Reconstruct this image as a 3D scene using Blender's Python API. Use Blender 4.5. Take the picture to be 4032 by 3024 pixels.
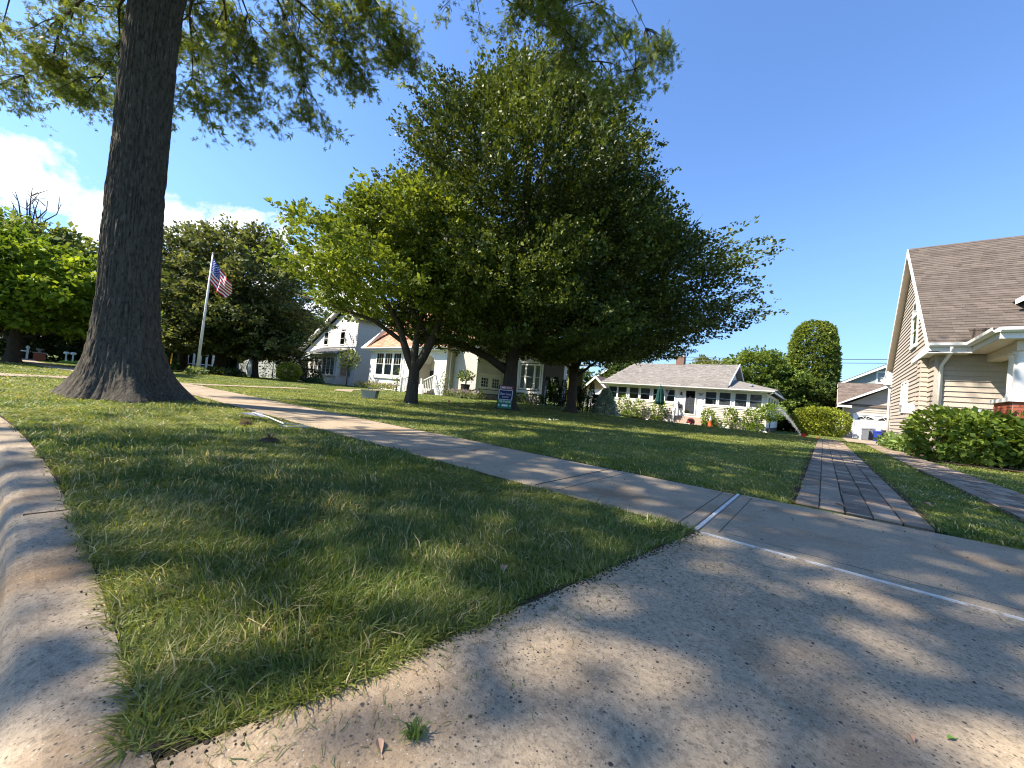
import bpy, bmesh, math, random
import numpy as np
from mathutils import Vector, Matrix

# ------------------------------------------------------------------ scene, camera, light
scene = bpy.context.scene
for o in list(bpy.data.objects):
    bpy.data.objects.remove(o)
COL = scene.collection
# world axes: X runs along the street (right as seen from the kerb), Y runs from the street into the lots, Z up
CAM_H = 0.62
yaw_c, yaw_s = 0.77588, 0.63090
pitch, roll = 0.03114, 0.09055
fwd0 = Vector((-yaw_s, yaw_c, 0)); r0 = Vector((yaw_c, yaw_s, 0)); z0 = Vector((0, 0, 1))
fwd = fwd0 * math.cos(pitch) + z0 * math.sin(pitch)
up0 = z0 * math.cos(pitch) - fwd0 * math.sin(pitch)
right = r0 * math.cos(roll) + up0 * math.sin(roll)
upv = up0 * math.cos(roll) - r0 * math.sin(roll)
cam = bpy.data.cameras.new("camera"); cam.sensor_width = 36; cam.lens = 1520 / 4032 * 36
cam.clip_start = 0.05; cam.clip_end = 1500
camo = bpy.data.objects.new("camera", cam); COL.objects.link(camo)
camo.matrix_world = Matrix(((right.x, upv.x, -fwd.x, 0), (right.y, upv.y, -fwd.y, 0), (right.z, upv.z, -fwd.z, CAM_H), (0, 0, 0, 1)))
scene.camera = camo

SUN = Vector((-0.46, -0.50, 0.77)).normalized()
SUN_STR, SKY_STR, EXPO = 5.0, 0.125, 1.28
sl = bpy.data.lights.new("sun", 'SUN'); sl.energy = SUN_STR; sl.angle = math.radians(0.53); sl.color = (1.0, 0.89, 0.73)
so = bpy.data.objects.new("sun", sl); COL.objects.link(so)
so.rotation_euler = SUN.to_track_quat('Z', 'Y').to_euler()

w = bpy.data.worlds.new("World"); scene.world = w; w.use_nodes = True
nt = w.node_tree; nt.nodes.clear()
def N(t, typ, **kw):
    n = t.nodes.new(typ)
    for k, v in kw.items(): setattr(n, k, v)
    return n
L = nt.links.new
out = N(nt, 'ShaderNodeOutputWorld'); bg = N(nt, 'ShaderNodeBackground')
sky = N(nt, 'ShaderNodeTexSky'); sky.sky_type = 'NISHITA'; sky.sun_disc = False
sky.sun_elevation = math.asin(SUN.z); sky.sun_rotation = math.atan2(SUN.x, SUN.y) % (2 * math.pi)
sky.air_density = 1.15; sky.dust_density = 0.4; sky.ozone_density = 2.2
bg.inputs['Strength'].default_value = SKY_STR
tc = N(nt, 'ShaderNodeTexCoord')
sep = N(nt, 'ShaderNodeSeparateXYZ'); L(tc.outputs['Generated'], sep.inputs[0])
def M(t, op, a, b=None, c=None, clamp=False):
    n = t.nodes.new('ShaderNodeMath'); n.operation = op; n.use_clamp = clamp
    for i, v in enumerate((a, b, c)):
        if v is None: continue
        if isinstance(v, (int, float)): n.inputs[i].default_value = v
        else: t.links.new(v, n.inputs[i])
    return n.outputs[0]
def MR(t, v, a, b, c=0.0, d=1.0):
    n = t.nodes.new('ShaderNodeMapRange'); n.interpolation_type = 'SMOOTHSTEP'
    t.links.new(v, n.inputs[0])
    for i, q in zip((1, 2, 3, 4), (a, b, c, d)): n.inputs[i].default_value = q
    return n.outputs[0]
den = M(nt, 'ADD', M(nt, 'MAXIMUM', sep.outputs[2], 0.0), 0.16)
cx = M(nt, 'DIVIDE', sep.outputs[0], den); cy = M(nt, 'DIVIDE', sep.outputs[1], den)
comb = N(nt, 'ShaderNodeCombineXYZ'); L(cx, comb.inputs[0]); L(cy, comb.inputs[1])
mp = N(nt, 'ShaderNodeMapping'); mp.inputs['Rotation'].default_value = (0, 0, math.radians(18)); mp.inputs['Scale'].default_value = (1.0, 2.1, 1)
mp.inputs['Location'].default_value = (3.1, 1.7, 0)
L(comb.outputs[0], mp.inputs[0])
cn = N(nt, 'ShaderNodeTexNoise'); cn.inputs['Scale'].default_value = 1.9; cn.inputs['Detail'].default_value = 12; cn.inputs['Roughness'].default_value = 0.62
L(mp.outputs[0], cn.inputs['Vector'])
# the cloud bank lies low in the west (left), thinning out towards the right and overhead
lat = M(nt, 'ADD', M(nt, 'MULTIPLY', sep.outputs[0], -0.97), M(nt, 'MULTIPLY', sep.outputs[1], -0.24))
m1 = MR(nt, lat, 0.42, 0.78); m2 = MR(nt, sep.outputs[2], 0.52, 0.22)
bank = M(nt, 'MULTIPLY', m1, m2)
low = M(nt, 'MULTIPLY', MR(nt, lat, -0.62, 0.2), MR(nt, sep.outputs[2], 0.16, 0.02))
cov = M(nt, 'MAXIMUM', bank, low)
thr = M(nt, 'SUBTRACT', 0.83, M(nt, 'MULTIPLY', cov, 0.43))
cloud = M(nt, 'MULTIPLY', M(nt, 'SUBTRACT', cn.outputs['Fac'], thr), 9.0, clamp=True)
cn2 = N(nt, 'ShaderNodeTexNoise'); cn2.inputs['Scale'].default_value = 2.2; cn2.inputs['Detail'].default_value = 6
L(mp.outputs[0], cn2.inputs['Vector'])
ccol = N(nt, 'ShaderNodeMix', data_type='RGBA'); ccol.inputs[6].default_value = (3.6, 3.8, 4.4, 1); ccol.inputs[7].default_value = (5.2, 5.2, 5.3, 1)
L(MR(nt, cn2.outputs['Fac'], 0.35, 0.6), ccol.inputs[0])
hs = N(nt, 'ShaderNodeVectorMath', operation='MULTIPLY'); L(sky.outputs[0], hs.inputs[0]); hs.inputs[1].default_value = (0.63, 0.79, 1.02)
hz = MR(nt, sep.outputs[2], -0.02, 0.40, 0.66, 0.96)
hs2 = N(nt, 'ShaderNodeVectorMath', operation='SCALE'); L(hs.outputs[0], hs2.inputs[0]); L(hz, hs2.inputs['Scale'])
mixc = N(nt, 'ShaderNodeMix', data_type='RGBA'); L(cloud, mixc.inputs[0]); L(hs2.outputs[0], mixc.inputs[6]); L(ccol.outputs[2], mixc.inputs[7])
L(mixc.outputs[2], bg.inputs[0]); L(bg.outputs[0], out.inputs[0])

scene.view_settings.view_transform = 'Standard'; scene.view_settings.look = 'None'
scene.view_settings.exposure = EXPO; scene.view_settings.gamma = 1.0; scene.view_settings.use_curve_mapping = False
scene.render.engine = 'CYCLES'
cy_ = scene.cycles
cy_.use_denoising = True; cy_.filter_width = 1.1; cy_.max_bounces = 6; cy_.diffuse_bounces = 3; cy_.glossy_bounces = 2; cy_.transmission_bounces = 4
cy_.transparent_max_bounces = 8; cy_.caustics_reflective = False; cy_.caustics_refractive = False
cy_.sample_clamp_indirect = 6

rng = np.random.default_rng(7); random.seed(7)

# ------------------------------------------------------------------ materials
def mat(name, col, rough=0.8, var=0.0, vscale=3.0, bump=0.0, bscale=30.0, stretch=(1, 1, 1), island=0.0, spec=0.3,
        attr=False, transl=0.0, stain=None, speck=None, metal=0.0, detail=6):
    m = bpy.data.materials.new(name); m.use_nodes = True
    t = m.node_tree; l = t.links.new; b = t.nodes['Principled BSDF']; o = t.nodes['Material Output']
    b.inputs['Roughness'].default_value = rough; b.inputs['Specular IOR Level'].default_value = spec; b.inputs['Metallic'].default_value = metal
    g = t.nodes.new('ShaderNodeNewGeometry')
    mp = t.nodes.new('ShaderNodeMapping'); mp.inputs['Scale'].default_value = stretch; l(g.outputs['Position'], mp.inputs[0])
    if attr:
        a = t.nodes.new('ShaderNodeAttribute'); a.attribute_name = 'Col'; c = a.outputs['Color']
    else:
        rgb = t.nodes.new('ShaderNodeRGB'); rgb.outputs[0].default_value = (*col, 1); c = rgb.outputs[0]
    fac = None
    if var > 0:
        n = t.nodes.new('ShaderNodeTexNoise'); n.inputs['Scale'].default_value = vscale; n.inputs['Detail'].default_value = detail
        l(mp.outputs[0], n.inputs['Vector'])
        fac = M(t, 'ADD', M(t, 'MULTIPLY', M(t, 'SUBTRACT', n.outputs['Fac'], 0.5), 2 * var * 1.6), 1.0)
    if island > 0:
        oi = t.nodes.new('ShaderNodeObjectInfo')
        rr = M(t, 'FRACT', M(t, 'ADD', g.outputs['Random Per Island'], oi.outputs['Random']))
        f2 = M(t, 'ADD', M(t, 'MULTIPLY', M(t, 'SUBTRACT', rr, 0.5), 2 * island), 1.0)
        fac = f2 if fac is None else M(t, 'MULTIPLY', fac, f2)
    if fac is not None:
        vm = t.nodes.new('ShaderNodeVectorMath'); vm.operation = 'SCALE'; l(c, vm.inputs[0]); l(fac, vm.inputs['Scale']); c = vm.outputs[0]
    if stain:
        for (sc, sscale, lo, hi, amt) in stain:
            n = t.nodes.new('ShaderNodeTexNoise'); n.inputs['Scale'].default_value = sscale; n.inputs['Detail'].default_value = 8; n.inputs['Roughness'].default_value = 0.65
            l(mp.outputs[0], n.inputs['Vector'])
            mx = t.nodes.new('ShaderNodeMix'); mx.data_type = 'RGBA'
            l(M(t, 'MULTIPLY', MR(t, n.outputs['Fac'], lo, hi), amt), mx.inputs[0]); l(c, mx.inputs[6]); mx.inputs[7].default_value = (*sc, 1); c = mx.outputs[2]
    if speck:
        for (sc, sscale, lo, hi, amt) in speck:
            v = t.nodes.new('ShaderNodeTexVoronoi'); v.inputs['Scale'].default_value = sscale; l(g.outputs['Position'], v.inputs['Vector'])
            n = t.nodes.new('ShaderNodeTexWhiteNoise'); n.noise_dimensions = '3D'; l(v.outputs['Position'], n.inputs['Vector'])
            sel = M(t, 'GREATER_THAN', n.outputs['Value'], 1 - amt)
            sc3 = t.nodes.new('ShaderNodeSeparateColor'); l(n.outputs['Color'], sc3.inputs[0])
            dd_ = M(t, 'DIVIDE', v.outputs['Distance'], M(t, 'MULTIPLY_ADD', sc3.outputs[1], 1.1, 0.35))
            f = M(t, 'MULTIPLY', MR(t, dd_, hi, lo), sel)
            mx = t.nodes.new('ShaderNodeMix'); mx.data_type = 'RGBA'
            l(f, mx.inputs[0]); l(c, mx.inputs[6]); mx.inputs[7].default_value = (*sc, 1); c = mx.outputs[2]
    l(c, b.inputs['Base Color'])
    if bump > 0:
        n = t.nodes.new('ShaderNodeTexNoise'); n.inputs['Scale'].default_value = bscale; n.inputs['Detail'].default_value = 8
        l(mp.outputs[0], n.inputs['Vector'])
        bp = t.nodes.new('ShaderNodeBump'); bp.inputs['Strength'].default_value = min(1.0, bump); bp.inputs['Distance'].default_value = 0.3 / bscale * max(1, bump)
        l(n.outputs['Fac'], bp.inputs['Height']); l(bp.outputs[0], b.inputs['Normal'])
    if transl > 0:
        tr = t.nodes.new('ShaderNodeBsdfTranslucent'); ms = t.nodes.new('ShaderNodeMixShader'); ms.inputs[0].default_value = transl
        vm = t.nodes.new('ShaderNodeVectorMath'); vm.operation = 'MULTIPLY'; l(c, vm.inputs[0]); vm.inputs[1].default_value = (1.9, 1.75, 0.8)
        l(vm.outputs[0], tr.inputs[0]); l(b.outputs[0], ms.inputs[1]); l(tr.outputs[0], ms.inputs[2]); l(ms.outputs[0], o.inputs[0])
    return m
def glassmat(name):
    m = bpy.data.materials.new(name); m.use_nodes = True
    t = m.node_tree; l = t.links.new; t.nodes.remove(t.nodes['Principled BSDF']); o = t.nodes['Material Output']
    a = t.nodes.new('ShaderNodeBsdfTransparent'); a.inputs[0].default_value = (0.82, 0.85, 0.84, 1)
    g = t.nodes.new('ShaderNodeBsdfGlossy'); g.inputs['Roughness'].default_value = 0.03
    f = t.nodes.new('ShaderNodeFresnel'); f.inputs[0].default_value = 1.55
    n = t.nodes.new('ShaderNodeTexNoise'); n.inputs['Scale'].default_value = 1.7
    bp = t.nodes.new('ShaderNodeBump'); bp.inputs['Strength'].default_value = 0.12; bp.inputs['Distance'].default_value = 0.05; l(n.outputs[0], bp.inputs['Height'])
    l(bp.outputs[0], g.inputs['Normal'])
    ms = t.nodes.new('ShaderNodeMixShader'); l(M(t, 'MULTIPLY_ADD', f.outputs[0], 1.3, 0.05), ms.inputs[0]); l(a.outputs[0], ms.inputs[1]); l(g.outputs[0], ms.inputs[2]); l(ms.outputs[0], o.inputs[0])
    return m
def stripes(name, c1, c2, freq, axis=2, rough=0.7):
    m = bpy.data.materials.new(name); m.use_nodes = True
    t = m.node_tree; l = t.links.new; b = t.nodes['Principled BSDF']; b.inputs['Roughness'].default_value = rough
    g = t.nodes.new('ShaderNodeNewGeometry'); s = t.nodes.new('ShaderNodeSeparateXYZ'); l(g.outputs['Position'], s.inputs[0])
    f = M(t, 'GREATER_THAN', M(t, 'FRACT', M(t, 'MULTIPLY', s.outputs[axis], freq)), 0.45)
    mx = t.nodes.new('ShaderNodeMix'); mx.data_type = 'RGBA'; l(f, mx.inputs[0]); mx.inputs[6].default_value = (*c1, 1); mx.inputs[7].default_value = (*c2, 1)
    l(mx.outputs[2], b.inputs['Base Color']); return m

CONC_SPECK = [((0.44, 0.40, 0.34), 260, 0.20, 0.46, 0.045), ((0.07, 0.065, 0.06), 150, 0.16, 0.42, 0.20), ((0.05, 0.045, 0.045), 62, 0.12, 0.30, 0.10)]
CONC_STAIN = [((0.19, 0.115, 0.055), 1.4, 0.47, 0.66, 0.75), ((0.085, 0.075, 0.065), 4.2, 0.57, 0.75, 0.5), ((0.37, 0.315, 0.245), 0.7, 0.48, 0.66, 0.5), ((0.12, 0.10, 0.08), 55, 0.52, 0.66, 0.55), ((0.13, 0.14, 0.06), 0.9, 0.62, 0.75, 0.4), ((0.10, 0.09, 0.08), 210, 0.54, 0.62, 0.5), ((0.46, 0.42, 0.35), 260, 0.60, 0.68, 0.4)]
MT = {}
MT['concrete'] = mat('concrete', (0.37, 0.295, 0.205), 0.92, 0.34, 60, 1.0, 170, stain=CONC_STAIN, speck=CONC_SPECK, spec=0.15)
MT['kerb'] = mat('kerb_concrete', (0.355, 0.29, 0.212), 0.92, 0.28, 50, 0.9, 120, stretch=(1, 1, 1), stain=CONC_STAIN[:2] + CONC_STAIN[3:4] + CONC_STAIN[5:], speck=CONC_SPECK[:2], spec=0.15)
MT['walkc'] = mat('walk_concrete', (0.36, 0.292, 0.208), 0.92, 0.32, 55, 0.9, 150, stain=CONC_STAIN, speck=CONC_SPECK[:2], spec=0.15)
MT['asphalt'] = mat('asphalt', (0.055, 0.055, 0.057), 0.9, 0.2, 40, 0.8, 150, spec=0.2)
MT['paver'] = mat('paver', (0.245, 0.195, 0.148), 0.92, 0.3, 9, 1.0, 90, island=0.42, stain=[((0.22, 0.14, 0.09), 1.8, 0.5, 0.7, 0.5)], speck=[((0.08, 0.08, 0.08), 110, 0.2, 0.34, 0.12)], spec=0.15)
MT['joint_sand'] = mat('joint_sand', (0.10, 0.08, 0.055), 0.95, 0.25, 30, 0.6, 90, spec=0.1)
MT['soil'] = mat('soil', (0.055, 0.042, 0.028), 0.95, 0.3, 12, 1.0, 60, spec=0.1)
MT['mulch'] = mat('mulch', (0.10, 0.065, 0.045), 0.95, 0.4, 25, 1.0, 60, spec=0.1, speck=[((0.42, 0.34, 0.24), 22, 0.25, 0.4, 0.18)])
MT['lawn'] = mat('lawn_ground', (0.088, 0.125, 0.030), 0.95, 0.22, 9, 0.6, 40, spec=0.1,
                 stain=[((0.155, 0.165, 0.05), 0.55, 0.46, 0.68, 0.7), ((0.035, 0.06, 0.015), 24, 0.5, 0.66, 0.75), ((0.20, 0.18, 0.085), 2.6, 0.58, 0.74, 0.5)])
MT['grass'] = mat('grass_blade', (0.1, 0.2, 0.04), 0.55, attr=True, transl=0.32, spec=0.35)
MT['leaf'] = mat('leaf', (0.05, 0.1, 0.02), 0.6, attr=True, transl=0.30, spec=0.2)
MT['leaf_gloss'] = mat('glossy_leaf', (0.05, 0.1, 0.02), 0.5, attr=True, transl=0.17, spec=0.3)
MT['dry'] = mat('dry_leaf', (0.36, 0.24, 0.17), 0.8, 0.2, 40, spec=0.2)
MT['bark'] = mat('bark', (0.088, 0.078, 0.062), 0.95, 0.35, 14, 2.2, 42, stretch=(1, 1, 0.30), stain=[((0.20, 0.20, 0.17), 26, 0.58, 0.70, 0.6), ((0.030, 0.026, 0.024), 30, 0.48, 0.62, 0.75)], spec=0.1)  # pale noise is lichen; dark noise paints in the shade of the furrows
MT['bark2'] = mat('smooth_bark', (0.062, 0.051, 0.040), 0.95, 0.3, 10, 0.8, 30, stretch=(1, 1, 0.4), spec=0.1, stain=[((0.22, 0.19, 0.15), 4, 0.58, 0.7, 0.5)])
MT['twig'] = mat('twig', (0.07, 0.055, 0.045), 0.95, spec=0.1)
MT['white'] = mat('white_paint', (0.80, 0.80, 0.78), 0.6, 0.04, 3, spec=0.3)
MT['white_siding'] = mat('white_siding', (0.74, 0.735, 0.715), 0.7, 0.05, 2.5, 0.15, 40, island=0.03, spec=0.25)
MT['cream_and_shaded_siding'] = mat('cream_and_shaded_siding', (0.56, 0.52, 0.45), 0.7, 0.05, 2.5, 0.15, 40, island=0.03, spec=0.25)  # own cream on the bungalow; elsewhere warm shade painted onto white walls
MT['stucco'] = mat('cream_and_shaded_stucco', (0.66, 0.58, 0.48), 0.9, 0.06, 5, 0.5, 60, spec=0.15)  # own cream, and warm shade painted onto the sun porch side
MT['beige_siding'] = mat('beige_siding', (0.44, 0.39, 0.335), 0.75, 0.07, 3.5, 0.5, 60, stretch=(6, 6, 1), island=0.05, spec=0.2)
MT['taupe_siding'] = mat('taupe_siding', (0.45, 0.385, 0.335), 0.75, 0.07, 3, 0.4, 60, island=0.04, spec=0.2)
MT['grey_siding'] = mat('grey_siding', (0.33, 0.36, 0.35), 0.75, 0.05, 3, spec=0.2)
MT['shadow_gap'] = mat('dark_backing', (0.12, 0.10, 0.085), 0.95, spec=0.05)
MT['roof_brown'] = mat('brown_shingle', (0.118, 0.099, 0.086), 0.95, 0.22, 30, 0.6, 120, island=0.2, spec=0.1)
MT['roof_tan'] = mat('tan_shingle', (0.215, 0.200, 0.184), 0.95, 0.25, 7, 0.5, 60, island=0.2, spec=0.1, stain=[((0.28, 0.265, 0.245), 2.5, 0.5, 0.7, 0.5)])
MT['roof_cedar'] = mat('cedar_shake', (0.50, 0.27, 0.175), 0.9, 0.2, 8, 0.5, 60, island=0.30, spec=0.15)
MT['roof_garage'] = mat('garage_shingle', (0.15, 0.120, 0.102), 0.95, 0.25, 6, 0.5, 60, stretch=(1, 1, 4), island=0.2, spec=0.1)
MT['slate'] = mat('slate_roof', (0.085, 0.09, 0.10), 0.8, 0.2, 5, spec=0.2)
MT['glass'] = glassmat('window_glass')
MT['dark'] = mat('dark_interior', (0.018, 0.019, 0.021), 0.6, spec=0.2)
MT['blind'] = stripes('blind_slats', (0.10, 0.11, 0.12), (0.36, 0.37, 0.38), 18)
MT['blind_light'] = stripes('pale_blind_slats', (0.32, 0.34, 0.36), (0.55, 0.56, 0.57), 16)
MT['screen'] = mat('window_screen', (0.15, 0.16, 0.165), 0.8, 0.1, 4, spec=0.2)
MT['door_dark'] = mat('dark_wood_door', (0.06, 0.022, 0.014), 0.4, 0.2, 5, spec=0.4)
MT['brick'] = mat('red_brick', (0.40, 0.115, 0.065), 0.9, 0.15, 20, 0.6, 80, island=0.22, spec=0.15)
MT['mortar'] = mat('mortar', (0.52, 0.47, 0.41), 0.95, 0.1, 30, spec=0.1)
MT['stone'] = mat('pale_stone', (0.42, 0.37, 0.35), 0.9, 0.2, 14, 0.6, 60, island=0.25, spec=0.15)
MT['step_stone'] = mat('step_stone', (0.42, 0.32, 0.26), 0.9, 0.15, 10, spec=0.15)
MT['black'] = mat('black_metal', (0.02, 0.021, 0.022), 0.45, spec=0.4)
MT['galv'] = mat('grey_metal', (0.35, 0.36, 0.37), 0.4, metal=0.5)
MT['fence_brown'] = mat('brown_fence', (0.12, 0.095, 0.085), 0.7)
MT['bin_grey'] = mat('grey_plastic', (0.17, 0.18, 0.20), 0.5, 0.08, 5, spec=0.35)
MT['bin_dark'] = mat('dark_plastic', (0.06, 0.06, 0.065), 0.5, spec=0.35)
MT['bin_blue'] = mat('blue_plastic', (0.02, 0.045, 0.30), 0.45, spec=0.4)
MT['red'] = mat('red_paint', (0.45, 0.03, 0.025), 0.5, 0.1, 6)
MT['dark_red'] = mat('dark_red_paint', (0.20, 0.025, 0.03), 0.45, 0.15, 6)
MT['orange'] = mat('orange_plastic', (0.72, 0.13, 0.04), 0.5)
MT['orange_y'] = mat('amber_plastic', (0.75, 0.33, 0.03), 0.5)
MT['green_cloth'] = mat('dark_green_canvas', (0.008, 0.05, 0.045), 0.85, 0.2, 5)
MT['green_sign'] = mat('green_print', (0.015, 0.17, 0.10), 0.5)
MT['navy_sign'] = mat('navy_print', (0.010, 0.018, 0.09), 0.5)
MT['maroon_sign'] = mat('maroon_print', (0.20, 0.02, 0.03), 0.5)
MT['print_white'] = mat('white_print', (0.75, 0.75, 0.75), 0.6)
MT['cooler'] = mat('cooler_body', (0.30, 0.30, 0.28), 0.6, 0.08, 6)
MT['cooler_lid'] = mat('cooler_lid', (0.12, 0.135, 0.10), 0.6)
MT['flag'] = mat('flag_cloth', (1, 1, 1), 0.8, attr=True, transl=0.15, spec=0.15)
MT['joint_white'] = mat('white_joint_filler', (0.60, 0.585, 0.55), 0.8, 0.16, 30, 0.6, 90, stain=[((0.25, 0.20, 0.15), 14, 0.52, 0.68, 0.8)])
MT['purple'] = mat('lavender_petal', (0.30, 0.20, 0.36), 0.8, attr=True, transl=0.2)
MT['insul'] = mat('insulator', (0.6, 0.6, 0.6), 0.4)
wm = bpy.data.materials.new('water_drops'); wm.use_nodes = True
wm.node_tree.nodes['Principled BSDF'].inputs['Base Color'].default_value = (0.85, 0.88, 0.9, 1)
wm.node_tree.nodes['Principled BSDF'].inputs['Roughness'].default_value = 0.05
wm.node_tree.nodes['Principled BSDF'].inputs['Transmission Weight'].default_value = 0.5
MT['water'] = wm

# ------------------------------------------------------------------ helpers
def link(o, parent=None):
    COL.objects.link(o)
    if parent is not None: o.parent = parent
    return o
def tag(o, label=None, cat=None, group=None, kind=None):
    if label: o['label'] = label
    if cat: o['category'] = cat
    if group: o['group'] = group
    if kind: o['kind'] = kind
    return o
def thing(name, label, cat, group=None, loc=(0, 0, 0)):
    o = bpy.data.objects.new(name, None); o.empty_display_size = 0.2; o.location = loc
    COL.objects.link(o); return tag(o, label, cat, group)
class MB:
    """collects geometry in world coordinates; build() links it as one mesh object (kept in place under its parent)"""
    def __init__(s): s.v = []; s.f = []; s.mi = []
    def poly(s, pts, mi=0):
        b = len(s.v); s.v += [tuple(p) for p in pts]; s.f.append(tuple(range(b, b + len(pts)))); s.mi.append(mi); return s
    def hexa(s, p, mi=0):
        b = len(s.v); s.v += [tuple(q) for q in p]
        for f in ((0, 3, 2, 1), (4, 5, 6, 7), (0, 1, 5, 4), (1, 2, 6, 5), (2, 3, 7, 6), (3, 0, 4, 7)):
            s.f.append(tuple(b + i for i in f)); s.mi.append(mi)
        return s
    def box(s, x0, x1, y0, y1, za, zb, mi=0):
        return s.hexa([(x0, y0, za), (x1, y0, za), (x1, y1, za), (x0, y1, za), (x0, y0, zb), (x1, y0, zb), (x1, y1, zb), (x0, y1, zb)], mi)
    def obox(s, P, u0, u1, za, zb, w0, w1, mi=0):
        return s.hexa([P(u0, za, w0), P(u1, za, w0), P(u1, za, w1), P(u0, za, w1), P(u0, zb, w0), P(u1, zb, w0), P(u1, zb, w1), P(u0, zb, w1)], mi)
    def tube(s, pts, rad, n=6, mi=0, cap=True):
        pts = [Vector(p) for p in pts]
        if isinstance(rad, (int, float)): rad = [rad] * len(pts)
        rings = []
        prev = None
        for i, p in enumerate(pts):
            d = (pts[min(i + 1, len(pts) - 1)] - pts[max(i - 1, 0)])
            if d.length < 1e-9: d = Vector((0, 0, 1))
            d.normalize()
            if prev is None:
                prev = d.orthogonal().normalized()
            x = (prev - d * prev.dot(d))
            x = x.normalized() if x.length > 1e-6 else d.orthogonal().normalized()
            prev = x; y = d.cross(x)
            b = len(s.v)
            for k in range(n):
                a = 2 * math.pi * k / n
                s.v.append(tuple(p + (x * math.cos(a) + y * math.sin(a)) * rad[i]))
            rings.append(b)
        for i in range(len(rings) - 1):
            for k in range(n):
                k2 = (k + 1) % n
                s.f.append((rings[i] + k, rings[i] + k2, rings[i + 1] + k2, rings[i + 1] + k)); s.mi.append(mi)
        if cap:
            s.f.append(tuple(rings[0] + k for k in reversed(range(n)))); s.mi.append(mi)
            s.f.append(tuple(rings[-1] + k for k in range(n))); s.mi.append(mi)
        return s
    def lathe(s, c, prof, n=16, mi=0, sx=1, sy=1):
        c = Vector(c); b = len(s.v)
        for (r, z) in prof:
            for k in range(n):
                a = 2 * math.pi * k / n
                s.v.append((c.x + r * sx * math.cos(a), c.y + r * sy * math.sin(a), c.z + z))
        for i in range(len(prof) - 1):
            for k in range(n):
                k2 = (k + 1) % n
                s.f.append((b + i * n + k, b + i * n + k2, b + (i + 1) * n + k2, b + (i + 1) * n + k)); s.mi.append(mi)
        s.f.append(tuple(b + k for k in reversed(range(n)))); s.mi.append(mi)
        s.f.append(tuple(b + (len(prof) - 1) * n + k for k in range(n))); s.mi.append(mi)
        return s
    def build(s, name, m, parent=None, smooth=False):
        me = bpy.data.meshes.new(name); me.from_pydata(s.v, [], s.f)
        for q in (m if isinstance(m, (list, tuple)) else [m]): me.materials.append(q)
        if any(s.mi): me.polygons.foreach_set('material_index', s.mi)
        if smooth: me.polygons.foreach_set('use_smooth', [True] * len(me.polygons))
        me.update(); o = bpy.data.objects.new(name, me); link(o)
        if parent is not None:
            o.parent = parent; o.matrix_parent_inverse = inv(parent)
        return o
def inv(p):
    return Matrix.Translation(p.location).inverted() if p.parent is None else Matrix.Identity(4)
def npmesh(name, verts, loops, fsize, m, col=None, parent=None, smooth=False):
    """verts (n,3), loops flat vertex indices, every face fsize corners; col (n,3) point colours"""
    me = bpy.data.meshes.new(name); nf = len(loops) // fsize
    me.vertices.add(len(verts)); me.vertices.foreach_set('co', np.ascontiguousarray(verts, dtype=np.float32).ravel())
    me.loops.add(len(loops)); me.loops.foreach_set('vertex_index', np.ascontiguousarray(loops, dtype=np.int32))
    me.polygons.add(nf); me.polygons.foreach_set('loop_start', np.arange(0, nf * fsize, fsize, dtype=np.int32))
    me.polygons.foreach_set('loop_total', np.full(nf, fsize, dtype=np.int32))
    if smooth: me.polygons.foreach_set('use_smooth', np.ones(nf, dtype=bool))
    me.update(calc_edges=True)
    if col is not None:
        ca = me.color_attributes.new('Col', 'FLOAT_COLOR', 'POINT')
        c4 = np.ones((len(verts), 4), dtype=np.float32); c4[:, :3] = col
        ca.data.foreach_set('color', c4.ravel())
    me.materials.append(m)
    o = bpy.data.objects.new(name, me); link(o)
    if parent is not None:
        o.parent = parent; o.matrix_parent_inverse = inv(parent)
    return o
def S(x):
    x = np.clip(x, 0, 1); return x * x * (3 - 2 * x)
def T(a, p):
    """height of the ground"""
    a = np.asarray(a, dtype=float); p = np.asarray(p, dtype=float)
    z = -0.36 * S((p - 20) / 12) * S((a + 19) / 4)
    rise = 0.24 * S((p - 12) / 6) * S((-10.5 - a) / 3)
    r2 = 0.20 * S((-a - 24) / 8) * S((p - 4) / 4)
    z = z + np.maximum(rise, r2) * (1 - S((a + 16) / 4) * S((p - 21) / 5))
    return z
def Tf(a, p): return float(T(a, p))
def noise3(x, y, z, seed=0):
    """cheap smooth value noise, -1..1"""
    xi = np.floor(x).astype(np.int64); yi = np.floor(y).astype(np.int64); zi = np.floor(z).astype(np.int64)
    xf = x - xi; yf = y - yi; zf = z - zi
    u = xf * xf * (3 - 2 * xf); v = yf * yf * (3 - 2 * yf); w_ = zf * zf * (3 - 2 * zf)
    def h(i, j, k):
        n = (i * 374761393 + j * 668265263 + k * 2147483647 + seed * 1274126177) & 0xffffffff
        n = ((n ^ (n >> 13)) * 1274126177) & 0xffffffff
        return ((n ^ (n >> 16)) & 0xffff) / 32767.5 - 1
    r = 0
    for dx in (0, 1):
        for dy in (0, 1):
            for dz in (0, 1):
                r = r + h(xi + dx, yi + dy, zi + dz) * (u if dx else 1 - u) * (v if dy else 1 - v) * (w_ if dz else 1 - w_)
    return r

# ------------------------------------------------------------------ setting: ground, road, kerb, pavings
def kerb_p(a):
    a = np.asarray(a, dtype=float)
    return 0.165 - 0.0128 * np.maximum(-0.8 - a, 0) ** 2 * (a > -22) - (0.0128 * 21.2 ** 2) * (a <= -22)
def walk_p(a):
    """centre line of the pavement, which bends towards the street far to the left"""
    a = np.asarray(a, dtype=float)
    return 2.93 - 1.9 * S((-a - 17) / 13) - 1.75 * S((-a - 26) / 22)
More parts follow.
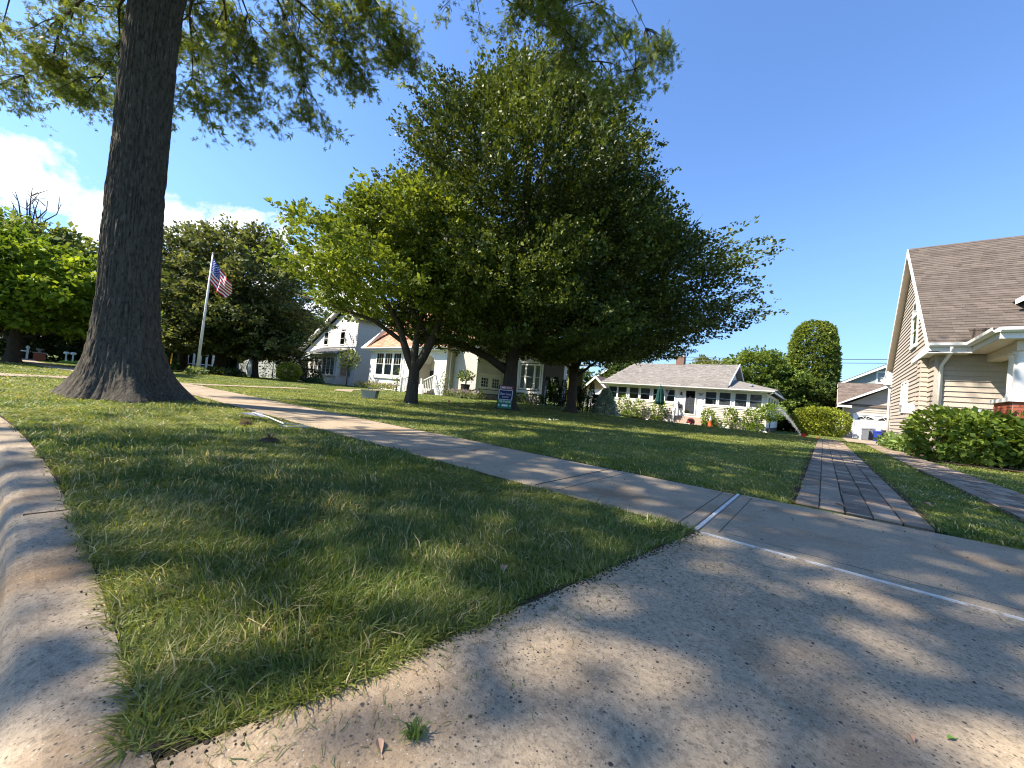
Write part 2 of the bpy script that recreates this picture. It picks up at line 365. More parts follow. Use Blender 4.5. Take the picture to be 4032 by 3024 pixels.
# one lawn sheet to the horizon behind the kerb
la = np.unique(np.concatenate([np.array([-700, -400, -250, -170, -120, -95]), np.arange(-80, -30, 2.0), np.arange(-30, 8, 0.5), np.arange(8, 40, 3.0), np.array([60, 100, 180, 400, 700])]))
lt = np.unique(np.concatenate([np.arange(0, 4, 0.25), np.arange(4, 40, 0.75), np.arange(40, 80, 3.0), np.array([100, 150, 300, 700])]))
A_, T_ = np.meshgrid(la, lt, indexing='ij')
P_ = np.where(T_ < 30, kerb_p(A_) * (1 - T_ / 30) + T_, T_)
Z_ = T(A_, P_) - 0.020 + 0.007 * noise3(A_ * 0.8, P_ * 0.8, A_ * 0, 3) * (T_ > 0.5)
vv = np.stack([A_.ravel(), P_.ravel(), Z_.ravel()], 1); na, npp = len(la), len(lt)
idx = np.arange(na * npp).reshape(na, npp)
q = np.stack([idx[:-1, :-1], idx[1:, :-1], idx[1:, 1:], idx[:-1, 1:]], -1).reshape(-1, 4)
lawn = npmesh('lawn', vv, q.ravel(), 4, MT['lawn'], smooth=True); tag(lawn, 'green lawn ground running from the kerb to behind the houses', kind='structure')
# road in front of the kerb and the ground across it
road = MB(); ra = list(np.arange(-120, 60, 3.0))
for a0_, a1_ in zip(ra[:-1], ra[1:]):
    k0, k1 = float(kerb_p(a0_)) - 0.16, float(kerb_p(a1_)) - 0.16
    road.poly([(a0_, -9.5, -0.16), (a1_, -9.5, -0.16), (a1_, k1, -0.145), (a0_, k0, -0.145)])
ro = road.build('road', MT['asphalt']); tag(ro, 'grey asphalt street below the kerb', kind='structure')
far = MB().poly([(-700, -700, -0.19), (700, -700, -0.19), (700, 0.0, -0.19), (-700, 0.0, -0.19)]).build('ground', MT['lawn']); tag(far, 'grass ground across the street', kind='structure')

# kerb: long stones with a rounded nose
kerb = MB(); ks = list(np.arange(-24, 6.1, 0.25))
prof = [(0.0, 0.0), (-0.11, 0.0), (-0.14, -0.008), (-0.158, -0.026), (-0.168, -0.06), (-0.175, -0.16)]
rows = []
for a0_ in ks:
    kp = float(kerb_p(a0_)); drop = 0.0
    rows.append([(a0_, kp + d, z - drop) for d, z in prof])
for r1, r2 in zip(rows[:-1], rows[1:]):
    for i in range(len(prof) - 1):
        kerb.poly([r1[i], r1[i + 1], r2[i + 1], r2[i]])
kb = kerb.build('kerb', MT['kerb']); tag(kb, 'pale concrete kerb with a rounded front edge', kind='structure')
for jx in (-2.35, -5.4, -8.4):
    kp = float(kerb_p(jx))
    g = MB().box(jx - 0.006, jx + 0.006, kp - 0.12, kp + 0.0, -0.02, 0.0015).build('kerb_joint', MT['soil'], kb)

# pavement: slabs with recessed joints, parts of one pavement
pav = MB()
pa = list(np.arange(-62, 5, 1.0))
for a0_, a1_ in zip(pa[:-1], pa[1:]):
    c0, c1 = float(walk_p(a0_)), float(walk_p(a1_))
    pav.poly([(a0_, c0 - 0.62, Tf(a0_, c0) - 0.009), (a1_, c1 - 0.62, Tf(a1_, c1) - 0.009), (a1_, c1 + 0.62, Tf(a1_, c1) - 0.009), (a0_, c0 + 0.62, Tf(a0_, c0) - 0.009)])
pavement = pav.build('pavement', MT['joint_sand']); tag(pavement, 'concrete pavement crossing in front of the lawns', kind='structure')
def slab(name, pts, z, m, parent, thick=0.05, bev=0.008):
    """pts counter clockwise; a slab with a narrow tooled edge"""
    c = Vector((sum(p[0] for p in pts) / len(pts), sum(p[1] for p in pts) / len(pts), 0))
    b = MB(); n = len(pts)
    inn = []
    for p in pts:
        d = Vector((p[0], p[1], 0)) - c; d.normalize(); inn.append((p[0] - d.x * bev * 1.4, p[1] - d.y * bev * 1.4))
    zz = (lambda p: z) if not callable(z) else z
    top = [(p[0], p[1], zz(p)) for p in inn]; mid = [(p[0], p[1], zz(p) - bev * 0.7) for p in pts]; bot = [(p[0], p[1], zz(p) - thick) for p in pts]
    b.poly(top)
    for i in range(n):
        k = (i + 1) % n
        b.poly([mid[i], mid[k], top[k], top[i]]); b.poly([bot[i], bot[k], mid[k], mid[i]])
    return b.build(name, m, parent)
edges = [-62.0]
while edges[-1] < -24: edges.append(edges[-1] + 2.35)
while edges[-1] < -3.2 - 1.5: edges.append(edges[-1] + 1.62)
edges = [e for e in edges if e < -3.9] + [-3.11, -1.495, -0.515]
for i, (e0, e1) in enumerate(zip(edges[:-1], edges[1:])):
    g = 0.007; c0, c1 = float(walk_p(e0)), float(walk_p(e1)); tilt = 0.004 * math.sin(i * 2.3)
    h = 0.655
    slab('slab', [(e0 + g, c0 - h), (e1 - g, c1 - h), (e1 - g, c1 + h), (e0 + g, c0 + h)], lambda p, t=tilt: Tf(p[0], p[1]) + 0.002 + t, MT['walkc'], pavement)
# the stretch of pavement that crosses the drive, and the drive apron down to the kerb
slab('slab', [(-0.485, 2.262), (4.9, 2.262), (4.9, 3.775), (-0.485, 3.61)], 0.002, MT['walkc'], pavement)
MB().box(-0.509, -0.490, 2.27, 3.60, -0.03, 0.005).build('expansion_joint', MT['joint_white'], pavement)
ej = MB()
xs = np.arange(-0.47, 4.9, 0.11)
for x_a, x_b in zip(xs[:-1], xs[1:]):
    j1 = 0.0015 * math.sin(x_a * 31)
    if 1.02 < x_a < 1.07: continue
    ej.box(x_a, x_b + 0.001 * (x_b < 4.8), 2.238 + j1, 2.249 + j1 * 0.6, -0.03, 0.0045)
e_ = ej.build('expansion_joint', MT['joint_white'], pavement)
apron = MB().poly([(-0.80, 0.17, -0.006), (5.4, 0.17, -0.006), (5.0, 2.25, -0.006), (-0.50, 2.25, -0.006)]).build('driveway_apron', MT['joint_sand'])
tag(apron, 'concrete drive apron between the kerb and the pavement', kind='structure')
slab('slab', [(-0.788, 0.1665), (5.3, 0.1665), (4.95, 2.228), (-0.495, 2.228)], 0.0015, MT['concrete'], apron)

tl = MB()
for x_ in (-0.60, -0.40, -1.585, -1.405): tl.box(x_ - .002, x_ + .002, 2.32, 3.55, -.01, .0034)
tl.box(-.4, 4.8, 2.352, 2.356, -.01, .0026)
tl.build('tooled_line', MT['joint_sand'], pavement)
# brick drive strips laid in stack bond: pavers are parts
def paver_mesh(lx, ly, seed):
    r = random.Random(seed); b = MB(); e = 0.006
    pts = [(-lx / 2, -ly / 2), (lx / 2, -ly / 2), (lx / 2, ly / 2), (-lx / 2, ly / 2)]
    z = [r.uniform(-0.002, 0.003) for _ in range(4)]
    top = [(x * (1 - e / abs(x)), y * (1 - e / abs(y)), zz) for (x, y), zz in zip(pts, z)]
    mid = [(x, y, -0.006) for x, y in pts]; bot = [(x, y, -0.05) for x, y in pts]
    b.poly(top)
    for i in range(4):
        k = (i + 1) % 4
        b.poly([mid[i], mid[k], top[k], top[i]]); b.poly([bot[i], bot[k], mid[k], mid[i]])
    me = bpy.data.meshes.new('paver'); me.from_pydata(b.v, [], b.f); me.materials.append(MT['paver']); return me
PW, PL = 0.150, 0.232
pmeshes = [paver_mesh(PW - 0.008, PL - 0.006, i) for i in range(8)]
def brick_strip(label, x0, cols, p0, p1, nparts):
    pts = []
    b = MB()
    for k in range(int((p1 - p0) / 1.0) + 1):
        y0_, y1_ = p0 + k, min(p0 + k + 1.0, p1)
        b.poly([(x0, y0_, Tf(x0, y0_) - 0.0085), (x0 + cols * PW, y0_, Tf(x0, y0_) - 0.0085), (x0 + cols * PW, y1_, Tf(x0, y1_) - 0.0085), (x0, y1_, Tf(x0, y1_) - 0.0085)])
    base = b.build('brick_drive_strip', MT['joint_sand']); tag(base, label, kind='structure')
    rest = MB(); cnt = 0; r = random.Random(int(p0 * 10 + x0 * 7))
    nr = int((p1 - p0) / PL)
    for j in range(nr):
        for i in range(cols):
            x = x0 + (i + 0.5) * PW + r.uniform(-0.002, 0.002); y = p0 + 0.005 + (j + 0.5) * PL + r.uniform(-0.004, 0.004); z = Tf(x, y) + 0.003 + r.uniform(-0.002, 0.0025)
            if cnt < nparts:
                o = bpy.data.objects.new('paver', pmeshes[r.randrange(8)]); link(o, base); o.location = (x, y, z); o.rotation_euler = (0, 0, r.uniform(-0.012, 0.012))
            else:
                rest.box(x - PW / 2 + 0.006, x + PW / 2 - 0.006, y - PL / 2 + 0.005, y + PL / 2 - 0.005, z - 0.04, z)
            cnt += 1
    if rest.v: rest.build('far_pavers', MT['paver'], base)['kind'] = 'stuff'
brick_strip('straight brick drive strip running back from the pavement beside the big lawn', -0.145, 5, 3.765, 21.4, 300)
brick_strip('second brick drive strip nearer the beige house', 1.30, 4, 3.80, 24.5, 280)
pad = MB()
for k in range(12):
    y0_, y1_ = 24.5 + k * 1.9, 24.5 + k * 1.9 + 1.9; xl0, xl1 = 1.25 - 0.0 * k, 1.25
    pad.poly([(1.25, y0_, Tf(1.25, y0_) + 0.004), (4.6, y0_, Tf(4.6, y0_) + 0.004), (4.6, y1_, Tf(4.6, y1_) + 0.004), (1.25, y1_, Tf(1.25, y1_) + 0.004)])
tag(pad.build('garage_drive', MT['walkc']), 'concrete pad in front of the white garage door', kind='structure')
# neighbour's walks seen far left past the oak
wk = MB()
for (x0_, y0_, x1_, y1_, w_) in ((-15.2, -1.6, -17.1, 0.6, 0.62), (-17.1, 0.6, -18.2, 2.3, 0.7), (-17.9, 3.5, -19.6, 6.0, 0.5), (-19.6, 6.0, -22.5, 9.5, 0.5), (-25.5, 16.3, -25.5, 13.4, 0.6), (-25.5, 13.4, -22.2, 11.5, 0.5), (-14.0, -3.2, -15.2, -1.6, 0.62)):
    d = Vector((x1_ - x0_, y1_ - y0_, 0)).normalized(); n_ = Vector((-d.y, d.x, 0)) * w_
    f = lambda x, y: (x, y, Tf(x, y) + 0.006)
    wk.poly([f(x0_ - n_.x, y0_ - n_.y), f(x1_ - n_.x, y1_ - n_.y), f(x1_ + n_.x, y1_ + n_.y), f(x0_ + n_.x, y0_ + n_.y)])
tag(wk.build('path', MT['walkc']), 'pale garden paths of the houses further along', kind='structure')
# planting beds
def bed(name, label, pts, m, dz=0.006):
    b = MB().poly([(x, y, Tf(x, y) + dz) for x, y in pts]); return tag(b.build(name, m), label, kind='structure')
bed('mulch_bed', 'brown mulch bed under the hydrangea hedge', [(1.98, 13.2), (2.3, 12.9), (3.2, 13.0), (7, 13.2), (7, 15.2), (2.2, 16.2), (2.0, 26), (1.98, 20)], MT['mulch'])
bed('mulch_bed', 'narrow mulch bed along the low white bungalow', [(-16.2, 33.0), (-9.7, 33.0), (-9.7, 34.1), (-16.2, 34.1)], MT['mulch'])
bed('mulch_bed', 'mulch bed right of the bungalow steps', [(-7.4, 33.0), (-2.0, 33.0), (-2.0, 34.1), (-7.4, 34.1)], MT['mulch'])

# bare soil showing where the sod has been edged
sb = MB(); rs_ = random.Random(2)
def soil_run(pts, w_):
    for (x0_, y0_), (x1_, y1_) in zip(pts[:-1], pts[1:]):
        d = Vector((x1_ - x0_, y1_ - y0_, 0)).normalized(); n_ = Vector((-d.y, d.x, 0))
        a1, a2 = rs_.uniform(.4, 1) * w_, rs_.uniform(.4, 1) * w_
        sb.poly([(x0_ - n_.x * a1, y0_ - n_.y * a1, -.0035), (x1_ - n_.x * a2, y1_ - n_.y * a2, -.0035), (x1_ + n_.x * w_ * 1.6, y1_ + n_.y * w_ * 1.6, -.0035), (x0_ + n_.x * w_ * 1.6, y0_ + n_.y * w_ * 1.6, -.0035)])
soil_run([(-.79 + .3 * t, .172 + 2.06 * t) for t in np.linspace(0, 1, 90)], .010)
soil_run([(x, .168) for x in np.linspace(-.80, 5, 60)], .006)
soil_run([(x, 3.62) for x in np.linspace(-.5, -12, 60)], .02); soil_run([(x, 2.25) for x in np.linspace(-12, -.5, 60)], .02)
soil_run([(x, float(kerb_p(x)) + .004) for x in np.linspace(-.8, -12, 70)], .02)
soil_run([(-.15, y) for y in np.linspace(3.77, 12, 40)], .025); soil_run([(.615, y) for y in np.linspace(12, 3.77, 40)], .03); soil_run([(1.29, y) for y in np.linspace(3.8, 12, 40)], .025)
tag(sb.build('soil_edge', MT['soil']), 'dark bare soil along the cut edges of the sod', kind='structure')

# ------------------------------------------------------------------ grass blades
def in_grass(a, p):
    """True where sod grows near the camera"""
    verge = (p > kerb_p(a) + 0.0) & (p < walk_p(a) - 0.665)
    edge = -0.782 + 0.292 * np.clip((p - 0.17) / 2.06, 0, 1)
    verge &= (a < edge) | (a > 5.2)
    front = p > np.where(a > -0.5, 3.77 - 0.14 * (a < -0.1), walk_p(a) + 0.665)
    s1 = (a > -0.148) & (a < 0.61) & (p < 21.6); s2 = (a > 1.295) & (a < 1.91) & (p < 24.6)
    pd = (a > 1.2) & (p > 24.4)
    hb = (a > 1.95) & (p > 12.95 + 0.3 * (a < 2.4))
    bh = (p > 33.0) & (a > -17) & (a < -2)
    wh = (p > 20.2 - 2.6 * 0) & (a > -16.9) & (a < -13.2)
    wb = (p > 16.6) & (a < -13.4)
    return (verge | (front & ~s1 & ~s2 & ~pd & ~hb & ~bh & ~wb)) & ~((a > 1.9) & (p > 13))
def make_grass():
    n = 760000
    rg = np.random.default_rng(11)
    r = 0.72 * np.exp(rg.random(n) ** 0.92 * math.log(46 / 0.72))
    ang = math.radians(39.1) + (rg.random(n) - 0.5) * math.radians(132) + math.pi / 2
    a = r * np.cos(ang); p = r * np.sin(ang)
    # thin random wobble at the sod's edge
    wob = 0.035 * noise3(a * 6, p * 6, a * 0, 5)
    keep = in_grass(a + wob, p + wob) | (in_grass(a + wob * 2 + 0.03, p) & (rg.random(n) < 0.25) & (r < 8))
    bald = noise3(a * 2.1, p * 2.1, a * 0 + 4, 9)
    keep &= ~((bald > 0.62) & (rg.random(n) < 0.55))
    a = a[keep]; p = p[keep]; r = r[keep]; n = len(a)
    near = r < 4.5
    t1 = noise3(a * 1.5, p * 1.5, a * 0, 21); t2 = noise3(a * 5, p * 5, a * 0, 22); t3 = noise3(a * 0.35, p * 0.35, a * 0, 23)
    isv = p < 2.4
    h = (0.030 + 0.022 * rg.random(n) + 0.013 * t2) * np.where(isv, 1.0, 0.72)
    h = np.where(rg.random(n) < 0.05, h * 1.7, h) * (1 + np.clip(r - 10, 0, 30) * 0.006)
    wd = np.maximum(0.0036, 0.0020 * r) * (0.7 + 0.6 * rg.random(n)); wd = np.minimum(wd, 0.055)
    la_ = 2 * math.pi * noise3(a * 0.9, p * 0.9, a * 0, 31) + rg.normal(0, 1.5, n)     # lie of the blades in drifts
    lean = np.clip(1.15 + 0.6 * t1 + rg.normal(0, 0.5, n), 0.15, 2.6) * np.where(isv, 1.1, 0.75)
    dx, dy = np.cos(la_) * lean, np.sin(la_) * lean
    nrm = np.sqrt(1 + dx * dx + dy * dy)
    bx, by, bz = a, p, T(a, p) - 0.012
    mx, my, mz = bx + dx / nrm * h * 0.45, by + dy / nrm * h * 0.45, bz + h * 0.62 / nrm * (1 + 0.0 * h)
    curl = 1.0 + 0.5 * rg.random(n)
    tx, ty, tz = bx + dx / nrm * h * 1.25 * curl, by + dy / nrm * h * 1.25 * curl, bz + h * (1.05 - 0.28 * lean * curl * 0.5) / nrm
    tz = np.maximum(tz, bz + 0.014)
    wa = rg.random(n) * math.pi
    wx, wy = np.cos(wa) * wd / 2, np.sin(wa) * wd / 2
    green = np.stack([0.088 + 0 * a, 0.140 + 0 * a, 0.028 + 0 * a], 1)
    yel = np.array([0.225, 0.245, 0.050]); blue = np.array([0.070, 0.115, 0.045]); straw = np.array([0.40, 0.35, 0.19])
    k = np.clip(0.42 + 0.6 * t1 + 0.35 * t3 + rg.normal(0, 0.2, n), 0, 1)[:, None]
    col = green * (1 - k) + yel * k
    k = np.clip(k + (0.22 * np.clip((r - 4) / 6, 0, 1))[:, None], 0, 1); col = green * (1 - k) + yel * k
    kb_ = np.clip(0.6 * noise3(a * 1.1, p * 1.1, a * 0, 41) + 0.1, 0, 1)[:, None]; col = col * (1 - kb_) + blue * kb_
    ks_ = ((rg.random(n) < 0.10 + 0.20 * np.clip(t2 + 0.1 * t3, 0, 1)))[:, None]; col = np.where(ks_, straw * (0.7 + 0.6 * rg.random(n))[:, None], col)
    col = col * (0.75 + 0.5 * rg.random(n))[:, None]
    i = np.where(near)[0]
    def stack(i, *c): return np.stack(c, 1)[i]
    v = np.stack([stack(i, bx - wx, by - wy, bz), stack(i, bx + wx, by + wy, bz), stack(i, mx + wx * .85, my + wy * .85, mz), stack(i, mx - wx * .85, my - wy * .85, mz), stack(i, tx, ty, tz)], 1)
    m_ = len(i); base = np.arange(m_)[:, None] * 5
    quads = (base + np.array([0, 1, 2, 3])).ravel()
    tris = (base + np.array([3, 2, 4, 3, 2, 4])[:3]).ravel()
    # quads and triangles in one mesh
    vv = v.reshape(-1, 3); cc = np.repeat(col[i], 5, axis=0)
    me_loops = np.concatenate([(base + np.array([0, 1, 2])), (base + np.array([0, 2, 3])), (base + np.array([3, 2, 4]))], 1).ravel()
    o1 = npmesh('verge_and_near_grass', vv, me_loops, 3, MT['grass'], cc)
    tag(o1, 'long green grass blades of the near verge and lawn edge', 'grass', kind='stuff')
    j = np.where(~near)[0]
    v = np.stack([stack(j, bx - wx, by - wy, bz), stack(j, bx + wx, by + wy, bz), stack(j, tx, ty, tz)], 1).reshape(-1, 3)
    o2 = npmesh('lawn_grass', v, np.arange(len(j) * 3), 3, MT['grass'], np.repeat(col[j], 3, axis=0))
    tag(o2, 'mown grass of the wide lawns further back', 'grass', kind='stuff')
make_grass()
# clippings and litter on the concrete
def clippings():
    rg = np.random.default_rng(5); V = []; Lp = []; C = []; k = 0
    n = 2200
    for _ in range(n):
        u = rg.random()
        if u < 0.28:
            p = rg.uniform(0.18, 2.2); a = -0.78 + 0.29 * (p - 0.17) / 2.03 + abs(rg.normal(0, 0.10)) + 0.01
        elif u < 0.7:
            a = rg.uniform(-0.4, 2.2); p = 1.55 + 0.35 * math.sin(a * 2) + rg.normal(0, 0.25) - 0.25 * a + 0.3
            if p < 0.2: continue
        elif u < 0.8:
            a = rg.uniform(-9, -0.8); p = float(kerb_p(a)) - abs(rg.normal(0, 0.04))
        else:
            a = rg.uniform(-6, 2.5); p = rg.uniform(2.3, 3.6)
        if 2.2 < p < 2.27: continue
        Ln = rg.uniform(0.008, 0.036); w_ = 0.0008 + 0.0009 * rg.random() + 0.0004 * math.hypot(a, p); an = rg.random() * 6.28 if rg.random() < 0.5 else 2.3 + rg.normal(0, 0.5)
        d = np.array([math.cos(an), math.sin(an), 0]); q_ = np.array([-d[1], d[0], 0]) * w_; c = np.array([a, p, 0.0035]); bend = q_ * rg.uniform(-5, 5); lift = rg.uniform(0, 0.006)
        V += [c - d * Ln / 2 - q_ / 2, c - d * Ln / 2 + q_ / 2, c + bend + q_ / 2 + [0, 0, lift], c + bend - q_ / 2 + [0, 0, lift], c + d * Ln / 2]
        b = k * 5; Lp += [b, b + 1, b + 2, b, b + 2, b + 3, b + 3, b + 2, b + 4]
        cc = np.array([0.10, 0.16, 0.045]) if rg.random() < 0.55 else np.array([0.22, 0.18, 0.10]); C += [cc * rg.uniform(0.6, 1.2)] * 5; k += 1
    o = npmesh('grass_clippings', np.array(V), np.array(Lp), 3, MT['grass'], np.array(C)); tag(o, 'loose grass clippings scattered over the concrete', 'clippings', kind='stuff')
clippings()
def debris():
    rg = np.random.default_rng(15); b = MB()
    for _ in range(1500):
        u = rg.random()
        if u < 0.12: a, p = rg.uniform(-0.6, 2.5), rg.uniform(0.3, 2.2)
        elif u < 0.52:
            p = rg.uniform(0.18, 2.2); a = -0.785 + 0.3 * (p - 0.17) / 2.06 + abs(rg.normal(0, 0.02))
        elif u < 0.60:
            a = rg.uniform(-7, -0.8); p = float(kerb_p(a)) - abs(rg.normal(0, 0.02))
        elif u < 0.75: a, p = rg.uniform(-9, 2), rg.uniform(2.3, 3.6)
        else:
            a = rg.choice([-0.16, 0.62, 1.28]) + rg.normal(0, 0.03); p = rg.uniform(3.8, 9)
        
        s_ = rg.uniform(0.0010, 0.0032) * (1 + 0.25 * p); n = 5; an0 = rg.random() * 6
        ring = [(a + math.cos(an0 + 1.256 * i) * s_ * rg.uniform(0.6, 1.6), p + math.sin(an0 + 1.256 * i) * s_ * rg.uniform(0.6, 1.3), 0.002) for i in range(n)]
        top = (a, p, 0.003 + s_ * 0.9)
        for i in range(n): b.poly([ring[i], ring[(i + 1) % n], top])
    tag(b.build('soil_crumbs', MT['soil']), 'small dark crumbs of soil and bark on the concrete', 'crumbs', kind='stuff')
debris()
def clods():
    r = random.Random(31); b = MB()
    for k in range(70):
        if k < 34: x, y, s_ = r.uniform(-.82, -.765), r.uniform(.16, .23), r.uniform(.003, .008)
        else:
            y = r.uniform(.2, 2.2); x = -.785 + .3 * (y - .17) / 2.06 + r.uniform(-.02, .02); s_ = r.uniform(.002, .006)
        b.lathe((x, y, -.006), [(s_, 0), (s_ * r.uniform(.9, 1.2), s_ * .6), (s_ * .6, s_ * 1.2), (s_ * .1, s_ * 1.3)], 6, sy=r.uniform(.6, 1.2))
    tag(b.build('soil_clods', MT['soil']), 'small clods of brown soil at the corner of the sod', 'soil', kind='stuff')
clods()
def dry_leaf(a, p, s_, rot, z, label, m='dry', nm='fallen_leaf'):
    b = MB(); pts = [(0, -1), (.28, -.45), (.45, .05), (.3, .55), (0, 1.0), (-.3, .55), (-.45, .05), (-.28, -.45)]
    cr, sr = math.cos(rot), math.sin(rot)
    def f(x, y): return (a + (x * cr - y * sr) * s_, p + (x * sr + y * cr) * s_, z + abs(x) * s_ * 0.9 + 0.12 * s_ * (y + 1) * 0.5)
    spine = [f(0, y) for y in (-1, -.45, .05, .55, 1)]
    R_ = [f(.28, -.45), f(.45, .05), f(.3, .55)]; L_ = [f(-.28, -.45), f(-.45, .05), f(-.3, .55)]
    for side in (R_, L_):
        b.poly([spine[0], side[0], spine[1]]); b.poly([spine[1], side[0], side[1], spine[2]]); b.poly([spine[2], side[1], side[2], spine[3]]); b.poly([spine[3], side[2], spine[4]])
    b.tube([spine[0], f(0.05, -1.5)], 0.0012, 4)
    return tag(b.build(nm, MT[m]), label, 'leaf')
dry_leaf(-0.80, 1.03, 0.024, 0.6, 0.045, 'curled pinkish dry leaf lying on top of the grass near the drive edge')
dry_leaf(-0.56, 0.42, 0.016, 1.2, 0.003, 'brown dry leaf on the concrete beside a tuft of grass')
dry_leaf(0.17, 1.17, 0.012, 0.2, 0.004, 'small dark brown leaf on the sunny patch of the apron')
dry_leaf(0.13, 3.95, 0.04, 1.0, 0.01, 'pale curled leaf on the first brick strip near the pavement')
dry_leaf(0.70, 4.75, 0.05, 0.4, 0.03, 'pale dry leaf at the grass edge right of the brick strip')
dry_leaf(-2.9, 3.02, 0.04, 0.1, 0.006, 'dark brown leaf on the pavement slab beyond the far joint')
MTgreen = mat('fresh_leaf', (0.16, 0.30, 0.03), 0.5); MT['fresh'] = MTgreen
dry_leaf(0.235, 1.235, 0.011, 2.4, 0.003, 'small bright green leaf on the concrete at the bottom right', 'fresh')
# a lone tuft of grass growing on the apron and two scuffed holes in the verge
def tuft(a, p, n, hgt, spread, label, col=(0.08, 0.14, 0.035)):
    rg = np.random.default_rng(int(abs(a * 1000))); V = []; Lp = []; C = []
    for k in range(n):
        an = rg.random() * 6.28; l_ = hgt * rg.uniform(0.5, 1.2); d = np.array([math.cos(an), math.sin(an), 0]) * spread * rg.uniform(0.3, 1); q_ = np.array([-math.sin(an), math.cos(an), 0]) * 0.0013
        c = np.array([a + rg.normal(0, .004), p + rg.normal(0, .004), 0.0]); mid = c + d * 0.5 + [0, 0, l_ * .8]; tip = c + d * 1.1 + [0, 0, l_ * rg.uniform(.2, .9)]
        V += [c - q_, c + q_, mid + q_, mid - q_, tip]; b = k * 5; Lp += [b, b + 1, b + 2, b, b + 2, b + 3, b + 3, b + 2, b + 4]; C += [np.array(col) * rg.uniform(.6, 1.3)] * 5
    o = npmesh('grass_tuft', np.array(V), np.array(Lp), 3, MT['grass'], np.array(C)); tag(o, label, 'grass tuft')
tuft(-0.535, 0.475, 60, 0.028, 0.034, 'lone weedy tuft of grass growing on the concrete apron')

# ------------------------------------------------------------------ trees and plants
def leafcloud(name, pts, dirs, ll, lw, m, cols, seed, parent=None, up=0.5, lobed=False, droop=0.0, jit=0.35):
    """pts (n,3) leaf bases, dirs (n,3) growth direction; a rhombus (or a lobed leaf) for each"""
    rg = np.random.default_rng(seed); n = len(pts)
    u = dirs + rg.normal(0, 0.75, (n, 3)); u[:, 2] -= droop; u /= np.linalg.norm(u, axis=1)[:, None]
    nn = rg.normal(0, 0.7, (n, 3)); nn[:, 2] += up; w_ = np.cross(nn, u); w_ /= (np.linalg.norm(w_, axis=1)[:, None] + 1e-9)
    s = (1 + jit * rg.normal(0, 1, n)).clip(0.45, 1.8)[:, None]
    nrm = np.cross(u, w_)
    if not lobed:
        bend = nrm * (rg.normal(0, 0.12, n))[:, None] * ll
        v = np.stack([pts, pts + u * ll * s * 0.5 + w_ * lw * s * 0.5 + bend, pts + u * ll * s, pts + u * ll * s * 0.5 - w_ * lw * s * 0.5 + bend], 1)
        return npmesh(name, v.reshape(-1, 3), np.arange(n * 4), 4, m, np.repeat(cols, 4, axis=0), parent)
    V = []
    for (ang, ls, wsx, off) in ((0, 1.0, .20, 0.0), (0.85, .62, .17, .30), (-0.85, .62, .17, .30), (1.15, .42, .15, .08), (-1.15, .42, .15, .08)):
        d = u * math.cos(ang) + w_ * math.sin(ang); e = w_ * math.cos(ang) - u * math.sin(ang); b0 = pts + u * ll * s * off
        V.append(np.stack([b0, b0 + d * ll * s * ls * .5 + e * ll * s * wsx * .5, b0 + d * ll * s * ls, b0 + d * ll * s * ls * .5 - e * ll * s * wsx * .5], 1))
    v = np.stack(V, 1).reshape(-1, 3)
    return npmesh(name, v, np.arange(n * 20), 4, m, np.repeat(cols, 20, axis=0), parent)
def leafcols(n, rg, base, alt, spread=0.25, k=None):
    k = np.clip(rg.normal(0.4, 0.3, n) if k is None else k + rg.normal(0, 0.2, n), 0, 1)[:, None]
    return (np.array(base) * (1 - k) + np.array(alt) * k) * (1 + spread * rg.normal(0, 1, n)).clip(0.5, 1.6)[:, None]
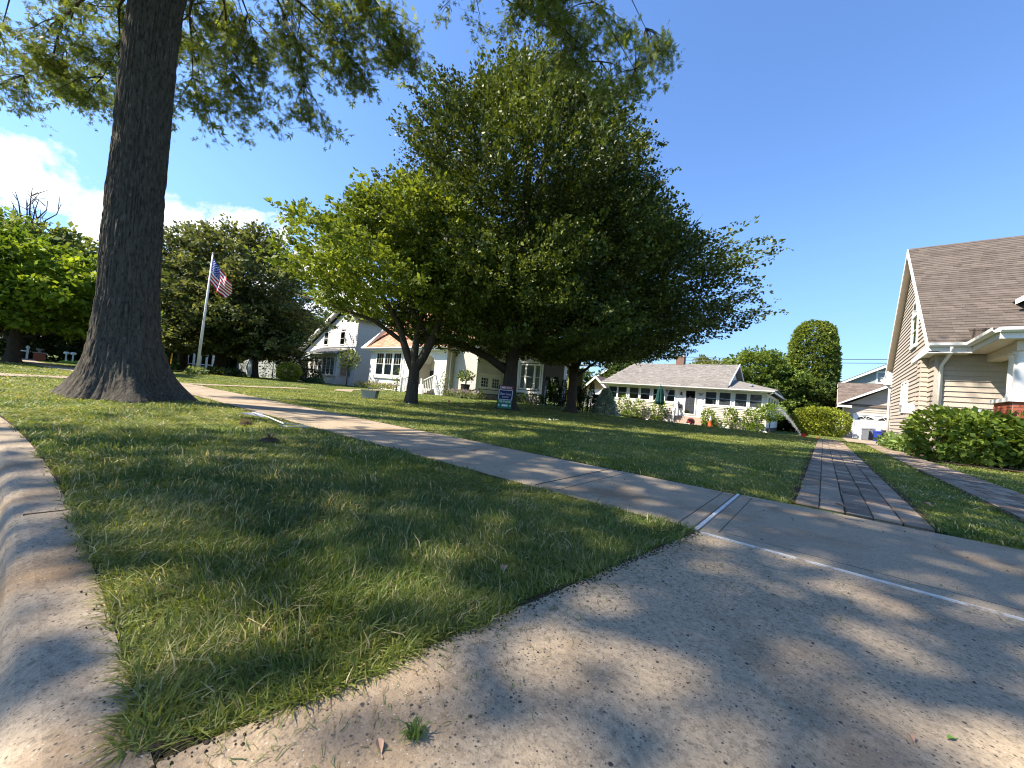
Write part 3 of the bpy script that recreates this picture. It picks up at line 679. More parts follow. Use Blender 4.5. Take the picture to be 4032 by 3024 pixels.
def sprigs(base, prof, shift, nspr, per, slen, width, updir, seed, rmin=0.25, hole=0.30, hscale=0.9, fpow=0.45, zpow=1.0, lump=0.16, flat=0.35, sector=None):
    """crown from leafy sprigs: prof = [(z, r)...]; returns leaf points, directions, local lightness key, sprig list"""
    rg = np.random.default_rng(seed)
    zs = np.array([q[0] for q in prof]); rs = np.array([q[1] for q in prof])
    grid = np.linspace(zs[0], zs[-1], 200); rr = np.interp(grid, zs, rs); wgt = np.maximum(rr, 0.05) ** zpow; cdf = np.cumsum(wgt) / wgt.sum()
    z = np.interp(rg.random(nspr), cdf, grid); r = np.interp(z, zs, rs)
    az = rg.random(nspr) * 2 * math.pi
    f = rmin + (1 - rmin) * rg.random(nspr) ** fpow
    l_ = 1 + lump * (np.sin(3 * az + z * 1.3 + seed) + 0.7 * np.sin(5 * az - z * 2.1 + 2 * seed) + 0.6 * np.sin(7 * az + z * 3.3))
    rad = r * f * l_
    sx = np.array(shift)
    c = np.array(base)
    zf = (z - zs[0]) / (zs[-1] - zs[0])
    x = c[0] + sx[0] + rad * np.cos(az); y = c[1] + sx[1] + rad * np.sin(az)
    ho = noise3(x * hscale, y * hscale, z * hscale * 1.3, seed)
    keep = ho > (-1 + 2 * hole * 0.9) if hole > 0 else np.ones(nspr, bool)
    x, y, z, az, f, zf, r = x[keep], y[keep], z[keep], az[keep], f[keep], zf[keep], r[keep]; n = len(x)
    d = np.stack([np.cos(az), np.sin(az), updir + 0.9 * np.clip(zf - 0.75, 0, 1) * 4 + rg.normal(0, 0.25, n)], 1)
    d += rg.normal(0, 0.25, (n, 3)) * [1, 1, flat]; d /= np.linalg.norm(d, axis=1)[:, None]
    ln = slen * rg.uniform(0.55, 1.35, n)
    t = rg.random((n, per)) ** 0.8
    p0 = np.stack([x, y, z + c[2]], 1) - d * (ln * 0.5)[:, None]
    off = rg.normal(0, 1, (n, per, 3)) * (width * (1.05 - 0.6 * t))[:, :, None] * np.array([1, 1, flat])
    P = p0[:, None, :] + d[:, None, :] * (t * ln[:, None])[:, :, None] + off
    D = np.repeat(d[:, None, :], per, axis=1)
    key = np.repeat((0.4 + 0.4 * noise3(x * 0.6, y * 0.6, z * 0.6, seed + 9))[:, None], per, axis=1)
    return P.reshape(-1, 3), D.reshape(-1, 3), key.ravel(), p0, d, ln
def limb_path(p0, p1, sag=0.15, n=6, rg=random):
    p0 = Vector(p0); p1 = Vector(p1); out_ = []
    for i in range(n + 1):
        t = i / n; q = p0.lerp(p1, t); q.z += math.sin(t * math.pi) * sag * (p1 - p0).length
        if 0 < i < n: q += Vector((rg.uniform(-1, 1), rg.uniform(-1, 1), rg.uniform(-1, 1))) * 0.035 * (p1 - p0).length
        out_.append(tuple(q))
    return out_
def trunk_mesh(base, top, r0_, r1_, flare, name, m, parent, n=20, k=22, seed=0, rough=0.03, lobes=5, fh=0.5):
    """bark covered trunk with a root flare"""
    b = Vector(base); t = Vector(top); V = []; H_ = (t - b).length
    th = np.linspace(0, 2 * math.pi, n, endpoint=False); zz = np.concatenate([np.linspace(-0.08, fh, k // 2, endpoint=False), np.linspace(fh, H_, k // 2)]) if H_ > fh else np.linspace(-0.08, H_, k)
    for z in zz:
        q = b.lerp(t, max(z, 0) / H_); zv = max(z, 0)
        fl = math.exp(-zv / (fh * 0.42)) * flare
        r = r0_ + (r1_ - r0_) * (zv / H_)
        rr = r * (1 + rough * noise3(np.cos(th) * 3 + seed, np.sin(th) * 3, np.full(n, z * 1.5), seed)) + fl * (0.62 + 0.38 * np.cos(lobes * th + seed))
        for a_, r_ in zip(th, rr): V.append((q.x + r_ * math.cos(a_), q.y + r_ * math.sin(a_), b.z + z if z < 0 else q.z))
    V = np.array(V); kk = len(zz); idx = np.arange(kk * n).reshape(kk, n); nx = np.roll(idx, -1, axis=1)
    qd = np.stack([idx[:-1], nx[:-1], nx[1:], idx[1:]], -1).reshape(-1, 4)
    return npmesh(name, V, qd.ravel(), 4, m, None, parent, smooth=True)
def add_branches(parent, starts, targets, r, m, seed, name='branches', sag=0.1, sub=3):
    b = MB(); rg = random.Random(seed)
    for s_, t_, rr in zip(starts, targets, r):
        pth = limb_path(s_, t_, sag, 6, rg); b.tube(pth, [rr * (1 - 0.8 * i / 6) for i in range(7)], 6)
        for k in range(sub):
            i = rg.randrange(2, 6); p = Vector(pth[i]); L_ = (Vector(t_) - Vector(s_)).length
            dd = (Vector(t_) - Vector(s_)).normalized() + Vector((rg.uniform(-1, 1), rg.uniform(-1, 1), rg.uniform(-.4, .7))) * 0.9
            b.tube(limb_path(p, p + dd.normalized() * L_ * rg.uniform(.2, .42), 0.08, 4, rg), [rr * (.5 - .1 * j) * (1 - 0.55 * i / 6) for j in range(5)], 5)
    o = b.build(name, m, parent, smooth=True); o['kind'] = 'stuff'; return o
def tree(name, label, cat, base, prof, leafm, base_c, alt_c, ll, lw, nspr, per, slen, width, trunk_r, seed, trunk_top=None, shift=(0, 0), up=0.15, hole=0.3, limbs=14, barkm='bark2', flare=0.18, group=None, low=None, leafup=0.5, droop=0.0, trunk_h=None, taper=0.28, **kw):
    t = thing(name, label, cat, group, base)
    P, D, key, p0, d, ln = sprigs(base, prof, shift, nspr, per, slen, width, up, seed, hole=hole, **kw)
    rg = np.random.default_rng(seed + 1)
    leafcloud('crown', P, D, ll, lw, leafm, leafcols(len(P), rg, base_c, alt_c, 0.22, key), seed + 2, t, up=leafup, droop=droop)
    zt = prof[-1][0]; th_ = trunk_h or zt * 0.72
    top = Vector(base) + Vector((shift[0] * 0.5, shift[1] * 0.5, th_)) if trunk_top is None else Vector(trunk_top)
    trunk_mesh(base, top, trunk_r, trunk_r * taper, trunk_r * flare * 4, 'trunk', MT[barkm], t, seed=seed, fh=min(0.6, trunk_r * 2.2))
    if limbs:
        rr_ = random.Random(seed); st = []; tg = []; ra_ = []
        ids = rr_.sample(range(len(p0)), min(limbs, len(p0)))
        z0_ = prof[0][0]
        for i in ids:
            q = p0[i]; hz = max(z0_ * 0.55, min((q[2] - base[2]) * 0.62, th_ * 0.9))
            s_ = Vector(base).lerp(top, hz / th_); st.append(tuple(s_)); tg.append(tuple(q)); ra_.append(trunk_r * (0.42 - 0.25 * hz / th_))
        add_branches(t, st, tg, ra_, MT[barkm], seed, sag=0.06)
    return t

# --- the great street oak, its trunk close by on the verge
OX, OY = -9.28, 0.98
oak = thing('oak_tree', 'huge street oak with a broad dark flaring trunk, nearest the camera on the left', 'tree', None, (OX, OY, 0))
def oak_trunk():
    n, k = 260, 330; H_ = 17.0
    th = np.linspace(0, 2 * math.pi, n, endpoint=False)
    z = np.concatenate([np.linspace(-0.06, 1.6, 110, endpoint=False), np.linspace(1.6, 8.6, 190, endpoint=False), np.linspace(8.6, H_, k - 300)])
    TH, ZZ = np.meshgrid(th, z)
    zc = np.maximum(ZZ, 0)
    r = np.interp(zc, [0, 1.8, 3.6, 6.7, 9, 12, 17], [0.43, 0.365, 0.345, 0.335, 0.32, 0.24, 0.08])
    fl = 0.47 * np.exp(-zc / 0.42) + 0.09 * np.exp(-zc / 1.4)
    lob = 0.70 + 0.20 * np.cos(3 * TH + 0.6) + 0.16 * np.cos(5 * TH - 1.0) + 0.08 * np.cos(8 * TH)
    r = r + fl * lob
    # bark plates: vertical furrows that wander
    c, s_ = np.cos(TH), np.sin(TH)
    n1 = noise3(c * 15, s_ * 15, ZZ * 1.5, 3); n2 = noise3(c * 30, s_ * 30, ZZ * 4.0, 4); n3 = noise3(c * 40, s_ * 40, ZZ * 11, 6)
    fur = np.abs(n1); fur2 = np.abs(n2)
    r = r + 0.024 * np.minimum(fur * 2.4, 1) + 0.016 * np.minimum(fur2 * 2, 1) + 0.007 * n3 - 0.022 + 0.02 * noise3(c * 2, s_ * 2, ZZ * 0.7, 8)
    lean_ = np.interp(ZZ, [0, 1, 3.6, 6.7, 17], [0, -.10, -.22, -.27, 0.1]); cx_ = OX + lean_ * .776; cy_2 = OY + lean_ * .631
    V = np.stack([cx_ + r * c, cy_2 + r * s_, ZZ], -1).reshape(-1, 3)
    kk = len(z); idx = np.arange(kk * n).reshape(kk, n); nx = np.roll(idx, -1, axis=1)
    qd = np.stack([idx[:-1], nx[:-1], nx[1:], idx[1:]], -1).reshape(-1, 4)
    return npmesh('trunk', V, qd.ravel(), 4, MT['bark'], None, oak, smooth=True)
oak_trunk()
def oak_crown():
    rg = np.random.default_rng(77)
    # limbs leave the trunk high up and arch out; their tips hang
    tips = []; b = MB(); rr = random.Random(4)
    targets = []
    for i in range(46):
        an = i * 2.399 + rr.uniform(-.2, .2); R_ = rr.uniform(4.5, 9.2); z = rr.uniform(9.6, 17.5) - 0.18 * max(0, R_ - 5)
        targets.append((OX + 0.4 + R_ * math.cos(an), OY - 0.2 + R_ * math.sin(an), z))
    for i in range(52):
        an = math.radians(rr.uniform(-100, 5)); R_ = rr.uniform(5.5, 11.5); targets.append((OX + R_ * math.cos(an), OY + R_ * math.sin(an), rr.uniform(9.0, 14.5)))  # limbs out of view, added towards the sun to shade the foreground
    # the low limbs whose hanging ends show against the sky
    low = [(-14.1, -.7, 6.7), (-13.4, -.2, 7.4), (-12.7, .4, 6.8), (-15.2, -.3, 7.9), (-14.2, .4, 7.6), (-13.0, .6, 7.9), (-14.6, -1.1, 7.6),
           (-11.3, 1.5, 8.3), (-11.2, 1.65, 7.0), (-10.5, 2.2, 7.2), (-10.2, 2.4, 8.0), (-9.3, 3.2, 7.1), (-8.65, 3.65, 7.8), (-8.5, 3.7, 8.7), (-7.8, 4.3, 8.3), (-7.5, 4.6, 8.2), (-9.6, 2.9, 8.7), (-10.9, 2.0, 8.8),
           (-4.9, 6.7, 8.6), (-4.2, 7.2, 8.1), (-3.6, 7.7, 8.0), (-3.5, 7.85, 9.0), (-4.3, 7.1, 9.3), (-5.2, 6.4, 9.3)]
    pts = []; dirs = []; key = []
    allp = [(t, 0) for t in targets] + [(t, 1) for t in low]
    for (t, islow) in allp:
        t = Vector(t); zb = rr.uniform(7.6, 11) if islow else min(t.z - 1.0, rr.uniform(8.5, 14))
        s_ = Vector((OX, OY, zb)); L_ = (t - s_).length
        if not islow and (t.z - 1.6) / max(1, -t.x * yaw_s + t.y * yaw_c) < 1.15: continue
        pth = limb_path(s_, t, 0.16 if islow else 0.05, 7, rr); b.tube(pth, [(0.06 if islow else 0.10) * (1 - 0.9 * i / 7) for i in range(8)], 6)
        # side branches, each with a set of sprays
        nb = 12 if islow else 7
        for k in range(nb):
            i = rr.choice((5, 6, 7, 7)) if islow else rr.randrange(3, 8); p = Vector(pth[i]); dd = (t - s_).normalized() * 0.6 + Vector((rr.uniform(-1, 1), rr.uniform(-1, 1), rr.uniform(-0.75, 0.25) if islow else rr.uniform(-.5, .5)))
            q = p + dd.normalized() * (rr.uniform(0.35, 1.0) if islow else rr.uniform(0.9, 2.2)); q.z -= 0.2
            if not islow and q.z < 8.8 + 0.0 * abs(q.x): q.z = 8.8 + rr.random()
            if not islow and (q.z - 1.3) / max(1, -q.x * yaw_s + q.y * yaw_c) < 1.15: continue
            b.tube(limb_path(p, q, 0.06, 4, rr), [0.014, 0.011, 0.008, 0.006, 0.004], 5)
            for j in range(6 if islow else 5):
                tt = rr.uniform(0.35, 1.05); c = p.lerp(q, tt); sd = Vector((rr.uniform(-1, 1), rr.uniform(-1, 1), rr.uniform(-1.0, 0.15) if islow else rr.uniform(-.6, .6))).normalized(); sl_ = rr.uniform(0.25, 0.6) if islow else rr.uniform(0.45, 0.95)
                if islow: b.tube([c, c + sd * sl_], [0.004, 0.0015], 4)
                fy_ = -c.x * yaw_s + c.y * yaw_c
                if not islow and fy_ > 1 and (c.z - 1.3) / fy_ < 1.12: continue
                m = 13 if islow else 9
                t_ = rg.random(m) ** 0.7
                P = np.array(c)[None, :] + np.array(sd)[None, :] * (t_ * sl_)[:, None] + rg.normal(0, 0.07 if islow else 0.16, (m, 3))
                pts.append(P); dirs.append(np.repeat(np.array(sd)[None, :], m, 0)); key.append(np.full(m, rr.uniform(0.1, 0.8) + (0 if islow else 10)))
    P = np.concatenate(pts); D = np.concatenate(dirs); K = np.concatenate(key)
    il = K < 5; ih = ~il
    base_c, alt_c = (0.10, 0.14, 0.035), (0.21, 0.26, 0.06)
    o = leafcloud('hanging_foliage', P[il], D[il], 0.115, 0.05, MT['leaf'], leafcols(il.sum(), rg, base_c, alt_c, 0.2, K[il]), 3, oak, up=0.4, lobed=True, droop=0.35); o['kind'] = 'stuff'
    o = leafcloud('crown', P[ih], D[ih], 0.19, 0.12, MT['leaf'], leafcols(ih.sum(), rg, base_c, alt_c, 0.2, K[ih] - 10), 4, oak, up=0.4); o['kind'] = 'stuff'
    # two bare twigs hanging in the gap
    for (x, y, z, dx, dy, dz) in ((-6.5, 5.6, 9.6, .35, .25, -1.0), (-5.9, 5.7, 9.4, .45, .35, -0.75), (-6.9, 5.2, 9.3, .1, .1, -.7)):
        p = Vector((x, y, z + 1.2)); d = Vector((dx, dy, dz)); b.tube([p - d, p, p + d * .5 + Vector((.03, .0, 0)), p + d], [.014, .010, .007, .003], 5)
        for k in range(4):
            c = p + d * (k * .25); b.tube([c, c + Vector((rr.uniform(-.3, .3), rr.uniform(-.3, .3), rr.uniform(-.25, .05)))], [.005, .002], 4)
    o = b.build('branches', MT['twig'], oak, smooth=True); o['kind'] = 'stuff'
oak_crown()

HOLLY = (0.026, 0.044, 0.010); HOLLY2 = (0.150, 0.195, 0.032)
# big central evergreen
z1 = Tf(-11.15, 13.55)
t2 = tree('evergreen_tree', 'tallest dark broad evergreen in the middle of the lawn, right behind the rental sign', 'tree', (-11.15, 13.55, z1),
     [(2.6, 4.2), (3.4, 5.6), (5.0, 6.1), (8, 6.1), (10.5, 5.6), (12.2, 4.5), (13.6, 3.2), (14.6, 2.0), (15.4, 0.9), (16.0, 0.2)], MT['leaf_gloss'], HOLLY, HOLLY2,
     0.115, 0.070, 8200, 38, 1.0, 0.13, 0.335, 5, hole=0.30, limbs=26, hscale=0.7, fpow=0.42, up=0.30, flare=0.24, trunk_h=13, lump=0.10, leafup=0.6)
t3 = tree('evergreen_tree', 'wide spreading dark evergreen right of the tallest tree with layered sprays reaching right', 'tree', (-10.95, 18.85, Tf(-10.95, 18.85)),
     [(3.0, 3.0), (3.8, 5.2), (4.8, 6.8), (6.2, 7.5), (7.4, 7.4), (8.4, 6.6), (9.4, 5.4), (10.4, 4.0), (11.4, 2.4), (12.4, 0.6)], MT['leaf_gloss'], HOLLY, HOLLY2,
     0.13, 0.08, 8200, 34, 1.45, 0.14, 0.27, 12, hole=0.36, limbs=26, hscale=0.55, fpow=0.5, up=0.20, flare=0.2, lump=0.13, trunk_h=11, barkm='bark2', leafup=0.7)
t3['label'] = 'wide spreading dark evergreen right of the tallest tree with layered sprays reaching right'
# the thick low limb of the central tree that bends left and up
def low_limb():
    b = MB()
    pts = [(-11.3, 13.4, 1.75), (-11.85, 12.75, 2.25), (-12.6, 12.0, 2.65), (-13.4, 11.3, 2.85), (-14.0, 10.75, 2.9), (-14.3, 10.5, 3.2), (-14.55, 10.2, 3.75), (-15.3, 9.7, 4.5)]
    b.tube(pts, [.19, .17, .145, .13, .12, .10, .08, .03], 10)
    b.tube([(-14.0, 10.75, 2.9), (-14.35, 10.35, 2.72), (-14.9, 9.9, 3.2), (-15.6, 9.4, 3.4)], [.07, .055, .045, .02], 7)
    return b.build('limb', MT['bark2'], t2, smooth=True)
low_limb()
# small leaning light green tree with several stems, left of the evergreen
g1 = (-12.62, 9.35, Tf(-12.62, 9.35))
t1 = tree('dogwood_tree', 'smaller light green tree with a dark forked trunk beside the cooler', 'tree', g1,
     [(3.4, 2.8), (4.0, 4.0), (4.8, 4.1), (5.8, 3.6), (6.8, 3.0), (7.6, 2.1), (8.2, 0.8)], MT['leaf'], (0.085, 0.125, 0.022), (0.24, 0.30, 0.045),
     0.135, 0.092, 2200, 28, 0.9, 0.15, 0.235, 31, shift=(-.55, -.45), hole=0.36, limbs=0, hscale=0.8, fpow=0.5, up=0.2, flare=0.1, trunk_h=1.85, trunk_top=(g1[0] + 0.02, g1[1], g1[2] + 1.62), leafup=0.8, zpow=1.3, taper=0.82)
def forks():
    G1 = Vector(g1)
    for pts, rad in (([(0, 0, 1.25), (-.22, -.16, 1.75), (-.42, -.32, 2.35), (-.62, -.5, 3.1), (-1.5, -1.2, 4.6), (-2.3, -1.9, 6.0)], [.15, .13, .11, .09, .06, .02]),
                     ([(0, 0, 1.2), (-.02, -.05, 1.9), (.0, -.02, 2.7), (.1, .1, 3.8), (-.4, .1, 5.6), (-.6, 0, 7.2)], [.15, .12, .10, .08, .05, .02]),
                     ([(0, 0, 1.3), (.22, .2, 1.85), (.48, .38, 2.6), (.62, .5, 3.2), (1.3, 1.1, 4.4), (1.8, 1.5, 5.6)], [.16, .145, .12, .09, .05, .02]),
                     ([(.42, .33, 2.45), (.2, .2, 2.75), (.05, .1, 3.2), (-.9, -.3, 4.2)], [.07, .065, .05, .02]),
                     ([(-.42, -.32, 2.35), (-1.4, -1.1, 3.1), (-2.8, -2.3, 3.6), (-4.0, -3.1, 3.9)], [.08, .06, .04, .015])):
        MB().tube([tuple(G1 + Vector(p)) for p in pts], [q * 1.25 for q in rad], 9).build('limb', MT['bark2'], t1, smooth=True)
forks()

# --- trees further left
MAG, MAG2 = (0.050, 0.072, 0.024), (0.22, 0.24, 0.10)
tree('dogwood_tree', 'big rounded dark tree directly behind the flagpole', 'tree', (-40.9, 9.9, 0.25),
     [(1.6, 4.4), (2.6, 5.3), (5, 5.6), (8, 5.2), (10, 4.3), (11.6, 3.0), (12.9, 1.1)], MT['leaf'], MAG, MAG2, 0.26, 0.16, 2300, 26, 1.7, 0.26, 0.42, 41, hole=0.30, limbs=22, hscale=0.5, up=0.12, flat=0.25, leafup=1.1, shift=(0.6, 0.9))
tree('dogwood_tree', 'rounded dark tree with its stem left of the small white framed window', 'tree', (-43.4, 7.9, 0.3),
     [(2.0, 3.0), (3.4, 4.2), (6, 4.4), (9, 3.6), (11, 2.2), (12.2, 0.6)], MT['leaf'], MAG, MAG2, 0.26, 0.16, 1100, 26, 1.6, 0.26, 0.40, 42, hole=0.30, limbs=12, hscale=0.5, up=0.12, flat=0.25, leafup=1.1)
tree('dogwood_tree', 'low spreading dark tree with a pale forked stem left of the round bush', 'tree', (-37.9, 11.8, 0.1),
     [(2.2, 2.2), (3.2, 3.1), (4.6, 3.2), (6.0, 2.5), (7, 1.4), (7.8, 0.4)], MT['leaf'], (0.026, 0.046, 0.014), (0.085, 0.115, 0.035), 0.24, 0.15, 1000, 26, 1.4, 0.24, 0.26, 43, hole=0.30, limbs=10, hscale=0.5, up=0.1, flat=0.25, leafup=1.0, shift=(-.7, -.6))
MAP, MAP2 = (0.085, 0.145, 0.020), (0.26, 0.34, 0.035)
tree('maple_tree', 'bright green maple with a stout trunk on the lawn left of the oak', 'tree', (-34.2, -0.85, 0.0),
     [(1.9, 3.2), (2.6, 4.5), (3.8, 4.6), (5.0, 3.9), (5.9, 2.4), (6.5, 1.0)], MT['leaf'], MAP, MAP2, 0.23, 0.16, 1500, 28, 1.2, 0.22, 0.27, 51, hole=0.28, limbs=16, hscale=0.6, up=0.15, flat=0.3, leafup=1.1)
tree('maple_tree', 'pale trunked tree leaning at the left edge of the picture', 'tree', (-38.4, -2.6, 0.0),
     [(2.6, 2.4), (4, 3.6), (6, 3.6), (7.6, 2.4), (8.6, 0.8)], MT['leaf'], MAP, MAP2, 0.24, 0.16, 700, 26, 1.2, 0.22, 0.24, 52, hole=0.28, limbs=8, hscale=0.6, up=0.15, flat=0.3, leafup=1.1, trunk_top=(-38.9, -1.9, 6.0))
tree('ash_tree', 'tall tree with a bare dead top rising behind the bright green maple', 'tree', (-58.0, -1.0, 0.0),
     [(3, 5.0), (5, 7.0), (7, 7.4), (9, 6.2), (10.6, 4.2), (11.8, 2.0)], MT['leaf'], (0.075, 0.11, 0.03), (0.22, 0.26, 0.08), 0.42, 0.26, 1900, 26, 2.2, 0.36, 0.5, 53, hole=0.34, limbs=26, hscale=0.33, up=0.15, flat=0.3, leafup=1.1)
b = MB(); rr = random.Random(3)
for k in range(9):
    s_ = Vector((-58.5 + rr.uniform(-.4, .4), -1.3, 9.6)); e_ = s_ + Vector((rr.uniform(-2.2, 2.2), rr.uniform(-2.2, 2.2), rr.uniform(4, 6.2)))
    b.tube(limb_path(s_, e_, 0.03, 5, rr), [.16, .12, .09, .06, .04, .02], 5)
    for j in range(4):
        c = s_.lerp(e_, rr.uniform(.5, .95)); b.tube([c, c + Vector((rr.uniform(-1.2, 1.2), rr.uniform(-1.2, 1.2), rr.uniform(.1, 1.2)))], [.04, .012], 4)
ash = bpy.data.objects['ash_tree']; o = b.build('bare_branches', MT['twig'], ash); o['kind'] = 'stuff'
tree('maple_tree', 'pale green tree low behind the oak trunk between mailboxes and hedge', 'tree', (-62, 6.5, 0.0),
     [(2.2, 4.2), (4, 5.8), (6.5, 5.8), (9, 4.4), (11, 1.8)], MT['leaf'], (0.06, 0.095, 0.02), (0.18, 0.20, 0.05), 0.40, 0.26, 900, 24, 1.8, 0.32, 0.3, 54, hole=0.34, limbs=8, hscale=0.4, up=0.15, leafup=1.0)
# mass of trees behind the white houses on the left
for i, (x, y, h_, r_, lab) in enumerate(((-60, 24, 9.5, 5.2, 'dark leafy tree filling the gap left of the white gabled house'), (-66, 32, 12.5, 6.5, 'taller dark tree behind the white gabled house roof'),
                                    (-50, 40, 11.5, 6.5, 'bushy dark tree rising behind the white gabled house ridge'), (-70, 14, 9.0, 6.0, 'dim tree far behind the three rounded dark trees'))):
    tree('background_tree', lab, 'tree', (x, y, 0.0), [(0.6, r_ * .8), (h_ * .3, r_), (h_ * .6, r_ * .9), (h_ * .85, r_ * .5), (h_, .4)], MT['leaf'], (0.030, 0.055, 0.014), (0.10, 0.14, 0.03), 0.42, 0.27, 1000, 24, 1.9, 0.35, 0.3, 60 + i, hole=0.25, limbs=0, hscale=0.4, up=0.15, leafup=0.9)

# --- trees to the right and behind the bungalow
tree('maple_tree', 'mid green tree behind the right end of the bungalow roof', 'tree', (-5.6, 47.5, -0.36),
     [(1.5, 3.2), (3, 3.9), (5, 3.7), (6.6, 2.8), (7.8, 1.2)], MT['leaf'], (0.065, 0.11, 0.025), (0.19, 0.25, 0.045), 0.24, 0.16, 1300, 26, 1.1, 0.22, 0.2, 71, hole=0.27, limbs=10, hscale=0.6, up=0.3, leafup=0.9)
bt = tree('background_tree', 'dark bushy tree between the bungalow corner and the ivy covered tower tree', 'tree', (-3.0, 50, -0.36),
     [(0.2, 3.4), (1.5, 4.0), (3.4, 3.8), (4.9, 2.8), (5.9, 1.0)], MT['leaf'], (0.020, 0.040, 0.010), (0.11, 0.155, 0.025), 0.24, 0.16, 1500, 26, 0.9, 0.2, 0.16, 72, hole=0.15, limbs=4, hscale=0.6, up=0.2, leafup=0.8)
tree('ivy_covered_tree', 'tall round topped column of ivy green rising against the sky behind the yellow green hedge', 'tree', (-1.35, 56.8, -0.36),
     [(0.2, 1.9), (3, 2.2), (7, 2.3), (10, 2.15), (11.6, 1.8), (12.5, 1.2), (12.9, .4)], MT['leaf'], (0.085, 0.130, 0.028), (0.25, 0.30, 0.065), 0.20, 0.13, 3400, 22, 0.34, 0.14, 0.3, 73, hole=0.03, limbs=0, hscale=0.8, up=0.1, leafup=1.0, fpow=0.2, rmin=0.75, lump=0.02)
tree('maple_tree', 'pale leafy tree far behind the bungalow ridge', 'tree', (-17, 78, 0), [(2, 4), (5, 5), (8.5, 4.4), (10.6, 1.8)], MT['leaf'], (0.09, 0.12, 0.04), (0.24, 0.26, 0.10), 0.45, 0.3, 700, 22, 1.8, 0.35, 0.25, 74, hole=0.4, limbs=6, hscale=0.4, up=0.2)
for i, (x, y, h_, r_, lab) in enumerate(((-26, 62, 8.5, 5.5, 'distant tree behind the small gabled sheds'), (-38, 58, 9, 6.5, 'distant dark tree behind the white shingled house'), (8, 75, 8.0, 5, 'distant tree behind the garage and the grey gable'))):
    tree('background_tree', lab, 'tree', (x, y, 0.0), [(0.6, r_ * .8), (h_ * .3, r_), (h_ * .6, r_ * .9), (h_ * .85, r_ * .5), (h_, .4)], MT['leaf'], (0.030, 0.055, 0.014), (0.10, 0.14, 0.03), 0.42, 0.27, 650, 24, 1.9, 0.35, 0.3, 80 + i, hole=0.25, limbs=0, hscale=0.4, up=0.15, leafup=0.9)

# --- shrubs
def shrub(name, label, cat, c, rx, ry, h, m, base_c, alt_c, ll, lw, n, seed, group=None, z0=0.0, shell=0.55, up=0.6, stem=0, box=2.0, core=True, hole=0.12, droop=0.0):
    x, y = c; zg = Tf(x, y)
    t = thing(name, label, cat, group, (x, y, zg))
    rg = np.random.default_rng(seed)
    u = rg.normal(0, 1, (n, 3)); u /= np.linalg.norm(u, axis=1)[:, None]
    if box > 2:
        m_ = (np.abs(u) ** box).sum(1) ** (1 / box); u = u / m_[:, None]
    f = shell + (1 - shell) * rg.random(n) ** 0.6
    lump = 1 + 0.10 * noise3(u[:, 0] * 2.6 + seed, u[:, 1] * 2.6, u[:, 2] * 2.6, seed) + 0.05 * noise3(u[:, 0] * 6 + seed, u[:, 1] * 6, u[:, 2] * 6, seed)
    P = np.stack([x + u[:, 0] * rx * f * lump, y + u[:, 1] * ry * f * lump, zg + z0 + (h - z0) / 2 + u[:, 2] * (h - z0) / 2 * f * lump], 1)
    hk = noise3(P[:, 0] * 3.1 / max(.5, rx), P[:, 1] * 3.1 / max(.5, rx), P[:, 2] * 3.1 / max(.5, rx), seed + 3) > -1 + 2 * hole
    P = P[hk]; u = u[hk]; P[:, 2] = np.maximum(P[:, 2], zg + 0.02)
    key = 0.4 + 0.45 * noise3(P[:, 0] * 2, P[:, 1] * 2, P[:, 2] * 2, seed + 5)
    leafcloud('foliage', P, u, ll, lw, m, leafcols(len(P), rg, base_c, alt_c, 0.2, key), seed + 1, t, up=up, droop=droop)
    b = MB(); rr_ = random.Random(seed)
    for k in range(7):
        e_ = Vector((x + rr_.uniform(-.6, .6) * rx, y + rr_.uniform(-.6, .6) * ry, zg + z0 + (h - z0) * rr_.uniform(.4, .8)))
        if stem: b.tube([(x, y, zg - .02), (x + .01, y, zg + z0 * 1.05), tuple(e_)], [stem, stem * .85, stem * .3], 6)
        else: b.tube([(x + rr_.uniform(-.2, .2) * rx, y + rr_.uniform(-.2, .2) * ry, zg - .02), tuple(e_)], [.012, .005], 5)
    o = b.build('stems', MT['twig'], t); o['kind'] = 'stuff'
    return t
HY, HY2 = (0.085, 0.140, 0.022), (0.26, 0.34, 0.06)
# hydrangea hedge in front of the beige house: one shrub after another
for i, (x, y, rx, ry, h, lab) in enumerate(((2.42, 14.1, .78, .72, 1.24, 'big leaved hydrangea at the left end of the hedge by the beige house corner'), (3.15, 14.55, .82, .72, 1.20, 'second big leaved hydrangea of the hedge, under the white downspout wall'),
                                      (3.95, 14.2, .85, .75, 1.24, 'third hydrangea of the hedge, in front of the brick pier'), (4.8, 14.5, .85, .8, 1.24, 'hydrangea at the right edge of the picture below the porch columns'))):
    shrub('hydrangea', lab, 'shrub', (x, y - 0.15), rx, ry, h, MT['leaf'], HY, HY2, 0.115, 0.088, 2400, 100 + i, 'hydrangea hedge before the beige house', box=3, shell=0.55, up=0.9, hole=0.12, droop=0.2)
for i, (x, y, w_, lab) in enumerate(((2.12, 17.2, .5, 'low pale green hosta patch beside the beige side wall'), (2.05, 18.8, .42, 'further hosta patch behind the hydrangeas along the drive'), (2.08, 20.6, .42, 'farthest hosta patch along the drive near the bins'))):
    shrub('hosta', lab, 'plant', (x, y), w_, .8, 0.42, MT['leaf'], (0.10, 0.17, 0.045), (0.26, 0.34, 0.13), 0.16, 0.11, 420, 110 + i, 'hostas along the drive', up=1.2, shell=.3)
shrub('yew_hedge', 'big clipped yellow green hedge left of the garage', 'hedge', (-0.2, 43.7), 2.05, 1.7, 2.45, MT['leaf'], (0.080, 0.105, 0.014), (0.37, 0.42, 0.045), 0.13, 0.075, 9000, 120, box=2.5, shell=0.8, hole=0.05)
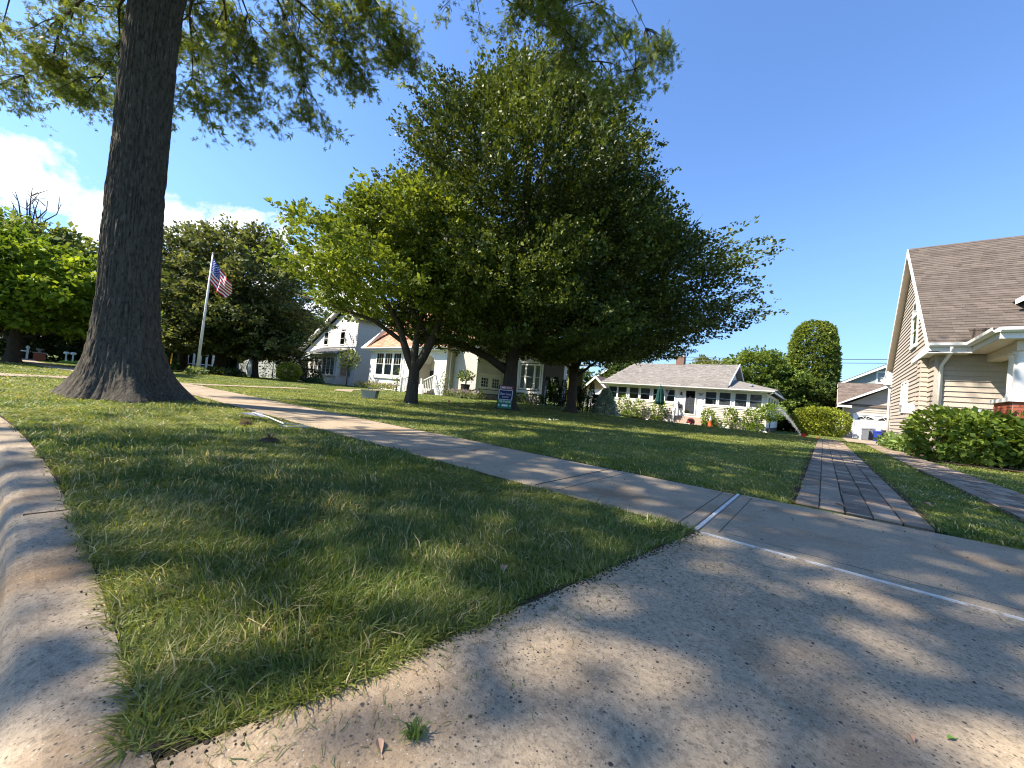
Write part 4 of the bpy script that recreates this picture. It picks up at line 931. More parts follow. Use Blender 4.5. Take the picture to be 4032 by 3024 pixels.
shrub('low_plant', 'small round green plant at the garage corner', 'plant', (1.0, 44.6), .5, .5, .55, MT['leaf'], (0.06, 0.12, 0.03), (0.17, 0.26, 0.07), 0.12, 0.08, 300, 121, up=1.0)
# plants before the bungalow
BG, BG2 = (0.075, 0.13, 0.02), (0.21, 0.29, 0.04)
for i, (x, w_, h_, lab) in enumerate(((-13.95, .62, 1.95, 'upright yellow green shrub nearest the blue spruce'), (-12.55, .60, 1.70, 'second upright shrub, left of the dark metal bench'), (-10.9, .62, 1.80, 'bushy shrub behind the closed green umbrella'),
                            (-7.05, .48, 1.42, 'shrub just right of the bungalow steps behind the orange cone'), (-5.5, .46, 1.62, 'tall shrub under the third window right of the door'), (-4.25, .44, 1.62, 'tall narrow shrub left of the lollipop shrub'))):
    shrub('yellow_green_shrub', lab, 'shrub', (x, 33.3), w_, .45, h_, MT['leaf'], BG, BG2, 0.14, 0.09, 620, 130 + i, 'shrubs planted along the bungalow wall', box=2.4, shell=.35, up=.9, hole=.2)
for i, (x, y, w_, h_, lab) in enumerate(((-13.4, 32.75, .45, .62, 'low round shrub between the first two upright shrubs'), (-6.4, 32.8, .45, .72, 'low shrub right of the orange cone'), (-3.75, 32.9, .45, .62, 'low bright shrub at the foot of the lollipop shrub'), (-10.9, 32.75, .42, .5, 'low shrub at the foot of the closed umbrella'))):
    shrub('low_shrub', lab, 'shrub', (x, y), w_, .4, h_, MT['leaf'], BG, BG2, 0.12, 0.08, 300, 140 + i, up=.9, hole=.15)
shrub('low_shrub', 'low grey green shrub under the second last window of the bungalow', 'shrub', (-4.95, 32.9), .5, .4, .52, MT['leaf'], (0.13, 0.16, 0.09), (0.30, 0.33, 0.2), 0.11, 0.07, 280, 146, up=.9)
shrub('lollipop_shrub', 'round headed shrub on a single stem at the right corner of the bungalow', 'shrub', (-2.95, 32.7), 1.0, .8, 2.1, MT['leaf'], BG, BG2, 0.14, 0.09, 1300, 147, z0=.85, stem=.035, up=.9, shell=.4, hole=.15)
# blue spruce
def cone_tree(name, label, c, h, r, base_c, alt_c, ll, lw, n, seed, group=None, top=0.06, zpow=1.0, m='leaf', belly=0.0, updir=0.2):
    x, y = c; zg = Tf(x, y); t = thing(name, label, 'conifer', group, (x, y, zg)); rg = np.random.default_rng(seed)
    f = rg.random(n) ** zpow; z = 0.03 * h + f * h * .97
    rad = (r * (1 - f) ** 0.85 + top) * (1 + belly * np.sin(np.pi * np.clip(f * 1.4, 0, 1)))
    az = rg.random(n) * 6.283; rad = rad * (0.62 + 0.42 * rg.random(n)) * (1 + .10 * np.sin(az * 5 + z * 9) + .07 * np.sin(az * 3 - z * 14))
    P = np.stack([x + rad * np.cos(az), y + rad * np.sin(az), zg + z], 1); D = np.stack([np.cos(az), np.sin(az), np.full(n, updir)], 1)
    leafcloud('foliage', P, D, ll, lw, MT[m], leafcols(n, rg, base_c, alt_c, .2), seed + 1, t, up=.6)
    MB().tube([(x, y, zg - .03), (x, y, zg + h * .9)], [.05 * h / 2, .01], 7).build('trunk', MT['twig'], t)
    return t
cone_tree('blue_spruce', 'small blue grey spruce at the left corner of the bungalow', (-12.07, 25.5), 1.9, .92, (0.22, 0.29, 0.25), (0.50, 0.60, 0.54), 0.14, 0.055, 6500, 150)
# dark arborvitae row behind the tall evergreens
arb = [(-15.2, 22.6, 2.0, .50, 'widest dark arborvitae at the left end of the row by the white house'), (-14.7, 22.95, 2.05, .42, 'second dark arborvitae from the left'), (-14.25, 23.3, 1.95, .42, 'third dark arborvitae, just left of the right tree trunk'),
       (-13.9, 23.6, 1.45, .36, 'short arborvitae mostly hidden by the right tree trunk'), (-13.45, 24.0, 1.70, .34, 'arborvitae just right of the right tree trunk'), (-13.12, 24.2, 1.85, .28, 'slim arborvitae left of the brown fence gate'),
       (-12.95, 25.0, 2.15, .30, 'slim tall arborvitae at the post of the brown fence gate'), (-12.7, 26.4, 1.85, .28, 'small arborvitae behind the brown gate'), (-12.3, 26.9, 1.8, .28, 'small bright tipped arborvitae next to the blue spruce')]
for i, (x, y, h_, r_, lab) in enumerate(arb):
    cone_tree('arborvitae', lab, (x, y), h_, r_, (0.014, 0.030, 0.008), (0.05, 0.085, 0.015), .09, .04, 1500, 160 + i, 'arborvitae row between the houses', belly=.25)
for i, (x, y, lab) in enumerate(((-39.3, 13.6, 'dark arborvitae left of the pale forked stem'), (-38.6, 14.2, 'dark arborvitae behind the pale forked stem'), (-36.6, 14.6, 'dark arborvitae right of the pale forked stem'), (-35.9, 15.1, 'dark arborvitae beside the round yellow green bush'))):
    cone_tree('arborvitae', lab, (x, y), 2.2, .65, (0.010, 0.022, 0.006), (0.04, 0.07, 0.012), .12, .06, 800, 180 + i, 'dark arborvitae before the grey house', belly=.4, top=.15)
# shrubs before the white houses
shrub('round_bush', 'round clipped yellow green bush beside the white gabled house', 'shrub', (-32.5, 12.4), .88, .85, 1.42, MT['leaf'], (0.09, 0.13, 0.018), (0.29, 0.32, 0.05), .12, .08, 3000, 190, shell=.75, hole=.08)
shrub('clipped_yew', 'dark flat topped clipped yew under the blue shaded porch window', 'shrub', (-34.4, 14.6), 1.55, .8, 1.15, MT['leaf'], (0.014, 0.024, 0.008), (0.075, 0.085, 0.025), .09, .05, 3600, 191, box=3.4, shell=.85, hole=.05, z0=.15)
shrub('hosta', 'low blue green hostas in front of the dark clipped yew', 'plant', (-32.9, 14.6), 1.3, .5, .42, MT['leaf'], (0.035, 0.075, 0.03), (0.10, 0.17, 0.07), .2, .12, 420, 192, up=1.1, shell=.3)
shrub('small_tree', 'small two stemmed shrub tree in front of the shaded side wall', 'small tree', (-30.6, 16.1), 1.0, .9, 3.1, MT['leaf'], (0.10, 0.13, 0.04), (0.26, 0.30, 0.09), .17, .10, 620, 193, z0=1.35, stem=.05, shell=.2, hole=.25)
for i, (x, y, lab) in enumerate(((-24.5, 16.7, 'thin young conifer left of the white stair railing'), (-19.5, 16.9, 'thin young shrub right of the white stair railing'))):
    shrub('young_conifer', lab, 'shrub', (x, y), .42, .4, 1.7, MT['leaf'], (0.09, 0.12, 0.05), (0.26, 0.29, 0.13), .12, .05, 300, 195 + i, shell=.1, hole=.3)
def lavender(label, x0, x1, y, n, seed, h=0.55, yel=0.0):
    t = thing('lavender_border', label, 'flowers', None, ((x0 + x1) / 2, y, Tf(x0, y))); rg = np.random.default_rng(seed)
    P = np.stack([rg.uniform(x0, x1, n), y + rg.normal(0, .22, n), np.zeros(n)], 1); P[:, 2] = T(P[:, 0], P[:, 1]) + rg.random(n) * h * .75
    D = np.tile(np.array([0, 0, 1.6]), (n, 1)) + rg.normal(0, .3, (n, 3))
    g = leafcols(n, rg, (0.11, 0.15, 0.07), (0.27, 0.29, 0.15), .2)
    fl = (P[:, 2] - T(P[:, 0], P[:, 1]) > h * .45) & (rg.random(n) < .55); g[fl] = np.array([0.36, 0.27, 0.42]) * rg.uniform(.7, 1.3, (fl.sum(), 1))
    if yel: fy = rg.random(n) < yel; g[fy] = np.array([0.50, 0.50, 0.10]) * rg.uniform(.6, 1.1, (fy.sum(), 1))
    o = leafcloud('foliage', P, D, .17, .045, MT['purple'], g, seed + 1, t, up=.3); o['kind'] = 'stuff'
lavender('lavender border with yellow flowers under the triple window of the white house', -30.6, -25.0, 17.0, 1500, 200, yel=.30)
lavender('purple lavender border right of the white stair railing', -19.3, -16.4, 17.0, 1100, 201)
shrub('low_shrub', 'dark low shrub at the stone foundation of the white house', 'shrub', (-17.4, 17.7), .8, .4, .55, MT['leaf'], (0.03, 0.06, 0.02), (0.10, 0.15, 0.05), .12, .06, 500, 203)
shrub('clipped_hedge', 'dark low clipped hedge under the right hand windows of the white house', 'hedge', (-15.7, 20.9), 1.55, .35, .62, MT['leaf'], (0.018, 0.036, 0.010), (0.06, 0.09, 0.02), .09, .05, 2200, 204, box=4, shell=.7)
shrub('potted_shrub', 'small leafy shrub in a tall dark planter against the white wall', 'plant', (-18.0, 17.4), .62, .5, 1.75, MT['leaf'], (0.06, 0.10, 0.03), (0.20, 0.25, 0.08), .14, .09, 330, 205, z0=1.05, stem=.03, up=.9, shell=.3)
shrub('bare_shrub', 'twiggy dark shrub beside the central tree trunk', 'shrub', (-14.0, 19.2), .5, .4, 1.55, MT['leaf'], (0.03, 0.05, 0.03), (0.08, 0.10, 0.07), .08, .04, 160, 206, shell=.2, hole=.3)
# left of the oak
for i, (x, y, w_, h_, lab) in enumerate(((-72, 6, 5, 5.0, 'tall dark screen of evergreens far behind the mailboxes'), (-74, -3, 5, 5.5, 'tall dark screen of evergreens far behind the maple trunk'), (-76, -12, 6, 6, 'tall dark screen of evergreens at the far left edge'), (-68, 13, 5, 4.5, 'tall dark screen of evergreens behind the grey house end'))):
    shrub('evergreen_screen', lab, 'hedge', (x, y), w_, w_, h_, MT['leaf'], (0.016, 0.030, 0.010), (0.06, 0.085, 0.025), .60, .40, 5200, 310 + i, 'dark evergreen screen on the far left', box=3, shell=.6, hole=0)
for i, (x, y, w_, h_, lab) in enumerate(((-57.5, 4.6, 2.6, 2.2, 'dark hedge bush behind the pair of mailboxes'), (-59.5, 1.0, 2.8, 2.6, 'dark hedge bush behind the brick pillar'), (-61, -2.4, 2.8, 2.8, 'dark hedge bush behind the white post'))):
    shrub('dark_hedge', lab, 'hedge', (x, y), w_, w_, h_, MT['leaf'], (0.012, 0.026, 0.010), (0.04, 0.065, 0.02), .3, .18, 1300, 210 + i, 'dark hedge closing the lawn on the far left', box=3, shell=.7)
shrub('hosta', 'hosta clump at the foot of the flagpole', 'plant', (-33.9, 7.0), 1.0, .6, .42, MT['leaf'], (0.08, 0.13, 0.04), (0.28, 0.33, 0.18), .2, .12, 420, 215, up=1.0, shell=.3)
shrub('hosta', 'dark hosta bed behind the flagpole under the rounded trees', 'plant', (-36.6, 9.4), 1.7, 1.2, .5, MT['leaf'], (0.035, 0.06, 0.02), (0.13, 0.17, 0.06), .25, .15, 700, 216, up=1.0, shell=.2)
shrub('flower_bush', 'green bushes with pale flowers left of the flagpole', 'shrub', (-40.5, 5.8), 1.7, 1.4, 1.25, MT['leaf'], (0.06, 0.11, 0.03), (0.19, 0.27, 0.08), .22, .14, 1400, 217, up=.9)
shrub('flower_bush', 'low green bush by the amber marker post', 'shrub', (-37.8, 4.6), 1.0, .9, .8, MT['leaf'], (0.06, 0.11, 0.03), (0.20, 0.27, 0.09), .2, .13, 600, 218, up=.9)

# ------------------------------------------------------------------ building kit
def plane(origin, u, nrm):
    o_ = Vector(origin); u = Vector(u); nrm = Vector(nrm)
    return lambda uu, z, w_=0.0: tuple(o_ + u * uu + nrm * w_ + Vector((0, 0, z)))
def street_wall(p): return plane((0, p, 0), (1, 0, 0), (0, -1, 0))     # faces the street; u is x
def left_wall(a): return plane((a, 0, 0), (0, 1, 0), (-1, 0, 0))       # faces -x; u is y
def right_wall(a): return plane((a, 0, 0), (0, 1, 0), (1, 0, 0))       # faces +x; u is y
def poly_span(poly, z):
    xs = []
    n = len(poly)
    for i in range(n):
        (u0, z0_), (u1, z1_) = poly[i], poly[(i + 1) % n]
        if (z0_ <= z < z1_) or (z1_ <= z < z0_): xs.append(u0 + (u1 - u0) * (z - z0_) / (z1_ - z0_))
    return (min(xs), max(xs)) if len(xs) >= 2 else None
def boards(parent, P, poly, exp, m, holes=(), thick=0.020, joined=False, name='siding_board', lap=0.006, z0=None, backing=True, seed=1, split=None):
    """lapped weatherboards clipped to a wall outline; each board an object unless joined"""
    zmin = min(q[1] for q in poly); zmax = max(q[1] for q in poly); z = zmin if z0 is None else z0; J = MB(); rr = random.Random(seed)
    while z < zmax - 0.02:
        za, zb = z, min(z + exp, zmax)
        s0 = poly_span(poly, za + 0.002); s1 = poly_span(poly, min(zb, zmax) - 0.002)
        if s0 is None: s0 = s1
        if s1 is None: s1 = s0
        if s0 is None: z += exp; continue
        cuts = []
        for (h0, h1, hz0, hz1) in holes:
            if hz0 < zb - 0.02 and hz1 > za + 0.02: cuts.append((h0, h1))
        cuts.sort(); segs = []; cur = min(s0[0], s1[0])
        end = max(s0[1], s1[1])
        for c0, c1 in cuts:
            if c1 <= cur: continue
            if c0 > cur: segs.append((cur, min(c0, end)))
            cur = max(cur, c1)
        if cur < end: segs.append((cur, end))
        if split:
            ns = []
            for (q0, q1) in segs:
                c = q0 + rr.uniform(0.3, 1) * split
                while c < q1 - 0.3: ns.append((q0, c - 0.002)); q0 = c + 0.002; c += split
                ns.append((q0, q1))
            segs = ns
        for (q0, q1) in segs:
            if q1 - q0 < 0.02: continue
            b0, t0 = max(q0, s0[0]), max(q0, s1[0]); b1, t1_ = min(q1, s0[1]), min(q1, s1[1])
            if b1 - b0 < 0.01 and t1_ - t0 < 0.01: continue
            b1 = max(b1, b0 + .005); t1_ = max(t1_, t0 + .005)
            b = J if joined else MB()
            b.hexa([P(b0, za, 0), P(b1, za, 0), P(b1, za, thick), P(b0, za, thick), P(t0, zb, 0), P(t1_, zb, 0), P(t1_, zb, lap), P(t0, zb, lap)])
            if not joined: b.build(name, m, parent)
        z += exp
    if joined and J.v:
        o = J.build(name + 's', m, parent); o['kind'] = 'stuff'
    if backing:
        MB().poly([P(u, z_, -0.004) for u, z_ in poly]).build('wall', MT['shadow_gap'], parent)
def window(parent, P, u0, u1, z0_, z1_, trim=0.09, cols=1, rows=1, sash=True, back='dark', frame='white', depth=0.05, muntin=0.018, label=None, lower=None, split=None):
    """window frame (part) with its panes, muntins and blind (sub-parts)"""
    f = MB(); t = trim
    f.obox(P, u0 - t, u0, z0_ - t, z1_ + t, 0.0, depth); f.obox(P, u1, u1 + t, z0_ - t, z1_ + t, 0.0, depth)
    f.obox(P, u0, u1, z1_, z1_ + t, 0.0, depth - .002); f.obox(P, u0 - t * .3, u1 + t * .3, z0_ - t, z0_, 0.0, depth + 0.03)
    fo = f.build('window', MT[frame], parent)
    if label: fo['label'] = label
    zm = (z0_ + z1_) / 2 if split is None else z0_ + (z1_ - z0_) * split
    MB().poly([P(u0, z0_, 0.001), P(u1, z0_, 0.001), P(u1, z1_, 0.001), P(u0, z1_, 0.001)]).build('blind' if 'blind' in back else 'room_behind', MT[back], fo)
    if lower: MB().poly([P(u0, z0_, 0.006), P(u1, z0_, 0.006), P(u1, zm, 0.006), P(u0, zm, 0.006)]).build('blind', MT[lower], fo)
    g = MB()
    s_ = MB(); k = 0.022
    s_.obox(P, u0, u0 + k, z0_, z1_, .012, .032); s_.obox(P, u1 - k, u1, z0_, z1_, .012, .032); s_.obox(P, u0 + k, u1 - k, z0_, z0_ + k, .012, .031); s_.obox(P, u0 + k, u1 - k, z1_ - k, z1_, .012, .031)
    if sash: s_.obox(P, u0 + k, u1 - k, zm - k * .7, zm + k * .7, .012, .036)
    s_.build('sash', MT[frame], fo)
    MB().poly([P(u0 + k, z0_ + k, 0.018), P(u1 - k, z0_ + k, 0.018), P(u1 - k, z1_ - k, 0.018), P(u0 + k, z1_ - k, 0.018)]).build('pane', MT['glass'], fo)
    if cols > 1 or rows > 1:
        mm = MB(); ztop0 = zm if sash else z0_
        for i in range(1, cols):
            u = u0 + (u1 - u0) * i / cols; mm.obox(P, u - muntin / 2, u + muntin / 2, ztop0, z1_ - k, .020, .030)
        for j in range(1, rows):
            z = ztop0 + (z1_ - ztop0) * j / rows; mm.obox(P, u0 + k, u1 - k, z - muntin / 2, z + muntin / 2, .0205, .0305)
        mm.build('muntins', MT[frame], fo)
    return fo
def shingles(parent, O, U, V, lu, lv, exp, wid, m, nparts=0, name='shingle', seed=1, clip=None, thick=0.012, jitter=0.0, prefer=None):
    """overlapping shingles on a roof plane: O eave corner, U along the eave, V up the slope (unit vectors)"""
    O, U, V = Vector(O), Vector(U), Vector(V); Nn = U.cross(V).normalized()
    if Nn.z < 0: Nn = -Nn
    rr = random.Random(seed); J = MB(); cells = []
    nr = int(lv / exp) + 1
    for j in range(nr):
        v0 = j * exp; off = rr.random() * wid; x = -off
        while x < lu:
            w_ = wid * rr.uniform(1 - .5 * jitter - .1, 1 + .5 * jitter + .1)
            u0, u1 = max(x, 0), min(x + w_, lu); x += w_
            if u1 - u0 < .03: continue
            if v0 > lv - .02: continue
            if clip and not clip((u0 + u1) / 2, v0): continue
            cells.append((u0, u1, v0, min(v0 + exp, lv)))
    def geo(u0, u1, v0, v1, r):
        g = 0.004; t = thick * r.uniform(.75, 1.35)
        q = lambda u, v, n: tuple(O + U * u + V * v + Nn * n)
        return [q(u0 + g, v0, .001), q(u1 - g, v0, .001), q(u1 - g, v1 + .01, .000), q(u0 + g, v1 + .01, .000), q(u0 + g, v0, t + .004), q(u1 - g, v0, t + .004), q(u1 - g, v1 + .01, .005), q(u0 + g, v1 + .01, .005)]
    order = sorted(range(len(cells)), key=(lambda i: prefer(cells[i])) if prefer else (lambda i: i))
    single = set(order[:nparts])
    for i, c in enumerate(cells):
        if i in single: MB().hexa(geo(*c, rr)).build(name, m, parent)
        else: J.hexa(geo(*c, rr))
    if J.v:
        o = J.build('roof_' + name + 's', m, parent); o['kind'] = 'stuff'
def prism(pts, d, m, name, parent):
    """closed polygon extruded by vector d"""
    b = MB(); d = Vector(d); n = len(pts); p2 = [tuple(Vector(p) + d) for p in pts]
    b.poly(list(reversed(pts))); b.poly(p2)
    for i in range(n): k = (i + 1) % n; b.poly([pts[i], pts[k], p2[k], p2[i]])
    return b.build(name, m, parent)
def slabroof(parent, corners, thick, m, name='roof'):
    """roof slab from four corners (top surface), given thickness downwards"""
    b = MB(); lo = [(x, y, z - thick) for x, y, z in corners]
    b.hexa(lo + list(corners)); return b.build(name, m, parent)

# ================================================================== the beige house on the right
RH = thing('beige_house', 'beige weatherboarded house with a steep brown shingle roof and white porch columns, at the right', 'house', None, (6.5, 21, 0))
FP, SA = 16.5, 2.44; BP = 25.67; SX = MT['beige_siding']
Pf = street_wall(FP); Ps = left_wall(SA)
MB().box(SA + .02, 11.5, FP + .02, BP, -0.4, 2.95).build('house_core', MT['shadow_gap'], RH)
boards(RH, Pf, [(SA + .02, 0.42), (5.75, 0.42), (5.75, 2.98), (SA + .02, 2.98)], 0.148, SX, seed=2, thick=.032)
MB().box(SA + .0, 6.0, FP + .015, FP + .3, -0.1, .42).build('foundation', MT['stone'], RH)
MB().box(SA + .015, SA + .3, FP + .3, BP, -0.4, .42).build('foundation', MT['stone'], RH)
apexy, apexz = 21.05, 7.78
slope = (apexz - 3.22) / (apexy - 16.0); slope_b = (apexz - 3.2) / (26.1 - apexy)
gab = [(FP, 0.42), (BP, 0.42), (BP, 3.35), (apexy, apexz - 0.26), (FP, 3.35)]
wins = [(20.93, 22.41, 1.38, 2.62)]
gw = (19.46, 20.76)
boards(RH, Ps, gab, 0.148, SX, holes=[(20.88, 22.44, 1.35, 2.66), (gw[0] - .02, gw[1] + .02, 3.66, 5.2), (19.72, 20.5, 5.2, 5.62), (18.9, 20.5, 1.25, 1.62)], seed=3, thick=.032)
window(RH, Ps, 21.02, 21.58, 1.47, 2.53, trim=.07, back='blind')
window(RH, Ps, 21.78, 22.34, 1.47, 2.53, trim=.07, back='blind')
# arched gable window
gwf = window(RH, Ps, 19.60, 20.62, 3.80, 4.86, trim=.12, back='screen', sash=True)
ar = MB(); pts = []
cu, cz = 20.11, 4.99
arc = [(cu + .42 * math.cos(t), cz + .50 * math.sin(t)) for t in np.linspace(0, math.pi, 13)]
arc2 = [(cu + .33 * math.cos(t), cz + .39 * math.sin(t)) for t in np.linspace(0, math.pi, 13)]
for i in range(12):
    ar.hexa([Ps(*arc[i], 0), Ps(*arc2[i], 0), Ps(*arc2[i], .06), Ps(*arc[i], .06), Ps(*arc[i + 1], 0), Ps(*arc2[i + 1], 0), Ps(*arc2[i + 1], .06), Ps(*arc[i + 1], .06)])
ar.build('arched_trim', MT['white'], gwf); MB().poly([Ps(u, z, .02) for u, z in arc2]).build('pane', MT['glass'], gwf); MB().poly([Ps(u, z, .008) for u, z in arc2]).build('room_behind', MT['screen'], gwf)
# shallow corner chase on the side wall, under a long eave return
BA = SA - 0.18
boards(RH, left_wall(BA), [(17.3, .3), (17.78, .3), (17.78, 2.93), (17.3, 2.93)], 0.148, SX, seed=5, thick=.03)
boards(RH, street_wall(17.3), [(BA, .3), (SA, .3), (SA, 2.93), (BA, 2.93)], 0.148, SX, seed=6, thick=.03)
MB().box(BA + .01, SA, 17.31, 17.77, .0, 2.93).build('chase_core', MT['shadow_gap'], RH)
# window air conditioner
ac = MB(); ac.obox(Ps, 19.35, 20.05, 1.28, 1.62, 0, .32)
aco = ac.build('air_conditioner', MT['white'], RH)
vg = MB()
for i in range(6): vg.obox(Ps, 19.4, 20.0, 1.32 + i * .045, 1.345 + i * .045, .321, .325)
vg.build('vent_slats', MT['galv'], aco)
# main roof
rk = SA - 0.22                      # rake overhang
ex = 11.8
Vup = Vector((0, apexy - 16.0, apexz - 3.22)).normalized(); Lr = math.hypot(apexy - 16.0, apexz - 3.22)
slabroof(RH, [(rk, 16.0, 3.20), (ex, 16.0, 3.20), (ex, apexy, apexz - .01), (rk, apexy, apexz - .01)], .10, MT['roof_brown'], 'roof')
slabroof(RH, [(rk, apexy, apexz - .01), (ex, apexy, apexz - .01), (ex, 26.15, 3.2), (rk, 26.15, 3.2)], .10, MT['roof_brown'], 'rear_roof')
shingles(RH, (rk, 16.0, 3.20), (1, 0, 0), Vup, 4.4, Lr, 0.142, 0.33, MT['roof_brown'], nparts=290, seed=4, jitter=.6, prefer=lambda c: c[2] + 0.25 * c[0])
# rake boards and soffit of the gable
for (y0_, z0_, y1_, z1_) in ((16.0, 3.20, apexy, apexz), (26.15, 3.20, apexy, apexz)):
    prism([(rk - .025, y0_, z0_ - .26), (rk - .025, y0_, z0_ - .02), (rk - .025, y1_, z1_ - .02), (rk - .025, y1_, z1_ - .30)], (.03, 0, 0), MT['white'], 'rake_board', RH)
    prism([(rk + .006, y0_, z0_ - .24), (rk + .006, y1_, z1_ - .28), (SA - .002, y1_, z1_ - .28), (SA - .002, y0_, z0_ - .24)], (0, 0, .03), MT['stucco'], 'soffit', RH)
# boxed eave returns
prism([(rk, 25.55, 2.78), (rk, 26.35, 2.78), (rk, 26.35, 3.10), (rk, 25.55, 3.42)], (SA - rk, 0, 0), MT['white'], 'eave_return', RH)
prism([(rk, 16.02, 2.95), (rk, 18.85, 2.95), (rk, 18.85, 3.10), (rk, 16.4, 3.20), (rk, 16.02, 3.16)], (SA - rk - .01, 0, 0), MT['white'], 'eave_return', RH)
MB().box(SA - .01, 3.04, 16.02, FP, 2.93, 2.97).build('soffit', MT['stucco'], RH)
def gutter(parent, pts, name='gutter', r=.062):
    b = MB()
    for p, q in zip(pts[:-1], pts[1:]):
        p, q = Vector(p), Vector(q); d = (q - p).normalized(); n = Vector((d.y, -d.x, 0)).normalized()
        pr = [(0, 0), (0, -.10), (.07, -.115), (.115, -.07), (.125, 0), (.105, 0), (.10, -.05), (.06, -.09), (.015, -.08), (.015, 0)]
        A_2 = [tuple(p + n * x + Vector((0, 0, z))) for x, z in pr]; B_2 = [tuple(q + n * x + Vector((0, 0, z))) for x, z in pr]
        for i in range(len(pr)): k = (i + 1) % len(pr); b.poly([A_2[i], A_2[k], B_2[k], B_2[i]])
        b.poly(A_2); b.poly(list(reversed(B_2)))
    return b.build(name, MT['white'], parent)
gutter(RH, [(rk, 16.0, 3.21), (3.02, 16.0, 3.21)]); gutter(RH, [(3.04, 16.0, 3.215), (3.04, 13.86, 3.215)]); gutter(RH, [(3.04, 13.86, 3.21), (11, 13.86, 3.21)]); 
gutter(RH, [(rk - .05, 26.2, 3.16), (rk + .4, 26.2, 3.16)])
MB().tube([(2.66, 15.93, 3.1), (2.66, 16.1, 2.92), (2.56, 16.44, 2.62), (2.54, 16.44, .3)], .045, 8).build('downspout', MT['white'], RH, smooth=True)
MB().box(SA - .012, SA + .07, FP - .03, FP + .0, .42, 2.95).build('corner_board', MT['beige_siding'], RH)
MB().tube([(2.10, 26.2, 3.05), (2.2, 26.0, 2.85), (2.36, 25.72, 2.68), (2.38, 25.70, .1)], .05, 8).build('downspout', MT['white'], RH, smooth=True)
# porch
MB().box(rk, 3.06, 16.0, 16.03, 2.93, 3.19).build('fascia', MT['white'], RH); MB().box(3.05, 11, 13.865, 13.90, 2.96, 3.21).build('fascia', MT['white'], RH)
prism([(3.056, 13.9, 3.16), (3.056, 16.62, 3.68), (3.056, 16.62, 3.16)], (.03, 0, 0), MT['roof_brown'], 'roof_cheek', RH)
MB().box(3.055, 11, 13.88, 16.45, 2.96, 3.0).build('porch_ceiling', MT['stucco'], RH)
slabroof(RH, [(3.05, 13.86, 3.215), (11.5, 13.86, 3.215), (11.5, 16.6, 3.72), (3.05, 16.6, 3.72)], .06, MT['roof_brown'], 'porch_roof')
MB().box(3.05, 3.075, 13.95, 16.3, 2.98, 3.18).build('porch_fascia', MT['white'], RH)
MB().box(3.40, 3.66, 14.35, 16.46, 2.74, 2.95).build('porch_beam', MT['stucco'], RH)
MB().box(3.36, 11, 14.10, 14.36, 2.72, 2.95).build('porch_beam', MT['stucco'], RH)
def column(x, y, z0_, z1_, r):
    b = MB().lathe((x, y, 0), [(r * 1.35, z0_), (r * 1.35, z0_ + .05), (r * 1.18, z0_ + .08), (r * 1.05, z0_ + .13), (r, z0_ + .16), (r * .98, z0_ + (z1_ - z0_) * .5), (r * .84, z1_ - .14), (r * .95, z1_ - .11), (r * .88, z1_ - .09), (r * 1.15, z1_ - .05), (r * 1.2, z1_ - .04), (r * 1.2, z1_)], 28)
    return b.build('column', MT['white'], RH, smooth=True)
column(3.55, 15.0, 1.62, 2.74, .115); column(3.48, 14.3, 1.62, 2.72, .12)
MB().box(3.26, 3.95, 14.0, 15.35, 1.53, 1.62).build('pier_cap', MT['white'], RH)
MB().box(3.32, 3.9, 14.06, 15.29, -.1, 1.53).build('pier_core', MT['mortar'], RH)
def bricks(parent, P, u0, u1, z0_, z1_, bw=.20, bh=.065, th=.012):
    z = z1_; j = 0
    while z > z0_:
        x = u0 - (bw / 2 if j % 2 else 0)
        while x < u1:
            a0_, a1_ = max(x, u0) + .005, min(x + bw, u1) - .005
            if a1_ - a0_ > .03: MB().obox(P, a0_, a1_, z - bh + .005, z - .005, 0, th).build('brick', MT['brick'], parent)
            x += bw
        z -= bh + .003; j += 1
bricks(RH, street_wall(14.06), 3.32, 3.9, 1.0, 1.53); bricks(RH, left_wall(3.32), 14.06, 15.29, 1.0, 1.53)
MB().box(3.1, 3.42, 16.2, 16.3, 1.05, 1.42).build('porch_rail', MT['white'], RH)
# dormer roof just entering at the right edge
prism([(4.05, 17.1, 4.62), (4.9, 17.1, 5.25), (5.9, 17.1, 4.62)], (0, 2.2, 0), MT['roof_brown'], 'dormer_roof', RH)
prism([(4.0, 17.05, 4.46), (4.0, 17.05, 4.60), (4.95, 17.05, 5.28), (4.95, 17.05, 5.12)], (0, .06, 0), MT['white'], 'dormer_rake_board', RH)
MB().box(4.45, 5.6, 17.15, 19.0, 3.9, 4.75).build('dormer_wall', MT['beige_siding'], RH)

# ================================================================== garage at the end of the drive
GA = thing('garage', 'taupe garage with a white sectional door and brown roof behind the beige house', 'garage', None, (3.5, 47, -.35))
GP = 46.0; Pg = street_wall(GP); g0, g1 = 1.30, 7.6
MB().box(g0 + .02, 9.5, GP + .02, 52, -.45, 2.5).build('garage_core', MT['shadow_gap'], GA)
gp = [(g0, -.38), (g1, -.38), (g1, 2.6), (4.55, 4.42), (g0, 2.5)]
boards(GA, Pg, gp, .172, MT['taupe_siding'], holes=[(2.0, 4.95, -.4, 1.86)], seed=11, thick=.035)
MB().box(g0 - .06, g0 + .07, GP - .04, GP - .001, -.4, 2.45).build('corner_board', MT['white'], GA)
dr = MB(); dr.obox(Pg, 2.0, 2.1, -.38, 1.86, 0, .05); dr.obox(Pg, 4.85, 4.95, -.38, 1.86, 0, .05); dr.obox(Pg, 2.1, 4.85, 1.76, 1.86, 0, .048); dr.build('door_frame', MT['white'], GA)
door = MB().obox(Pg, 2.1, 4.85, -.36, 1.76, -.03, .004).build('garage_door', MT['white'], GA)
